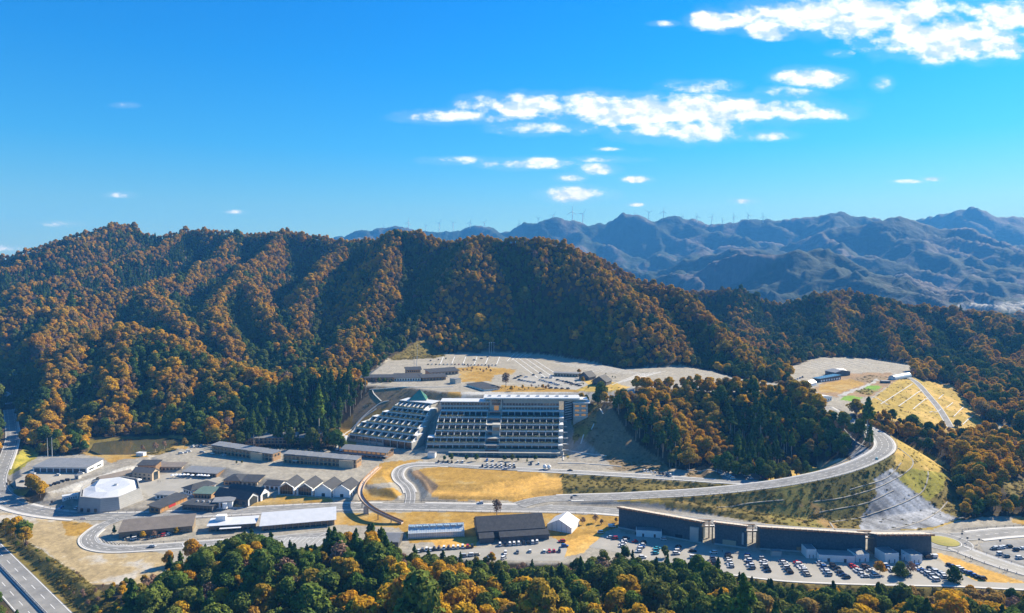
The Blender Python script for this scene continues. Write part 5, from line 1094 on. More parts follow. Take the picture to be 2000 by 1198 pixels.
house('large black-grey barn with ribbed roof and two lean-tos in front', 'barn', C3(497, 792), C3(872, 768), 0, 22, 5.6, 'gx', 5.4, .4, 'dark_wall', 'roof_dark', [W('l', 3, .5, 3), W('r', 3, .5, 3)], name='barn', extra=lambda e, L, d, h: [(MB().box(x0, x1, -5, -.003, -.5, 3.2).build('lean_to_wall', M['dark_wall'], e), MB().slab([(x0 - .3, -5.4, 3.2), (x1 + .3, -5.4, 3.2), (x1 + .3, -.42, 5.1), (x0 - .3, -.42, 5.1)], .2).build('lean_to_roof', M['roof_dark'], e)) for x0, x1 in ((.5, L * .22), (L * .31, L + 1.5))])
house('white tent hall with gabled roof on the yellow grass', 'tent', C3(885, 730), C3(1020, 752), 0, C3(1084, 708), 3.4, 'gy', 4.2, .3, 'tent', 'roof_white', name='tent_hall', extra=lambda e, L, d, h: [MB().box(x - .12, x + .12, -.12, -.004, 0, h + 4.2 * (1 - abs(x - L / 2) / (L / 2))).build('tent_pole', M['metal'], e) for x in (L * .2, L * .4, L * .6, L * .8)])
def greenhouse(A, B, z, dep, h, rh, label):
    a, ang, L = frame(A, B, z); e = empty('greenhouse', a, ang, label, 'greenhouse'); g = MB()
    g.prism([(0, 0), (dep, 0), (dep, h), (dep / 2, h + rh), (0, h)], 'x', 0, L); g.build('glazing', mat('greenhouse_glass', (.42, .50, .54), (.60, .66, .69), .5, .15, spec=.8), e)
    fm = MB(); n = 24
    for i in range(n + 1):
        x = L * i / n; r = .1 if i % 4 else .16
        for p, q in (((x, -.04, 0), (x, -.04, h)), ((x, -.04, h), (x, dep / 2, h + rh + .05)), ((x, dep / 2, h + rh + .05), (x, dep + .04, h)), ((x, dep + .04, h), (x, dep + .04, 0))): fm.bar(p, q, r, 4)
    for y, zz in ((-.05, h), (-.05, .1), (-.05, h * .5), (dep / 2, h + rh + .08), (dep * .25, h + rh / 2 + .06), (dep + .05, h)): fm.bar((0, y, zz), (L, y, zz), .14, 4)
    fm.build('glazing_frame', M['white'], e); b = MB()
    for i in range(8): b.box(L * (i + .1) / 8, L * (i + .85) / 8, dep * .28, dep * .46, h + rh * .62, h + rh * .99)
    b.build('roof_vent', M['glass_roof'], e); MB().box(.2, L - .2, -.2, -.1, 0, .5).build('base_wall', M['concrete'], e)
greenhouse(C3(108, 782), C3(420, 768), 0, 13, 3.4, 3.0, 'glass greenhouse with white frame between the shed and the black barn')
# hall with sloping concrete walls and white roof
def chamber():
    pts = [C1(432, 628), C1(560, 632), C1(672, 616), C1(806, 563), C1(790, 515), C1(700, 480), C1(500, 505), C1(440, 560)]
    P = [at(a, b, 1.0) for a, b in pts]; c = (sum(p[0] for p in P) / 8, sum(p[1] for p in P) / 8, 1.0); e = empty('concrete_hall', c, 0, 'angular concrete hall with leaning walls and a white roof inside them', 'hall')
    Q = [(p[0] - c[0], p[1] - c[1]) for p in P]; hs = [9.5, 8.6, 8.0, 8.6, 10.5, 8, 7, 9]; k = .90
    for i in range(8):
        j = (i + 1) % 8; a, b = Q[i], Q[j]; m = MB(); ti = lambda q, f: (q[0] * f, q[1] * f)
        at_, bt = ti(a, k), ti(b, k); ai, bi = ti(a, k - .035), ti(b, k - .035); a2, b2 = ti(a, .93), ti(b, .93)
        m.hexa([(a[0], a[1], -.5), (b[0], b[1], -.5), (b2[0], b2[1], -.5), (a2[0], a2[1], -.5)], [(at_[0], at_[1], hs[i]), (bt[0], bt[1], hs[j]), (bi[0], bi[1], hs[j]), (ai[0], ai[1], hs[i])]); m.build('wall', M['cast'], e)
    r = MB(); f = .84; T = [(q[0] * f, q[1] * f, hs[i] - 1.6) for i, q in enumerate(Q)]; top = [(q[0] * .55 + 2, q[1] * .5, 9.6 if i in (0, 1, 2, 7) else 11.2) for i, q in enumerate(Q)]
    r.add(T + top, [(i, (i + 1) % 8, 8 + (i + 1) % 8, 8 + i) for i in range(8)] + [tuple(range(8, 16))]); r.build('roof', M['roof_white'], e)
    for fx in (.2, .5, .8):
        x = Q[0][0] * (1 - fx) + Q[1][0] * fx; y = Q[0][1] * (1 - fx) + Q[1][1] * fx; MB().box(x - .8, x + .8, y - .25, y + .3, 0, 2.2).build('door', M['glass'], e)
    MB().box(4, 6, -1, 1, 10, 11.5).build('roof_vent', M['metal'], e)
chamber()
house('long white trailer-like service shed behind the concrete hall', 'shed', C1(350, 575), C1(440, 560), 1, 4, 3.6, 'flat', 0, .1, 'white', 'roof_white', [W('f', 6, 1.4, 2.4, frac=.4)], name='shed')
house('small white shed by the pond fence', 'shed', C1(762, 318), C1(802, 320), 5, 4, 2.6, 'flat', 0, .2, 'white', 'roof_white', name='shed')
house('small concrete hut at the edge of the left car park', 'hut', C1(418, 447), C1(440, 448), 5, 3, 2.6, 'flat', 0, .2, 'concrete', 'roof_grey', [W('f', 1, 0, 2, frac=.4, name='door', mt='dark_metal')], name='hut')

# long leaning walls with rafters along the car park
def rafter_hall(A, B, hA, hB, label, dep=11, openings=()):
    a, ang, L = frame(A, B, 0); e = empty('long_wall_hall', a, ang, label, 'hall', 'dark long-walled halls above the car park'); w = MB(); ln = 1.6
    w.hexa([(0, 0, -.5), (L, 0, -.5), (L, dep, -.5), (0, dep, -.5)], [(-.4, -ln * .0 + ln, hA), (L + .2, ln, hB), (L, dep, hB - 3.4), (0, dep, hA - 3.4)]); w.build('wall', M['stone'], e)
    r = MB(); q = 2.6
    r.slab([(-1.2, -q + ln, hA + .55), (L + .8, -q + ln, hB + .55), (L + .8, dep + 1.5, hB - 3.4), (-1.2, dep + 1.5, hA - 3.4)], .22); r.build('roof', mat('hall_roof', (.44, .38, .30), (.56, .50, .42), .5, .8, stripes=('x', 2.0, .35)), e)
    n = int(L / 3.1); rf = MB(); rf.hexa([(-.16, -q + ln - 1.0, -.10), (.16, -q + ln - 1.0, -.10), (.16, ln + .4, -1.35), (-.16, ln + .4, -1.35)], [(-.16, -q + ln - 1.0, .52), (.16, -q + ln - 1.0, .52), (.16, ln + .4, .1), (-.16, ln + .4, .1)]); f = None
    for i in range(n + 1):
        if f is None: o = f = rf.build('rafter', M['fascia'], e)
        else: o = f.copy(); COL.objects.link(o); o.parent = e
        t = i / n; o.location = (L * t, 0, hA + (hB - hA) * t)
    MB().hexa([(-1, -q + ln - .1, hA - .32), (L + .6, -q + ln - .1, hB - .32), (L + .6, -q + ln + .3, hB - .32), (-1, -q + ln + .3, hA - .32)], [(-1, -q + ln - .1, hA + .53), (L + .6, -q + ln - .1, hB + .53), (L + .6, -q + ln + .3, hB + .53), (-1, -q + ln + .3, hA + .53)]).build('fascia', M['fascia'], e)
    MB().box(-.3, L + .3, -.5, .02, -.3, .7).build('plinth', M['concrete'], e)
    for (x0, x1, z0, z1, mt, nm) in openings: MB().box(x0 * L, x1 * L, -.12 + 0, 1.2, z0, z1).build(nm, M[mt], e)
    # two open corner columns at the right end, between which light comes through
    return e, L
rafter_hall((1208, 1031), (1369, 1061), 13.2, 13.0, 'long dark stone-walled hall with timber rafters, first from the left', openings=[(.17, .22, 0, 2.6, 'dark_metal', 'door'), (.70, .78, 0, 2.6, 'glass', 'door'), (.87, .97, 0.2, 9, 'concrete', 'end_panel')])
rafter_hall((1396, 1063), (1457, 1071), 13.2, 13.2, 'short dark stone-walled hall between two longer ones, second from the left', openings=[(.25, .68, 0, 3.4, 'wood_pale', 'entrance'), (.86, .92, 2, 9, 'concrete', 'end_panel')])
rafter_hall((1485, 1073), (1690, 1086), 13.2, 13.0, 'longest dark stone-walled hall with timber rafters, third from the left', openings=[(.35, .5, 0, 2.8, 'wood', 'entrance')])
rafter_hall((1714, 1088), (1820, 1087), 13.0, 12.8, 'dark stone-walled hall at the right end beside the roundabout')
def portal(px, py, label):
    p = at(px, py, 0); e = empty('timber_portal', p, 0, label, 'portal')
    for x in (-3, 3):
        for y in (2, 9): MB().box(x - .3, x + .3, y - .3, y + .3, 0, 9 + y * .2).build('post', M['wood'], e)
    for y in (2, 9): MB().box(-4.2, 4.2, y - .25, y + .25, 9 + y * .2, 9.7 + y * .2).build('beam', M['wood'], e)
    for y in (4, 6, 8): MB().box(-4, 4, y - .15, y + .15, 10.2, 10.6).build('slat', M['wood_pale'], e)
    MB().box(-3.4, -2.9, 1, 10, 0, 2.6).build('side_wall', M['concrete'], e)
portal(1383, 1062, 'timber portal in the gap between the first and second dark halls')
portal(1470, 1072, 'timber portal in the gap between the second and third dark halls')
portal(1702, 1086, 'timber portal in the gap between the third and fourth dark halls')
G_A = 'white annexes at the foot of the dark halls'
for (A, B, h, d, lab) in ((C4(293, 768), C4(437, 777), 4.0, 6, 'low white annex in front of the first dark hall'), (C5(215, 890), C5(270, 891), 5.2, 8, 'tall narrow white annex left of the third hall entrance'), (C5(285, 908), C5(486, 917), 3.8, 8, 'long low white annex in front of the third dark hall'), (C5(490, 914), C5(566, 910), 4.6, 8, 'white annex with small door at the right end of the third hall'), (C5(655, 920), C5(731, 915), 5.6, 9, 'square white annex with grey roof in front of the fourth hall'), (C5(745, 898), C5(800, 915), 3.6, 7, 'low white link between the two annexes of the fourth hall'), (C5(800, 922), C5(862, 917), 5.0, 8, 'white annex with two doors at the right of the fourth hall')):
    house(lab, 'annex', A, B, 0, d, h, 'para', 0, 0, 'white', 'roof_grey', [W('f', 2, .1, 2.1, frac=.16, name='door', mt='dark_metal')], G_A, name='annex')
house('small grey shed in front of the third dark hall', 'shed', C4(1052, 880), C4(1106, 882), 0, 3, 3.0, 'flat', 0, .1, 'concrete', 'roof_grey', name='shed')
house('small lit kiosk box against the first dark hall', 'kiosk', C4(526, 776), C4(558, 779), 0, 2, 2.6, 'flat', 0, .1, 'white', 'roof_grey', [W('f', 2, .4, 2.0)], name='kiosk')

# upper terrace
G_U = 'bath house wings on the upper terrace'
house('brown-walled left wing of the bath house on the upper terrace', 'bath house', D6(212, 354), D6(432, 352), 44, 16, 4.6, 'mono', .8, 1, 'wood', 'roof_dark', [W('f', 8, .8, 3, frac=.5)], G_U)
house('low dark-roofed middle wing of the bath house with pale wall', 'bath house', D6(428, 350), D6(606, 347), 44, 22, 3.6, 'mono', 1.6, 1.2, 'white', 'roof_dark', [W('f', 10, .5, 2.6, frac=.6)], G_U)
house('raised timber block with gabled roof standing above the bath house', 'bath house', D6(515, 322), D6(606, 318), 44, 14, 8.2, 'gx', 2.2, 1.2, 'wood', 'roof_dark', [W('f', 6, 5.5, 7)], G_U)
house('right front wing of the bath house with pale roof edge', 'bath house', D6(618, 348), D6(770, 340), 44, 14, 3.6, 'mono', 1.2, 1.6, 'wood', 'roof_dark', [W('f', 7, .5, 2.6)], G_U)
house('right rear wing of the bath house with wide dark roof and lit timber soffit', 'bath house', D6(672, 316), D6(852, 302), 44, 18, 4.2, 'mono', 1.2, 2.0, 'wood_pale', 'roof_dark', [W('f', 8, .5, 3)], G_U)
house('grey-roofed entrance building behind the hotel roof', 'lobby', D6(905, 398), D6(1020, 434), 41, 18, 5.0, 'mono', .6, 1.2, 'white', 'roof_dark', [W('f', 6, .8, 3.2)], name='lobby_building')
house('concrete lift tower at the edge of the upper terrace', 'lift tower', D6(795, 374), D6(832, 380), 42, 8, 7.0, 'flat', 0, .1, 'hotel', 'roof_grey', name='lift_tower')
house('pale flat-roofed cafe on the upper terrace', 'cafe', D6(1472, 316), D6(1634, 322), 44, 10, 3.6, 'flat', 0, 1.0, 'wood_pale', 'roof_grey', [W('f', 8, .4, 2.6)], name='cafe_building')
house('small black gable house on the upper terrace beside the cafe', 'house', D6(1636, 338), D6(1700, 346), 44, 14, 4, 'gy', 5, .8, 'dark_wall', 'roof_dark', [W('f', 2, .5, 2.6)], name='gable_house')
house('larger black gable house on the upper terrace nearest the wooded mound', 'house', D6(1722, 372), D6(1812, 380), 44, 16, 4.2, 'gy', 5.4, .8, 'dark_wall', 'roof_dark', [W('f', 3, .5, 2.6)], name='gable_house')
house('small pale hut between the black gable houses', 'hut', D6(1690, 310), D6(1716, 312), 44, 6, 3.4, 'flat', 0, .3, 'white', 'roof_white', name='hut')
# farm on the right terrace
G_F = 'farm buildings beside the vegetable plots'
house('dark-walled farm house with grey roof beside the white tents', 'farm house', E8(370, 306), E8(438, 318), 38, E8(470, 300), 4.6, 'gx', 2.4, .6, 'dark_wall', 'roof_grey', [W('f', 4, .6, 2.4)], G_F, name='farm_building')
house('white gabled farm tent right of the dark farm house', 'tent', E8(458, 306), E8(512, 300), 38, 13, 3.6, 'gx', 2.4, .2, 'tent', 'roof_white', name='tent_hall')
house('low farm hall with solar panels on its roof', 'farm hall', E8(290, 350), E8(336, 357), 38, E8(392, 326), 4.0, 'mono', 1.2, .6, 'dark_wall', 'solar', [W('f', 3, .6, 2.4), W('r', 8, .5, 2.5, mt='white')], G_F, name='farm_building')
house('small white gabled tent left of the solar-roofed hall', 'tent', E8(234, 378), E8(280, 384), 38, 13, 3.4, 'gy', 2.6, .2, 'tent', 'roof_white', name='tent_hall')
house('wide white-roofed stable building behind the wooded mound', 'stable', E8(215, 478), E8(304, 494), 38, E8(384, 470), 4.0, 'gx', 1.8, .8, 'white', 'roof_white', [W('f', 4, .5, 2.6), W('r', 8, .8, 2.4, frac=.4)], G_F, name='farm_building')
def hoop(A, B, z, dep, label):
    a, ang, L = frame(A, B, z); e = empty('hoop_greenhouse', a, ang, label, 'greenhouse'); n = 14; m = MB(); v = []; f = []
    for y in (0, dep): v += [(L / 2 - L / 2 * cos(pi * i / n), y, 1.2 + 3.8 * sin(pi * i / n)) for i in range(n + 1)]
    v += [(0, 0, 0), (L, 0, 0), (0, dep, 0), (L, dep, 0)]; k = 2 * n + 2
    f = [(i, i + 1, n + 2 + i, n + 1 + i) for i in range(n)] + [tuple(range(n + 1)) + (k + 1, k), tuple(range(n + 1, 2 * n + 2)) + (k + 3, k + 2), (k, 0, n + 1, k + 2), (k + 1, n, 2 * n + 1, k + 3)]
    m.add(v, f); m.build('cover', M['roof_grey'] if False else mat('poly_cover', (.52, .58, .60), (.66, .70, .71), .3, .35, stripes=('y', 3, .3)), e)
    MB().box(L * .35, L * .65, -.1, .02, 0, 2.6).build('door', M['white'], e)
hoop(E8(780, 336), E8(828, 342), 38, 40, 'round-topped plastic greenhouse on the edge of the grass slope')
house('low dark water tank beside the round-topped greenhouse', 'tank', E8(742, 362), E8(796, 362), 38, 5, 2.2, 'flat', 0, .1, 'dark_wall', 'roof_grey', name='water_tank')
# ------------------------------------------------------------------ terraced hotel
def terrace_level(e, x0, x1, y, z, nb, nxt, h=4.0, plant=True, warm=0, wl=None, pf=None):
    pf = y - 5.5 if pf is None else pf
    """one storey: glazed rooms between fins under a white slab, planter in front"""
    MB().box(x0, x1, y + 2.0, nxt + 3.5, z, z + h - .32).build('storey_wall', M['hotel'], e)
    MB().box(x0 - .3, x1 + .3, y + .9, nxt + 2.2, z + h - .32, z + h).build('roof_slab', M['slab'], e)
    w = (x1 - x0) / nb; g = MB(); g.box(.5, w - .5, y + 1.82, y + 1.99, z + .3, z + 2.9)
    fm = MB(); fm.hexa([(-.14, pf + 1.7, z + .01), (.14, pf + 1.7, z + .01), (.14, y + 1.99, z + .01), (-.14, y + 1.99, z + .01)], [(-.14, pf + 1.9, z + 1.3), (.14, pf + 1.9, z + 1.3), (.14, y + 1.99, z + h - .34), (-.14, y + 1.99, z + h - .34)])
    g1 = g.build('window', M['glass'], e); wl.append(g1); f1 = fm.build('fin', M['slab'], e); g1.location = (x0, 0, 0); f1.location = (x0, 0, 0)
    for i in range(1, nb + 1):
        if i < nb: o = g1.copy(); COL.objects.link(o); o.parent = e; o.location = (x0 + w * i, 0, 0); wl.append(o)
        o = f1.copy(); COL.objects.link(o); o.parent = e; o.location = (x0 + w * i, 0, 0)
    MB().box(x0, x1, pf, pf + 1.65, z - .6, z + .75).build('planter', M['hotel'], e); MB().box(x0, x1, pf + 1.66, y + 1.99, z - .3, z).build('terrace_floor', M['concrete'], e)
    if plant:
        R = random.Random(int(z * 10 + x0)); pts = []
        for i in range(int((x1 - x0) * 20)): pts.append(((R.uniform(x0, x1), pf + .9 + R.gauss(0, .5), z + .8 + abs(R.gauss(0, .45))), (0, -.2, 1)))
        v, f = leaf_cloud(pts, .32, R); me = np_mesh('planting', v, f, [PLANT]); o = bpy.data.objects.new('planting', me); COL.objects.link(o); o.parent = e
PLANT = bpy.data.materials.new('terrace_plants'); PLANT.use_nodes = True
_b = PLANT.node_tree.nodes['Principled BSDF']; _b.inputs['Roughness'].default_value = .9
_n = PLANT.node_tree.nodes.new('ShaderNodeTexNoise'); _n.inputs['Scale'].default_value = .8; _r = PLANT.node_tree.nodes.new('ShaderNodeValToRGB')
_r.color_ramp.elements[0].position = .35; _r.color_ramp.elements[1].position = .65; _r.color_ramp.elements[0].color = (.04, .08, .02, 1); _r.color_ramp.elements[1].color = (.18, .17, .05, 1)
PLANT.node_tree.links.new(_n.outputs[0], _r.inputs[0]); PLANT.node_tree.links.new(_r.outputs[0], _b.inputs['Base Color'])
def strip(e, nm, mt, x0, x1, y0, y1, z0, z1): return MB().box(x0, x1, y0, y1, z0, z1).build(nm, M[mt], e)
def hotel_main():
    A, B = (830.5, 887), (1100, 889); a, ang, L = frame(A, B, 5); e = empty('terraced_hotel', a, ang, 'large concrete terraced hotel with white-edged planted storeys and a central stair tower', 'hotel')
    sx = L / 269.5; X = lambda px: (px - 830.5) * sx; wl = []
    ys = [0, 6, 14.5, 23.5, 34, 44, 51]; zs = [5.6 + 4.0 * i for i in range(7)]
    # podium
    strip(e, 'podium', 'hotel', 0, X(947), -.5, 6, -1, 4.0); strip(e, 'podium', 'hotel', X(974), X(1100), -.5, 6, -1, 4.0)
    n = 0
    Lx = [831, 833, 848, 851, 853, 857, 858]
    for k in range(6):
        # height above the hotel's own origin
        z = 4.0 + 4.0 * k + (.6 if k else 0); y = ys[k] + 2; nxt = ys[k + 1]
        f = 600.0 / (601 + y)   # farther storeys are drawn narrower in the photograph: keep their real ends
        def XX(px): return ((px - 1000) / F * (a[1] + y)) - a[0]
        xl0, xl1, xr0, xr1 = XX(Lx[k]), XX(946.5 + k * .5), XX(974 + k * .7), XX(1091)
        pf = y - 1.8 if k == 0 else ys[k - 1] + 2 + .9 + 1.0; terrace_level(e, xl0, xl1, y, z, 9 if k < 2 else 8, nxt + 2, wl=wl, pf=pf); terrace_level(e, xr0, xr1, y, z, 9, nxt + 2, wl=wl, pf=pf)
        # core: recessed glazed stair hall
        strip(e, 'core_storey', 'hotel', xl1 + .4, xr0 - .4, y + 2.5, nxt + 6, z, z + 3.7)
        strip(e, 'core_glazing', 'glass_amber' if k in (1, 2) else 'glass', xl1 + 2, xr0 - 2, y + 2.3, y + 2.49, z + .4, z + 3.0)
        strip(e, 'core_slab', 'hotel', xl1 + .4, xr0 - .4, y - .2, y + 2.48, z + 3.4, z + 3.75)
    z = 28.2; y = ys[6] + 2.5
    def XX(px, yy=y): return ((px - 1000) / F * (a[1] + yy)) - a[0]
    for (p0, p1, nb, top) in ((858, 952, 16, 2), (979, 1089, 18, 3)):
        x0, x1 = XX(p0), XX(p1); w = (x1 - x0) / nb
        strip(e, 'tower_wall', 'hotel', x0, x1, y, y + 13, z - 4, z + 4.0 * top - (0 if top == 2 else .8))
        for q in range(2):
            zz = z + q * 4.0; strip(e, 'floor_band', 'slab', x0 - .2, x1 + .2, y - 1.4, y - .01, zz - .3, zz + .1)
            g = MB().box(.35, w - .35, y - .1, y + .05, zz + .7, zz + 2.6).build('window', M['glass_curtain'] if q == 0 else M['glass'], e); g.location = (x0, 0, 0); wl.append(g)
            for i in range(1, nb): o = g.copy(); COL.objects.link(o); o.parent = e; o.location = (x0 + w * i, 0, 0); wl.append(o)
            if q:
                d = MB().box(-.1, .1, y - 1.3, y - .02, zz + .11, zz + 3.2).build('fin', M['hotel'], e); d.location = (x0, 0, 0)
                for i in range(1, nb // 2 + 1): o = d.copy(); COL.objects.link(o); o.parent = e; o.location = (x0 + w * 2 * i, 0, 0)
    strip(e, 'roof', 'roof_white', XX(856), XX(954), y - 2.4, y + 14, z + 8.0, z + 8.5)
    strip(e, 'penthouse', 'hotel', XX(945), XX(1125), y + 1.2, y + 14, z + 8.6, z + 11.6); strip(e, 'penthouse_glazing', 'glass', XX(985), XX(1085), y + 1.05, y + 1.19, z + 9.2, z + 11)
    strip(e, 'roof', 'roof_white', XX(941), XX(1130), y - 2.2, y + 15, z + 11.6, z + 12.2); strip(e, 'roof_edge', 'slab', XX(943), XX(1128), y - 2.6, y - 2.21, z + 11.2, z + 12.3)
    for i in range(9): strip(e, 'roof_unit', 'metal', XX(950 + i * 19), XX(956 + i * 19), y + 5, y + 8, z + 12.2, z + 13.2)
    strip(e, 'core_tower', 'hotel', XX(953), XX(978), y - 1.0, y + 12, 4, z + 10.9); strip(e, 'core_window', 'glass', XX(957), XX(975), y - 1.2, y - 1.01, z + 8.4, z + 10.2)
    strip(e, 'core_window', 'glass_warm', XX(962), XX(971), y - 1.2, y - 1.01, z - 1, z + 4.5); strip(e, 'core_window', 'glass', XX(958), XX(974), y - 1.2, y - 1.01, z + 5, z + 7.6)
    yt = 16; strip(e, 'stair_tower', 'hotel', XX(960, yt), XX(975.5, yt), yt + 1, yt + 9, 8, 22.5); strip(e, 'stair_tower_window', 'wood', XX(960, yt) + .8, XX(975.5, yt) - .8, yt + .85, yt + .99, 17, 20)
    # side wall and open stair on the right
    for k in range(6):
        y0 = ys[k] + 1; zt = 8 + 4 * k
        strip(e, 'side_wall', 'hotel', XX(1091.3, y0), XX(1099.5, y0), y0, ys[k + 1] + 1, -1, zt + (.8 if k else 0))
        strip(e, 'side_wall_cap', 'slab', XX(1091.3, y0) - .1, XX(1099.5, y0) + .1, y0 - .1, ys[k + 1] + .8, zt + (.82 if k else .02), zt + (1.1 if k else .3))
    strip(e, 'stair_bay', 'dark_wall', XX(1099.6), XX(1116), y + 3, y + 12, 18, z + 11)
    for i in range(8): MB().slab([(XX(1101), y + .4, 19 + i * 2.3), (XX(1114), y + .4, 20.4 + i * 2.3), (XX(1114), y + 2.6, 20.4 + i * 2.3), (XX(1101), y + 2.6, 19 + i * 2.3)], .35).build('stair_flight', M['slab'], e)
    xo, x1 = XX(1117), XX(1145); zt = z + 7.6
    strip(e, 'end_tower', 'hotel', xo, x1, y - 3, y + 12, 14, zt); strip(e, 'roof_slab', 'slab', xo - .8, x1 + 2, y - 4, y + 13, zt, zt + .5); strip(e, 'end_tower_top', 'hotel', xo + 1, x1 - 2, y, y + 10, zt + .5, zt + 3); strip(e, 'roof_slab', 'slab', xo - .5, x1, y - 1.5, y + 11, zt + 3, zt + 3.4)
    for q in range(3):
        for i in range(2): wl.append(strip(e, 'window', 'glass_warm', xo + 1.4 + i * 6.2, xo + 5.4 + i * 6.2, y - 3.1, y - 2.95, zt - 3.6 - q * 4.2, zt - 1.9 - q * 4.2))
        strip(e, 'floor_band', 'slab', xo - .1, x1 + .1, y - 3.2, y - 3.01, zt - 4.6 - q * 4.2, zt - 4.3 - q * 4.2)
    # footbridge frame right of the side wall
    for k in range(6): strip(e, 'walkway', 'slab', XX(1100, 8), XX(1111, 8), 8 + k * 7, 9 + k * 7, 2 + k * 3.6, 2.5 + k * 3.6)
    strip(e, 'entrance_canopy', 'hotel', XX(875, -4), XX(1095, -4), -5.5, -1.2, 2.6, 3.1)
    for i in range(16): strip(e, 'porch_pillar', 'hotel', XX(880 + i * 14, -4), XX(880 + i * 14, -4) + .6, -5.3, -4.7, -.5, 2.59)
    strip(e, 'entrance_glazing', 'glass', XX(947, -.5), XX(974, -.5), 1.2, 1.4, .2, 3.8); strip(e, 'podium', 'hotel', X(947) + .01, X(974) - .01, 1.41, 5, -1, 4.2)
    print('hotel windows', len(wl))
    for o in wl[:10] if False else []: pass
    return e, wl
H, HW = hotel_main()
def merge_extra(wl, keep=100):
    """beyond a hundred windows, the ones that show smallest become one part"""
    ex = wl[keep:]
    if not ex: return
    byp = {}
    for o in ex: byp.setdefault(o.data.materials[0].name, []).append(o)
    for mn, L in byp.items():
        vs = []; fs = []
        for o in L:
            n = len(vs); vs += [tuple(v.co + o.location) for v in o.data.vertices]; fs += [tuple(i + n for i in p.vertices) for p in o.data.polygons]
        me = bpy.data.meshes.new('windows'); me.from_pydata(vs, [], fs); me.materials.append(L[0].data.materials[0]); q = bpy.data.objects.new('windows', me); COL.objects.link(q); q.parent = L[0].parent; q['kind'] = 'stuff'
    for o in ex: bpy.data.objects.remove(o)
merge_extra(HW, 100)
def hotel_wing():
    A, B = D6(118, 742), D6(545, 800); z0 = 5; a, ang, L = frame(A, B, z0); e = empty('terraced_hotel', a, ang, 'angled left wing of the hotel with stepped white-edged planted storeys and glazed restaurant below', 'hotel'); wl = []
    # corners measured storey by storey: (left px, left py, right px, right py) of the slab's front edge
    rows = [((118, 700), (562, 742)), ((172, 658), (590, 700)), ((212, 616), (605, 655)), ((285, 578), (628, 612)), ((350, 548), (645, 575)), ((420, 517), (660, 540)), ((462, 480), (685, 490))]
    def loc(p, z): q = at(p[0], p[1], z); dx, dy = q[0] - a[0], q[1] - a[1]; return dx * cos(-ang) - dy * sin(-ang), dx * sin(-ang) + dy * cos(-ang)
    prev = None; lv = []
    for k, (l, r) in enumerate(rows):
        zt = z0 + 8.5 + 3.9 * k; (x0, y0), (x1, y1) = loc(D6(*l), zt), loc(D6(*r), zt); lv.append((x0, x1, (y0 + y1) / 2, zt - z0))
    for k in range(7):
        x0, x1, y, zt = lv[k]; nxt = lv[k + 1][2] if k < 6 else y + 12
        if k == 0:
            strip(e, 'restaurant_wall', 'hotel', x0, x1, y + 1.5, nxt + 4, -1, zt - .4); strip(e, 'roof_slab', 'slab', x0 - .5, x1 + .5, y, nxt + 1.5, zt - .38, zt)
            strip(e, 'restaurant_glazing', 'glass_amber', x0 + (x1 - x0) * .55, x1 - 1, y + 1.3, y + 1.49, .5, zt - 1.2); strip(e, 'restaurant_glazing', 'glass', x0 + 1, x0 + (x1 - x0) * .53, y + 1.3, y + 1.49, 4.4, zt - 1.4)
            for i in range(10): xx = x0 + (x1 - x0) * i / 9; strip(e, 'pillar', 'hotel', xx - .3, xx + .3, y + .4, y + 1.0, -1, zt - .39)
        else:
            terrace_level(e, x0, x1, y - .9, zt - 3.9, 9 if k < 5 else 7, nxt - 1, h=3.9, wl=wl, pf=lv[k - 1][2] + (1.0 if k > 1 else 1.1))
        strip(e, 'side_wall', 'hotel', x1 + .35, x1 + 1.1, y - 1.5, nxt - .5, -1, zt - .8)
    x0, x1, y, zt = lv[6]; strip(e, 'roof', 'roof_white', x0 - 1, x1 + 2.0, y - 1, y + 14, zt + .02, zt + .6); 
    merge_extra(wl, 100)
    c = at(818, 779, 38); g = empty('glass_pyramid', c, 0, 'green glass pyramid roof behind the top of the left hotel wing', 'pyramid roof'); m = MB(); s = 8.5; m.add([(-s, -s, 0), (s, -s, 0), (s, s, 0), (-s, s, 0), (1, 0, 9.5)], [(0, 1, 4), (1, 2, 4), (2, 3, 4), (3, 0, 4), (3, 2, 1, 0)]); m.build('roof', mat('green_roof_glass', (.05, .20, .15), (.08, .27, .20), .4, .25, spec=.7), g); mm = MB()
    for p in ((-s, -s), (s, -s), (s, s), (-s, s), (0, -s), (s, 0)): mm.bar((p[0], p[1], .05), (1, 0, 9.6), .12, 4)
    mm.build('rib', M['dark_metal'], g); MB().box(-s - .2, s + .2, -s - .2, s + .2, -6, -.01).build('wall', M['hotel'], g)
hotel_wing()
house('concrete link between the two hotel wings at roof level', 'link block', D6(640, 548), D6(728, 536), 28, 12, 8.0, 'flat', 0, .6, 'hotel', 'slab', [W('f', 5, 1, 2.8, mt='glass_warm'), W('f', 5, 4.6, 6.6, mt='glass_warm')], name='link_block')
house('pale service block at the foot of the hotel left of its entrance', 'service block', C3(215, 328), C3(256, 330), 5, 5, 4.2, 'flat', 0, .1, 'slab', 'roof_grey', name='service_block')
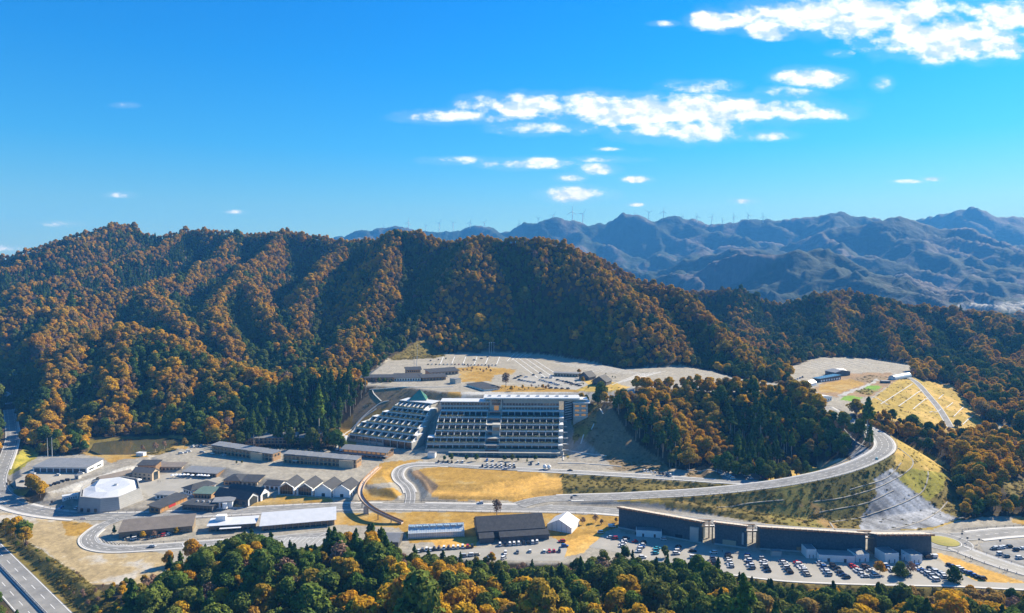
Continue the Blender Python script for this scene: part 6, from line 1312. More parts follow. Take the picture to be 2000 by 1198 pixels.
# stepped escalator covers beside the timber rows
for i, (A, B) in enumerate((((658, 884), (668, 852)), ((666, 886), (676, 856)))):
    a = at(A[0], A[1], 5); b = at(B[0], B[1], 13); e = empty('escalator_cover', a, 0, ['left', 'right'][i] + ' of the two dark covered escalators climbing beside the guest house', 'escalator', 'covered escalators'); d = (b[0] - a[0], b[1] - a[1], b[2] - a[2]); m = MB(); l = hypot(d[0], d[1]); nx, ny = -d[1] / l * 1.3, d[0] / l * 1.3
    m.hexa([(-nx, -ny, 0), (nx, ny, 0), (d[0] + nx, d[1] + ny, d[2]), (d[0] - nx, d[1] - ny, d[2])], [(-nx, -ny, 2.4), (nx, ny, 2.4), (d[0] + nx, d[1] + ny, d[2] + 2.4), (d[0] - nx, d[1] - ny, d[2] + 2.4)]); m.build('cover', M['dark_metal'], e)
    k = MB(); k.hexa([(-nx * 1.1, -ny * 1.1, 2.42), (nx * 1.1, ny * 1.1, 2.42), (d[0] + nx * 1.1, d[1] + ny * 1.1, d[2] + 2.42), (d[0] - nx * 1.1, d[1] - ny * 1.1, d[2] + 2.42)], [(-nx, -ny, 2.6), (nx, ny, 2.6), (d[0] + nx, d[1] + ny, d[2] + 2.6), (d[0] - nx, d[1] - ny, d[2] + 2.6)]); k.build('roof', M['slab'], e)
# ------------------------------------------------------------------ footbridge, masts, parasols, tanks
def footbridge():
    pts = [at(*C2(1150, 378), 5.3), at(*C2(1105, 418), 6.0), at(*C2(1062, 465), 6.4), at(*C2(1042, 520), 6.6), at(*C2(1058, 565), 6.6), at(*C2(1108, 612), 6.0), at(*C2(1180, 650), 4.2), at(*C2(1278, 692), .6)]
    P = catmull(pts, 2.0); o0 = (P[0][0], P[0][1], 0); L = [(p[0] - o0[0], p[1] - o0[1], p[2]) for p in P]; e = empty('footbridge', o0, 0, 'curved timber-decked footbridge over the main road', 'footbridge')
    def band(w, z0, z1, d0, nm, mt):
        A = offset_line(L, d0 - w / 2); B = offset_line(L, d0 + w / 2); m = MB()
        for i in range(len(L) - 1):
            b = [(A[i][0], A[i][1], A[i][2] + z0), (A[i + 1][0], A[i + 1][1], A[i + 1][2] + z0), (B[i + 1][0], B[i + 1][1], B[i + 1][2] + z0), (B[i][0], B[i][1], B[i][2] + z0)]
            m.hexa(b, [(q[0], q[1], q[2] - z0 + z1) for q in b])
        m.build(nm, mt, e)
    band(3.4, -.45, 0, 0, 'deck', mat('deck', (.50, .41, .33), (.60, .50, .42), .6, .8)); band(.16, .003, 1.15, 1.6, 'parapet', M['wood']); band(.16, .003, 1.15, -1.6, 'parapet', M['wood']); band(.9, -1.1, -.453, 0, 'girder', M['wood_dark'])
    for i in (10, 18, 26, 33, 40, 47, 53, 58):
        if i < len(L) - 3: p = L[i]; MB().bar((p[0], p[1], -.3), (p[0], p[1], p[2] - 1.0), .32, 8).build('pillar', M['dark_metal'], e)
    c = at(*C2(1075, 640), 0); MB().box(c[0] - o0[0] - 1.6, c[0] - o0[0] + 1.6, c[1] - o0[1] - 1.0, c[1] - o0[1] + 1.0, -.3, 4.6).build('lift_shaft', M['concrete'], e)
    return P
BR = footbridge()
def mast(px, py, z, h, label, r=.25, cap=True, name='light_mast'):
    p = at(px, py, z); e = empty(name, p, 0, label, 'mast'); MB().bar((0, 0, -.5), (0, 0, h), r, 8, r * .55).build('pole', M['metal'], e)
    if cap: MB().box(-.9, .9, -.25, .25, h + .001, h + .7).build('lamp_head', M['slab'], e)
mast(*D6(1053, 173), 44, 16.5, 'left of three pale tall masts at the back of the upper car park', .35); mast(*D6(1067, 173), 44, 16.5, 'middle of three pale tall masts at the back of the upper car park', .35); mast(*D6(1082, 173), 44, 16.5, 'right of three pale tall masts at the back of the upper car park', .35)
mast(*D6(585, 212), 44, 20, 'thin tall mast at the left end of the upper car park'); mast(*D6(563, 247), 44, 11, 'left of two short thick pale poles on the upper terrace', .4, False); mast(*D6(580, 252), 44, 12, 'right of two short thick pale poles on the upper terrace', .4, False)
mast(*C1(268, 320), 5, 16, 'left of two tall masts behind the grey-roofed garage building', .3, False); mast(*C1(293, 320), 5, 16.5, 'right of two tall masts behind the grey-roofed garage building', .3, False)
def parasol():
    e = empty('parasol'); m = MB(); n = 8; m.add([(1.7 * cos(2 * pi * i / n), 1.7 * sin(2 * pi * i / n), 2.3) for i in range(n)] + [(0, 0, 3.1)] + [(1.68 * cos(2 * pi * i / n), 1.68 * sin(2 * pi * i / n), 2.2) for i in range(n)], [(i, (i + 1) % n, n) for i in range(n)] + [(i, n + 1 + i, n + 1 + (i + 1) % n, (i + 1) % n) for i in range(n)]); m.build('canopy', M['tent'], e); MB().bar((0, 0, 0), (0, 0, 3.0), .06, 5).build('pole', M['metal'], e); return e
PZ = parasol(); od = ['first', 'second', 'third', 'fourth', 'fifth', 'sixth', 'seventh', 'eighth', 'ninth', 'tenth', 'eleventh']
pp = [(966, 440), (985, 438), (1008, 438), (1028, 437), (1050, 437), (1076, 440), (1110, 440), (1126, 440), (1144, 442), (1164, 443)]
for i, c in enumerate(pp):
    o = PZ if i == 0 else copy_tree(PZ); o.location = at(*C1(*c), 1.0); tag(o, 'white square-set parasol, %s from the left of the row before the restaurant' % od[i], 'parasol', 'white parasols on the plaza')
o = copy_tree(PZ); o.location = at(*C1(775, 470), 1); tag(o, 'white parasol standing alone behind the concrete hall', 'parasol'); o.scale = (1.5, 1.5, 1.2)
if 'group' in o: del o['group']
def tank():
    e = empty('gas_tank'); m = MB(); n = 12; v = []; f = []
    for j in range(7):
        a = -pi / 2 + pi * j / 6
        for i in range(n): v.append((1.7 * cos(a) * cos(2 * pi * i / n), 1.7 * cos(a) * sin(2 * pi * i / n), 2.4 + 1.7 * sin(a)))
    for j in range(6):
        for i in range(n): f.append((j * n + i, j * n + (i + 1) % n, (j + 1) * n + (i + 1) % n, (j + 1) * n + i))
    m.add(v, f); m.build('vessel', M['white'], e, True); p = MB()
    for i in range(4): a = pi / 4 + i * pi / 2; p.box(1.1 * cos(a) - .12, 1.1 * cos(a) + .12, 1.1 * sin(a) - .12, 1.1 * sin(a) + .12, 0, 1.6)
    p.build('stand', M['concrete'], e); return e
t1 = tank(); t1.location = at(*C3(871, 393), 5); tag(t1, 'left of two round white tanks at the right end of the hotel car park', 'tank', 'round white tanks'); t2 = copy_tree(t1); t2.location = at(*C3(895, 395), 5); t2['label'] = 'right of two round white tanks at the right end of the hotel car park'
# boundary fence by the pond and road signs
fence([at(a, b, 5.2) for a, b in ((196, 888), (225, 888), (255, 890), (282, 892))], 'thin railing between the yellow grass and the pond', 'railing', 'railing', 1.4, 3)
def sign(px, py, z, label, c, w=1.2, h=1.6):
    e = empty('road_sign', at(px, py, z), 0, label, 'road sign'); MB().bar((0, 0, 0), (0, 0, 2.6), .07, 6).build('post', M['metal'], e); MB().box(-w, w, -.05, .05, 2.0, 2.0 + h).build('panel', M[c], e)
sign(*C1(465, 690), 0, 'white direction board at the corner of the loop road', 'white', 1.8, 1.4); sign(*C3(1020, 572), 0, 'dark board on the tip of the gravel island', 'dark_metal', .8, 1.8); sign(*C1(40, 497), 3.5, 'dark board at the entrance to the left car park', 'dark_metal', .7, 2.2); sign(*C1(291, 600), 1, 'dark board beside the slip lane near the concrete hall', 'dark_metal', .8, 2.2)
for i, (x, y) in enumerate(((1085, 775), (1115, 800), (1180, 808), (1298, 815))): sign(*C5(x, y), 0, ['dark board at the roundabout exit', 'slim sign right of the roundabout', 'sign on the rail beside the right car park', 'square board above the right car park'][i], 'dark_metal', .6, 1.2)
# ------------------------------------------------------------------ vehicles
def car_proto(kind):
    Lc, Hb, Ht, x0, x1, x2, x3 = dict(hatch=(3.9, .85, 1.5, -1.7, -1.35, .55, 1.15), van=(3.6, 1.0, 1.85, -1.75, -1.65, .95, 1.45), suv=(4.6, 1.0, 1.72, -2.2, -1.8, .6, 1.2), sedan=(4.6, .85, 1.42, -1.7, -1.1, .55, 1.25), truck=(4.6, 1.1, 1.95, .6, .75, 1.7, 2.1))[kind]
    e = empty('parked_car' if kind != 'truck' else 'light_truck'); h = Lc / 2; w = .84; b = MB()
    pr = [(-h, .35), (h - .15, .35), (h, .5), (h - .05, Hb * .78), (x3, Hb), (-h + .1, Hb), (-h, Hb * .8)]
    b.prism(pr, 'y', -w, w); b.hexa([(x1, -w * .78, Ht - .09), (x2, -w * .78, Ht - .09), (x2, w * .78, Ht - .09), (x1, w * .78, Ht - .09)], [(x1 + .08, -w * .72, Ht), (x2 - .1, -w * .72, Ht), (x2 - .1, w * .72, Ht), (x1 + .08, w * .72, Ht)])
    if kind == 'truck': b.box(-h, .45, -w, w, Hb + .01, 1.9)
    b.build('body', M['car'], e)
    g = MB(); g.hexa([(x0, -w * .96, Hb + .003), (x3, -w * .96, Hb + .003), (x3, w * .96, Hb + .003), (x0, w * .96, Hb + .003)], [(x1, -w * .79, Ht - .093), (x2, -w * .79, Ht - .093), (x2, w * .79, Ht - .093), (x1, w * .79, Ht - .093)]); g.build('windows', M['glass'], e)
    f = None
    for x in (-h * .62, h * .64):
        for y in (-w, w):
            if f is None: f = o = MB().bar((0, -.1, 0), (0, .1, 0), .32, 10).build('wheel', M['tyre'], e)
            else: o = f.copy(); COL.objects.link(o); o.parent = e
            o.location = (x, y, .32)
    l = None
    for y in (-.55, .55):
        if l is None: l = o = MB().box(-.03, .03, -.18, .18, -.07, .07).build('headlight', M['white'], e)
        else: o = l.copy(); COL.objects.link(o); o.parent = e
        o.location = (h - .0, y, .66)
    return e
PAINTS = dict(white=(.78, .78, .77), silver=(.42, .44, .46), black=(.02, .02, .025), red=(.45, .02, .03), blue=(.03, .12, .38), grey=(.13, .14, .15), teal=(.05, .32, .42), navy=(.02, .04, .12), brown=(.14, .08, .06), beige=(.5, .45, .36))
CP = {}; RC = random.Random(5); CARN = {}
def car(x, y, z, ang, kind, colour, label, group):
    first = kind not in CP
    if first: CP[kind] = car_proto(kind); e = CP[kind]
    else: e = copy_tree(CP[kind])
    e.location = (x, y, z); e.rotation_euler = (0, 0, ang); e.scale = (1, 1, 1); tag(e, label, 'car' if kind != 'truck' else 'truck', group)
    for c in e.children:
        if c.data.materials[0].name == 'car_paint': c.color = (*PAINTS[colour], 1)
    return e
KW = dict(hatch='hatchback', van='boxy van', suv='large car', sedan='saloon', truck='light truck')
ORD = ['first', 'second', 'third', 'fourth', 'fifth', 'sixth', 'seventh', 'eighth', 'ninth', 'tenth', 'eleventh', 'twelfth', 'thirteenth', 'fourteenth', 'fifteenth', 'sixteenth']
def row(cf, a, b, n, z, ang, where, order='from the near end', cols=None, mix=None):
    """n cars between two points of a row"""
    cols = cols or ''
    P, Q = at(*cf(*a), z), at(*cf(*b), z)
    for i in range(n):
        t = i / max(1, n - 1); c = {'w': 'white', 's': 'silver', 'k': 'black', 'r': 'red', 'b': 'blue', 'g': 'grey', 't': 'teal', 'n': 'navy', 'o': 'brown', 'e': 'beige'}[cols[i]] if i < len(cols) else RC.choice(['white'] * 6 + ['black'] * 4 + ['silver'] * 3 + ['grey', 'navy', 'blue', 'brown'])
        k = RC.choice(['hatch', 'van', 'van', 'suv', 'sedan', 'hatch']) if mix is None else mix
        x = P[0] + (Q[0] - P[0]) * t + RC.gauss(0, .15); y = P[1] + (Q[1] - P[1]) * t + RC.gauss(0, .12)
        if n > 1: lab = '%s %s, %s %s, %s' % (c, KW[k], ORD[min(i, 15)], order, where)
        else: lab = '%s %s %s' % (c, KW[k], where)
        zz = z + .09 if abs(z) < 3 else z + .09
        car(x, y, zz, ang + RC.gauss(0, .035) + (pi if RC.random() < .4 else 0), k, c, lab, 'cars ' + ('in the ' + where if n > 1 else 'standing alone'))
X, Yh = .04, pi / 2
G = 'row before the dark halls'
for i, (a, b, n, cl) in enumerate((((218, 826), (228, 796), 3, 'www'), ((306, 856), (334, 808), 5, 'wwbwk'), ((402, 868), (408, 838), 3, 'ttt'), ((518, 868), (531, 830), 4, 'wwsk'), ((730, 925), (722, 898), 3, 'kkn'), ((824, 942), (806, 876), 6, 'swwskn'), ((940, 950), (912, 880), 6, 'gwnwsb'), ((1032, 966), (1000, 898), 6, 'kkwsws'), ((1157, 975), (1112, 908), 6, 'kkwswn'), ((1256, 990), (1196, 918), 7, 'esswwwr'), ((1372, 988), (1322, 918), 6, 'swsbsw'), ((1466, 1002), (1390, 932), 7, 'knkgkkk'))):
    row(C4, a, b, n, 0, X, '%s row before the dark halls' % ORD[i], 'from the front', cl)
for i, (a, b, n, cl) in enumerate((((540, 995), (472, 935), 6, 'swswrr'), ((606, 992), (545, 940), 5, 'wswko'), ((700, 965), (660, 935), 4, 'wwbw'), ((778, 985), (735, 945), 4, 'swwg'), ((948, 1018), (828, 940), 8, 'wwswsbwb'), ((992, 1000), (905, 950), 6, 'wwswsk'), ((1205, 1010), (1015, 932), 9, 'kkbbswwnk'))):
    row(C5, a, b, n, 0, X, '%s row before the right-hand annexes' % ORD[i], 'from the front', cl)
row(C5, (900, 892), (925, 886), 2, 0, X, 'pair beside the last dark hall', 'from the left', 'kw', 'truck')
row(C5, (1262, 842), (1345, 830), 5, 0, X, 'rear row right of the roundabout', 'from the left', 'gwwwk'); row(C5, (1298, 872), (1332, 884), 2, 0, X, 'near pair right of the roundabout', 'from the left', 'wg'); row(C5, (1390, 848), (1425, 840), 2, 0, X, 'rear right pair past the roundabout', 'from the left', 'kw'); row(C5, (1406, 892), (1410, 892), 1, 0, X, 'with rusty side at the right frame edge', cols='w')
for (x, y, c, k, w) in ((148, 777, 'w', 'hatch', 'in the open lot below the first dark hall'), (178, 782, 'r', 'van', 'beside a white car below the first dark hall'), (237, 782, 'g', 'suv', 'above the white cars in the open lot below the first dark hall'), (285, 801, 'r', 'hatch', 'alone below the low white annex'), (446, 788, 'w', 'van', 'against the right part of the first dark hall'), (92, 750, 'w', 'van', 'at the left corner of the first dark hall'), (157, 716, 'w', 'truck', 'parked against the left end of the first dark hall'), (308, 759, 'k', 'suv', 'in the shade beside the low white annex'), (608, 853, 'k', 'sedan', 'alone below the second dark hall'), (612, 888, 'w', 'van', 'above the orange trees below the second dark hall'), (726, 862, 'w', 'suv', 'alone in the lane below the third dark hall'), (115, 875, 'w', 'hatch', 'half hidden by the tall evergreen'), (330, 890, 'w', 'suv', 'behind the round evergreen below the first hall'), (1104 / 1, 1, 'w', 'hatch', '')):
    if w: row(C4, (x, y), (x, y), 1, 0, X, w, cols=c, mix=k)
row(C3, (165, 852), (232, 845), 4, 0, Yh, 'left part of the row below the greenhouse', 'from the left', 'wgww'); row(C3, (252, 843), (465, 827), 9, 0, Yh, 'right part of the row below the greenhouse', 'from the left', 'kowowwwrk', 'van'); row(C3, (622, 820), (830, 804), 9, 0, Yh, 'row below the black barn', 'from the left', 'wkwwwkkww', 'van')
row(C3, (870, 856), (950, 853), 4, 0, Yh, 'near row on the asphalt right of the barn', 'from the left', 'wrrk', 'hatch'); row(C3, (965, 800), (965, 800), 1, 0, X, 'at the right end of the barn car park', cols='r', mix='suv'); row(C3, (980, 826), (980, 826), 1, 0, X, 'with dark front at the right end of the barn car park', cols='b', mix='suv'); row(C3, (640, 895), (640, 895), 1, 0, .8, 'leaving the lot below the barn', cols='w', mix='van')
row(C3, (575, 872), (790, 855), 4, 0, Yh, 'row behind trees below the barn', 'from the left', 'rwgw'); row(C3, (420, 882), (490, 874), 3, 0, X, 'three below the greenhouse row', 'from the left', 'swe')
row(C3, (278, 354), (352, 357), 4, 5, Yh, 'dark group left in the hotel car park', 'from the left', 'kgkk', 'van'); row(C3, (384, 354), (410, 356), 2, 5, Yh, 'two white ones by the hotel planting', 'from the left', 'ww', 'van'); row(C3, (550, 345), (583, 347), 2, 5, Yh, 'two by the hotel entrance', 'from the left', 'bw')
row(C3, (522, 379), (608, 382), 4, 5, Yh, 'near row of the hotel car park', 'from the left', 'ksws', 'van'); row(C3, (550, 369), (702, 372), 7, 5, Yh, 'middle row of the hotel car park', 'from the left', 'wwswkww', 'van'); row(C3, (628, 384), (702, 384), 4, 5, Yh, 'right near row of the hotel car park', 'from the left', 'wkwg', 'van'); row(C3, (650, 394), (650, 394), 1, 5, X, 'crossing the hotel car park', cols='w', mix='suv'); row(C3, (795, 366), (836, 366), 2, 5, Yh, 'two near the round tanks', 'from the left', 'kw'); row(C3, (1010, 403), (1010, 403), 1, 5.3, X, 'on the upper access road in the shade', cols='k', mix='sedan')
row(C4, (337, 405), (485, 430), 8, 7.2, Yh, 'shaded row along the access road', 'from the left', 'wswskknw')
row(C4, (775, 396), (832, 447), 8, 8, X, 'left row of the shaded woodland car park', 'from the far end', 'bwswwsww'); row(C4, (868, 400), (932, 446), 7, 8, X, 'middle row of the shaded woodland car park', 'from the far end', 'wkswwsw'); row(C4, (955, 402), (1022, 448), 7, 8, X, 'right row of the shaded woodland car park', 'from the far end', 'kknkkbr')
def moving(cf, x, y, z, ang, c, k, lab): p = at(*cf(x, y), z); car(p[0], p[1], z + .12, ang, k, c, lab, 'cars driving')
moving(C3, 1042, 546, .6, .12, 'grey', 'sedan', 'grey saloon car driving where the climbing road leaves the main road'); moving(C3, 512, 584, .05, pi, 'white', 'suv', 'white car driving on the main road left of the bare conifer'); moving(C5, 608, 340, 27.5, .9, 'teal', 'hatch', 'teal car driving round the bend of the climbing road'); moving(C1, 852, 828, .1, .1, 'silver', 'sedan', 'silver car driving on the loop road below the brown hall')
for (x, y, c, k, w) in ((183, 420, 'w', 'suv', 'at the back of the left car park near the garage'), (322, 428, 'w', 'hatch', 'in the middle of the left car park'), (127, 465, 'k', 'hatch', 'alone at the left of the left car park'), (455, 418, 'w', 'suv', 'below the right end of the garage building')): row(C1, (x, y), (x, y), 1, 5, .1, w, cols=c, mix=k)
row(C1, (252, 495), (378, 457), 6, 5, .25, 'slanting row of the left car park', 'from the left', 'wkkgkk'); row(C1, (345, 610), (430, 610), 2, 1, Yh, 'pair in the shade before the concrete hall', 'from the left', 'bw'); row(C1, (372, 568), (372, 568), 1, 1, .3, 'parked beside the concrete hall', cols='w', mix='truck')
row(C1, (720, 786), (748, 786), 2, 0, .5, 'pair below the left part of the brown hall', 'from the left', 'ew'); row(C1, (845, 780), (938, 762), 5, 0, .9, 'group below the right part of the brown hall', 'from the left', 'gkorw')
row(C1, (1012, 306), (1055, 296), 3, 5, .1, 'group of three left of the first timber row', 'from the left', 'www'); row(C1, (1080, 270), (1126, 266), 3, 5, Yh, 'rear group left of the first timber row', 'from the left', 'wsw'); row(C1, (1130, 300), (1250, 316), 3, 5, X, 'shaded row before the first timber row', 'from the left', 'sww')
row(D6, (655, 243), (880, 243), 10, 44, Yh, 'left rear row of the upper car park', 'from the left', 'kwkwswskrw'); row(D6, (890, 246), (1095, 248), 10, 44, Yh, 'right rear row of the upper car park', 'from the left', 'knswrwkwws'); row(D6, (670, 218), (770, 205), 3, 44, Yh, 'back left of the upper car park', 'from the left', 'kgk'); row(D6, (955, 215), (1045, 194), 3, 44, .4, 'middle of the upper car park', 'from the left', 'gkg')
row(D6, (1218, 335), (1258, 318), 3, 44, .5, 'short rear left row of the terrace car park', 'from the left', 'kkk'); row(D6, (1290, 326), (1385, 300), 3, 44, .4, 'rear middle row of the terrace car park', 'from the left', 'wgk'); row(D6, (1245, 345), (1345, 362), 6, 44, .5, 'left near row of the terrace car park', 'from the left', 'nswsws'); row(D6, (1385, 345), (1500, 378), 8, 44, .5, 'middle row of the terrace car park', 'from the left', 'wwswbwsw'); row(D6, (1400, 330), (1450, 333), 3, 44, .5, 'upper middle row of the terrace car park', 'from the left', 'ssw'); row(D6, (1500, 345), (1640, 382), 9, 44, .5, 'right row of the terrace car park', 'from the left', 'kwkkknkkk'); row(D6, (1450, 398), (1565, 402), 4, 44, .5, 'nearest row of the terrace car park', 'from the left', 'knkg')
row(E8, (178, 342), (222, 326), 4, 38, 1.0, 'row at the farm entrance', 'from the left', 'wwbk')
# ------------------------------------------------------------------ scrub on the banks
def scrub():
    R = np.random.RandomState(12); n = 120000; X = R.uniform(-330, 620, n); Y = 300 + 750 * R.random_sample(n) ** 1.4; Z, rise, nat = height(X, Y, True); cls, px, py = classify(X, Y, Z, rise); nm = list(GC)
    pr = np.zeros(n)
    for c, p in (('brush', .95), ('brush2', 1.0), ('weed', .8), ('green', .25), ('ygreen', .10), ('bare', .2), ('rock', .05), ('soil', .0)): pr[cls == nm.index(c)] = p
    d = np.full(n, 1e9)
    for Rd in ROADS:
        P = np.array(Rd['P'])[::3]
        for a, b in zip(P, P[1:]): d = np.minimum(d, seg_near(X, Y, a[0], a[1], b[0], b[1])[0] - Rd['w'] / 2)
    k = (R.random_sample(n) < pr) & (d > 2.5) & (fbm(X, Y, 8, 2, 5) > -.35) & (px > -100) & (px < 2100); X, Y, Z = X[k], Y[k], Z[k]; n = len(X); print('scrub', n)
    rr = random.Random(2); lo = []
    for i in range(3):
        pts = [((rr.gauss(0, .8), rr.gauss(0, .8), abs(rr.gauss(0, .45))), (0, 0, 1)) for _ in range(46)]; v, f = leaf_cloud(pts, .33, rr); lo.append((v, f))
    mt = foliage('scrub_leaves', [(.12, .10, .025), (.17, .125, .035), (.09, .09, .02), (.22, .15, .04)], .1)
    # one joined mesh of low bushes, thinned with distance
    V = []; Fc = []; c = 0
    for i in range(n):
        v, f = lo[i % 3]; s = rr.uniform(.4, .8); a = rr.uniform(0, 6.28); ca, sa = cos(a) * s, sin(a) * s; A = np.array(v); B = np.stack([A[:, 0] * ca - A[:, 1] * sa + X[i], A[:, 0] * sa + A[:, 1] * ca + Y[i], A[:, 2] * s + Z[i]], 1); V.append(B); Fc.append(np.arange(len(f) * 5).reshape(-1, 5) + c); c += len(v)
    V = np.concatenate(V).astype(np.float32); Fc = np.concatenate(Fc).astype(np.int32); me = bpy.data.meshes.new('scrub'); me.vertices.add(len(V)); me.vertices.foreach_set('co', V.ravel()); me.loops.add(Fc.size); me.polygons.add(len(Fc)); me.loops.foreach_set('vertex_index', Fc.ravel()); me.polygons.foreach_set('loop_start', np.arange(0, Fc.size, 5, dtype=np.int32)); me.update(calc_edges=True); me.materials.append(mt)
    o = bpy.data.objects.new('scrub', me); COL.objects.link(o); tag(o, 'low brown-green scrub growing over the road banks', 'scrub', kind='stuff')
scrub()
# ------------------------------------------------------------------ people
def person_mesh(pose):
    bm = bmesh.new(); sk = bm.verts.layers.skin.verify(); s = .28 if pose == 'walk' else .06
    J = dict(pel=(0, 0, .95, .15), che=(0, .02, 1.32, .17), nec=(0, .02, 1.5, .06), hea=(0, .04, 1.66, .11), hip1=(-.1, 0, .9, .1), kn1=(-.11, s * .5, .5, .075), an1=(-.11, s * .9 - .05, .08, .05), to1=(-.11, s * .9 + .14, .04, .04), hip2=(.1, 0, .9, .1), kn2=(.11, -s * .2, .5, .075), an2=(.11, -s * .9, .1, .05), to2=(.11, -s * .9 + .17, .04, .04), sh1=(-.2, .02, 1.42, .07), el1=(-.27, -s * .4, 1.14, .05), ha1=(-.27, -s * .3 + .1, .88, .04), sh2=(.2, .02, 1.42, .07), el2=(.27, s * .3, 1.14, .05), ha2=(.27, s * .7 + .1, .9, .04))
    V = {k: bm.verts.new(v[:3]) for k, v in J.items()}
    for k, v in J.items(): V[k][sk].radius = (v[3], v[3])
    V['pel'][sk].use_root = True
    for a, b in (('pel', 'che'), ('che', 'nec'), ('nec', 'hea'), ('pel', 'hip1'), ('hip1', 'kn1'), ('kn1', 'an1'), ('an1', 'to1'), ('pel', 'hip2'), ('hip2', 'kn2'), ('kn2', 'an2'), ('an2', 'to2'), ('che', 'sh1'), ('sh1', 'el1'), ('el1', 'ha1'), ('che', 'sh2'), ('sh2', 'el2'), ('el2', 'ha2')): bm.edges.new((V[a], V[b]))
    me = bpy.data.meshes.new('person_' + pose); bm.to_mesh(me); bm.free(); me.materials.append(M['cloth']); return me
PM = {p: person_mesh(p) for p in ('walk', 'stand')}; RP = random.Random(9)
def person(p, pose, label, colour, rz=None):
    o = bpy.data.objects.new('person', PM[pose]); COL.objects.link(o); o.location = p; o.rotation_euler = (0, 0, RP.uniform(0, 6.28) if rz is None else rz); o.modifiers.new('skin', 'SKIN'); sb = o.modifiers.new('smooth', 'SUBSURF'); sb.levels = sb.render_levels = 1; o.color = (*colour, 1); tag(o, label, 'person')
for i, t in enumerate((.13, .2, .38, .41, .60, .66, .72)):
    p = BR[int(t * (len(BR) - 1))]; person((p[0] + RP.uniform(-.8, .8), p[1], p[2] + .01), 'walk', 'person in dark clothes on the footbridge, %s from its far end' % ORD[i], RP.choice([(.03, .03, .05), (.1, .05, .04), (.06, .06, .07)]))
for (cf, x, y, z, lab, c, ps) in ((C1, 885, 465, 1.1, 'person in dark clothes, left of two standing on the plaza by the gable house', (.03, .03, .04), 'stand'), (C1, 896, 466, 1.1, 'person in grey, right of two standing on the plaza by the gable house', (.1, .1, .12), 'stand'), (C1, 1022, 432, 1.1, 'person walking at the left end of the parasols', (.2, .05, .04), 'walk'), (C2, 545, 545, 1.1, 'person in blue walking below the low link building', (.05, .08, .2), 'walk'), (C2, 553, 546, 1.1, 'person in dark walking beside another below the low link building', (.04, .04, .04), 'walk'), (C5, 1105, 890, .2, 'person in black, left of the group on the pavement above the orange grass', (.02, .02, .02), 'stand'), (C5, 1135, 902, .2, 'person in black, middle of the group on the pavement above the orange grass', (.02, .02, .02), 'walk'), (C5, 1143, 903, .2, 'person in dark grey, right of the group on the pavement above the orange grass', (.05, .05, .05), 'stand'), (C5, 1325, 963, .2, 'person in black, left of two at the far right pavement', (.02, .02, .03), 'walk'), (C5, 1337, 965, .2, 'person in grey, right of two at the far right pavement', (.06, .06, .06), 'walk'), (C4, 775, 858, .1, 'person crossing the car park below the third dark hall', (.02, .02, .02), 'walk'), (C4, 865, 868, .1, 'person beside the car park lane before the third dark hall', (.3, .3, .3), 'walk'), (C4, 688, 790, .1, 'person in the gap between the first two dark halls', (.1, .1, .1), 'walk')):
    person(at(*cf(x, y), z), ps, lab, c)
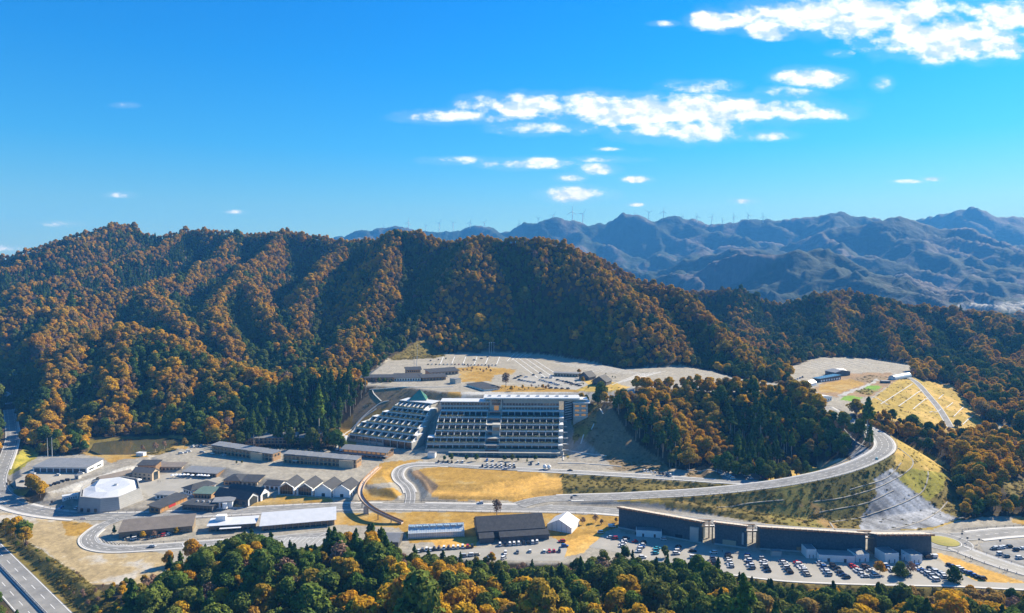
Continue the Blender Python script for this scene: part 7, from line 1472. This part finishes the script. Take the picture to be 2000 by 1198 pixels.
# ------------------------------------------------------------------ single trees and shrubs of the grounds
def gtree(cf, x, y, z, kind, s, label): p = at(*cf(x, y), z); tree(kind, p[0], p[1], hz(p[0], p[1]) - .05 if z == 'g' else z, s, rnd.uniform(0, 6.28), label=label, group='planted trees of the grounds')
for (cf, x, y, z, k, s, lab) in ((C3, 603, 652, 0, 'bare', 1.15, 'tall bare tree on the yellow grass behind the black barn'), (D6, 1160, 385, 44, 'bare', 1.5, 'large spreading bare tree on the upper terrace'), (C1, 640, 755, 0, 'conifer', .42, 'small conifer at the left end of the brown hall'), (C1, 800, 780, 0, 'autumn', .42, 'small orange tree in front of the brown hall, left'), (C1, 988, 755, 0, 'autumn', .4, 'small orange tree in front of the brown hall, right'), (C1, 862, 775, 0, 'bare', .5, 'thin bare tree in front of the brown hall'), (C1, 1235, 740, 0, 'bare', .4, 'thin bare tree before the flat white roof'),
    (C2, 350, 585, 0, 'bare', .6, 'bare tree at the corner of the black gable house'), (C3, 1085, 700, 0, 'bare', .55, 'thin bare tree right of the white tent'), (C3, 1155, 690, 0, 'bare', .55, 'thin bare tree near the first dark hall'), (C3, 1188, 700, 0, 'sapling', .7, 'young yellow-green tree near the first dark hall'), (C3, 1270, 690, 0, 'autumn', .3, 'small rust tree against the first dark hall'),
    (C3, 310, 344, 5, 'evergreen', .40, 'dark clipped tree left of the hotel entrance, first from the left'), (C3, 348, 344, 5, 'evergreen', .52, 'dark clipped tree left of the hotel entrance, second from the left'), (C3, 432, 344, 5, 'evergreen', .42, 'dark clipped tree left of the hotel entrance, third from the left'), (C3, 488, 346, 5, 'evergreen', .5, 'dark clipped tree left of the hotel entrance, fourth from the left'), (C3, 646, 344, 5, 'evergreen', .42, 'dark clipped tree right of the hotel entrance, first'), (C3, 690, 346, 5, 'evergreen', .48, 'dark clipped tree right of the hotel entrance, second'), (C3, 722, 347, 5, 'conifer', .28, 'small conical tree right of the hotel entrance'), (C3, 818, 345, 5, 'evergreen', .45, 'dark clipped tree near the right end of the hotel'), (C3, 772, 352, 5, 'conifer', .24, 'small conical tree near the right end of the hotel'),
    (C2, 350, 362, 5, 'evergreen', .22, 'left of two round bushes on the gravel below the timber row'), (C2, 380, 360, 5, 'evergreen', .24, 'right of two round bushes on the gravel below the timber row'), (C2, 840, 240, 6, 'sapling', 1.3, 'yellow-green tree right of the six-bay guest row'), (C2, 175, 250, 5, 'conifer', .5, 'small conifer left of the timber rows'), (C2, 60, 265, 5, 'autumn', .75, 'golden round tree by the pond'), (C1, 800, 300, 5, 'bare', .7, 'bare pinkish tree at the pond edge'), (C1, 870, 290, 5, 'bare', .8, 'larger bare pinkish tree at the pond edge'), (C1, 920, 275, 5, 'bare', .7, 'third bare pinkish tree at the pond edge'),
    (C4, 455, 885, 0, 'evergreen', .62, 'round evergreen between the car rows'), (C4, 232, 900, 0, 'evergreen', .75, 'round dark evergreen at the near edge of the first lot'), (C4, 100, 700, 0, 'bare', .4, 'thin bare tree left of the first dark hall'), (C5, 740, 1010, -2, 'evergreen', .9, 'dark evergreen standing up before the cars of the right-hand lot'), (C5, 1040, 1060, -4, 'evergreen', .95, 'round evergreen standing up at the right end of the lot'), (C5, 625, 985, -1, 'autumn', .72, 'golden tree standing up before the white annexes'), (C5, 800, 985, -1, 'bare', .85, 'bare pinkish tree before the white annexes'),
    (C5, 520, 215, 27, 'autumn', .62, 'rust tree on the inside of the road bend'), (C5, 462, 190, 30, 'evergreen', .55, 'dark tree on the inside of the road bend'), (C5, 1060, 165, 14, 'evergreen', .8, 'dark round tree at the foot of the yellow slope'),
    (C1, 945, 935, 0, 'autumn', .85, 'golden bare-branched tree by the near kerb of the loop road'), (C1, 1075, 905, 0, 'autumn', 1.15, 'large orange tree at the near side of the paved yard')):
    gtree(cf, x, y, z, k, s, lab)
RS = random.Random(21)
for i in range(18):
    x = 495 + i * 20 + RS.uniform(-4, 4); p = at(*C2(x, 283 + i * .9), 5); tree('sapling', p[0], p[1], 5, RS.uniform(.45, .65), RS.uniform(0, 6), label='small yellow-green sapling on the bank before the six-bay guest row, %s from the left' % (ORD + ['seventeenth', 'eighteenth'])[i], group='saplings before the six-bay row')
for i in range(16):
    x = 1110 + i * 22 + RS.uniform(-6, 6); y = 412 + RS.uniform(-16, 10) - i * 1.2; p = at(*D6(x, y), 44); tree(RS.choice(['sapling', 'sapling', 'autumn', 'bare']), p[0], p[1], 44, RS.uniform(.28, .6), RS.uniform(0, 6), label='small planted tree behind the hotel roof, %s from the left' % ORD[i], group='small trees behind the hotel roof')
for i in range(16):
    x = 1650 + RS.uniform(-40, 230); y = 345 + RS.uniform(-45, 55); p = at(*D6(x, y), 44); tree(RS.choice(['sapling', 'autumn', 'sapling']), p[0], p[1], 44, RS.uniform(.3, .65), RS.uniform(0, 6), label='small autumn garden tree around the black gable houses', group='garden trees round the black gable houses')
for i in range(12):
    x = 230 + i * 18; y = 352 + RS.uniform(-4, 6); p = at(*D6(x, y), 44); tree(RS.choice(['bare', 'sapling', 'evergreen']), p[0], p[1] - 4, 43.5, RS.uniform(.35, .6), RS.uniform(0, 6), label='small tree before the brown wing of the bath house, %s from the left' % ORD[i], group='small trees before the bath house')
for i in range(14):
    x = 820 + RS.uniform(0, 260); y = 262 + RS.uniform(0, 35); p = at(*D6(x, y), 44); tree(RS.choice(['bare', 'sapling', 'bare']), p[0], p[1], 44, RS.uniform(.3, .5), RS.uniform(0, 6), label='thin young tree behind the oval lawn of the upper terrace', group='thin trees behind the oval lawn')
# ------------------------------------------------------------------ wind turbines on the far ridge
def turbine():
    e = empty('wind_turbine'); MB().bar((0, 0, -6), (0, 0, 66), 3.0, 10, 2.0).build('tower', M['tent'], e); MB().box(-1.8, 1.8, -4, 5, 65, 69).build('nacelle', M['tent'], e)
    hub = MB().bar((0, -3.9, 0), (0, -6, 0), 1.8, 8).build('rotor', M['tent'], e); hub.location = (0, 0, 67)
    for k in range(3):
        r = MB()
        a = k * 2 * pi / 3; c, s = cos(a), sin(a); q = [(-1.3, 1.5), (2.4, 3), (1.1, 38), (-.8, 38)]
        b = [(x * c - z * s, -4.6, x * s + z * c) for x, z in q]; t = [(x, y - .7, z) for x, y, z in b]; r.hexa(b, t); r.build('blade', M['tent'], hub)
    return e
T0 = turbine(); RT = random.Random(2)
tb = [(750, 456, 19), (798, 447, 21), (832, 447, 13), (858, 447, 19), (885, 446, 18), (918, 447, 20), (946, 446, 19), (1014, 448, 18), (1051, 437, 18), (1081, 431, 18), (1118, 430, 26), (1138, 432, 23), (1240, 424, 13), (1267, 427, 20), (1296, 425, 20), (1333, 430, 14), (1361, 434, 19), (1390, 434, 18), (1411, 439, 17), (1433, 434, 19), (1461, 433, 20), (1490, 433, 18)]
for i, (px, py, hpx) in enumerate(tb):
    o = T0 if i == 0 else copy_tree(T0); Y = 6330; p = atY(px, py + 4, Y); s = hpx / F * Y / 88; o.location = p; o.scale = (s, s, s); o.rotation_euler = (0, 0, RT.uniform(-.5, .5))
    [c for c in o.children if c.name.startswith('rotor')][0].rotation_euler = (0, RT.uniform(0, 2), 0)
    tag(o, 'white wind turbine on the far blue ridge, number %d from the left' % (i + 1) if False else 'white wind turbine on the far blue ridge, %s from the left' % (ORD + ['seventeenth', 'eighteenth', 'nineteenth', 'twentieth', 'twenty-first', 'twenty-second'])[i], 'wind turbine', 'wind turbines along the far ridge')
# ------------------------------------------------------------------ the distant town
def far_house():
    e = empty('town_house'); MB().box(-6, 6, -5, 5, -3, 6).build('wall', M['white'], e); MB().prism([(-6.6, 6.01), (6.6, 6.01), (0, 9)], 'y', -5.6, 5.6).build('roof', M['roof_grey'], e); return e
H0 = far_house(); RH = random.Random(8)
for i in range(90):
    o = H0 if i == 0 else copy_tree(H0); px = RH.uniform(1885, 2010); Y = RH.uniform(2750, 3500); x = (px - 1000) / F * Y
    if hz(x, Y) > 12 and i: Y = 2800 + 300 * RH.random(); x = (px - 1000) / F * Y
    if hz(x, Y) > 25 and i: o2 = [o] + list(o.children); [bpy.data.objects.remove(q) for q in reversed(o2)]; continue
    o.location = (x, Y, max(hz(x, Y), -2)); s = RH.uniform(.7, 2.0); o.scale = (s * RH.uniform(.8, 1.8), s, RH.uniform(.8, 1.5)); o.rotation_euler = (0, 0, RH.uniform(0, 3)); tag(o, 'tiny pale house of the distant town on the plain at the right', 'house', 'houses of the distant town')
# ------------------------------------------------------------------ air
hb = MB(); hb.box(-9000, 9000, -60, 12000, -30, 1150); hb.v = [tuple(v) for v in hb.v]
hm = bpy.data.materials.new('haze'); hm.use_nodes = True; nt = hm.node_tree; nt.nodes.clear(); ho = nt.nodes.new('ShaderNodeOutputMaterial'); pv = nt.nodes.new('ShaderNodeVolumePrincipled')
pv.inputs['Color'].default_value = (.09, .40, 1.0, 1); pv.inputs['Absorption Color'].default_value = (.3, .3, .3, 1); pv.inputs['Density'].default_value = HAZE; pv.inputs['Anisotropy'].default_value = 0.0
nt.links.new(pv.outputs[0], ho.inputs['Volume'])
hz_o = hb.build('haze', hm); tag(hz_o, kind='stuff')
# prototype objects that ended up unused
for o in list(bpy.data.objects):
    if o.type == 'EMPTY' and not o.children and 'label' not in o: bpy.data.objects.remove(o)
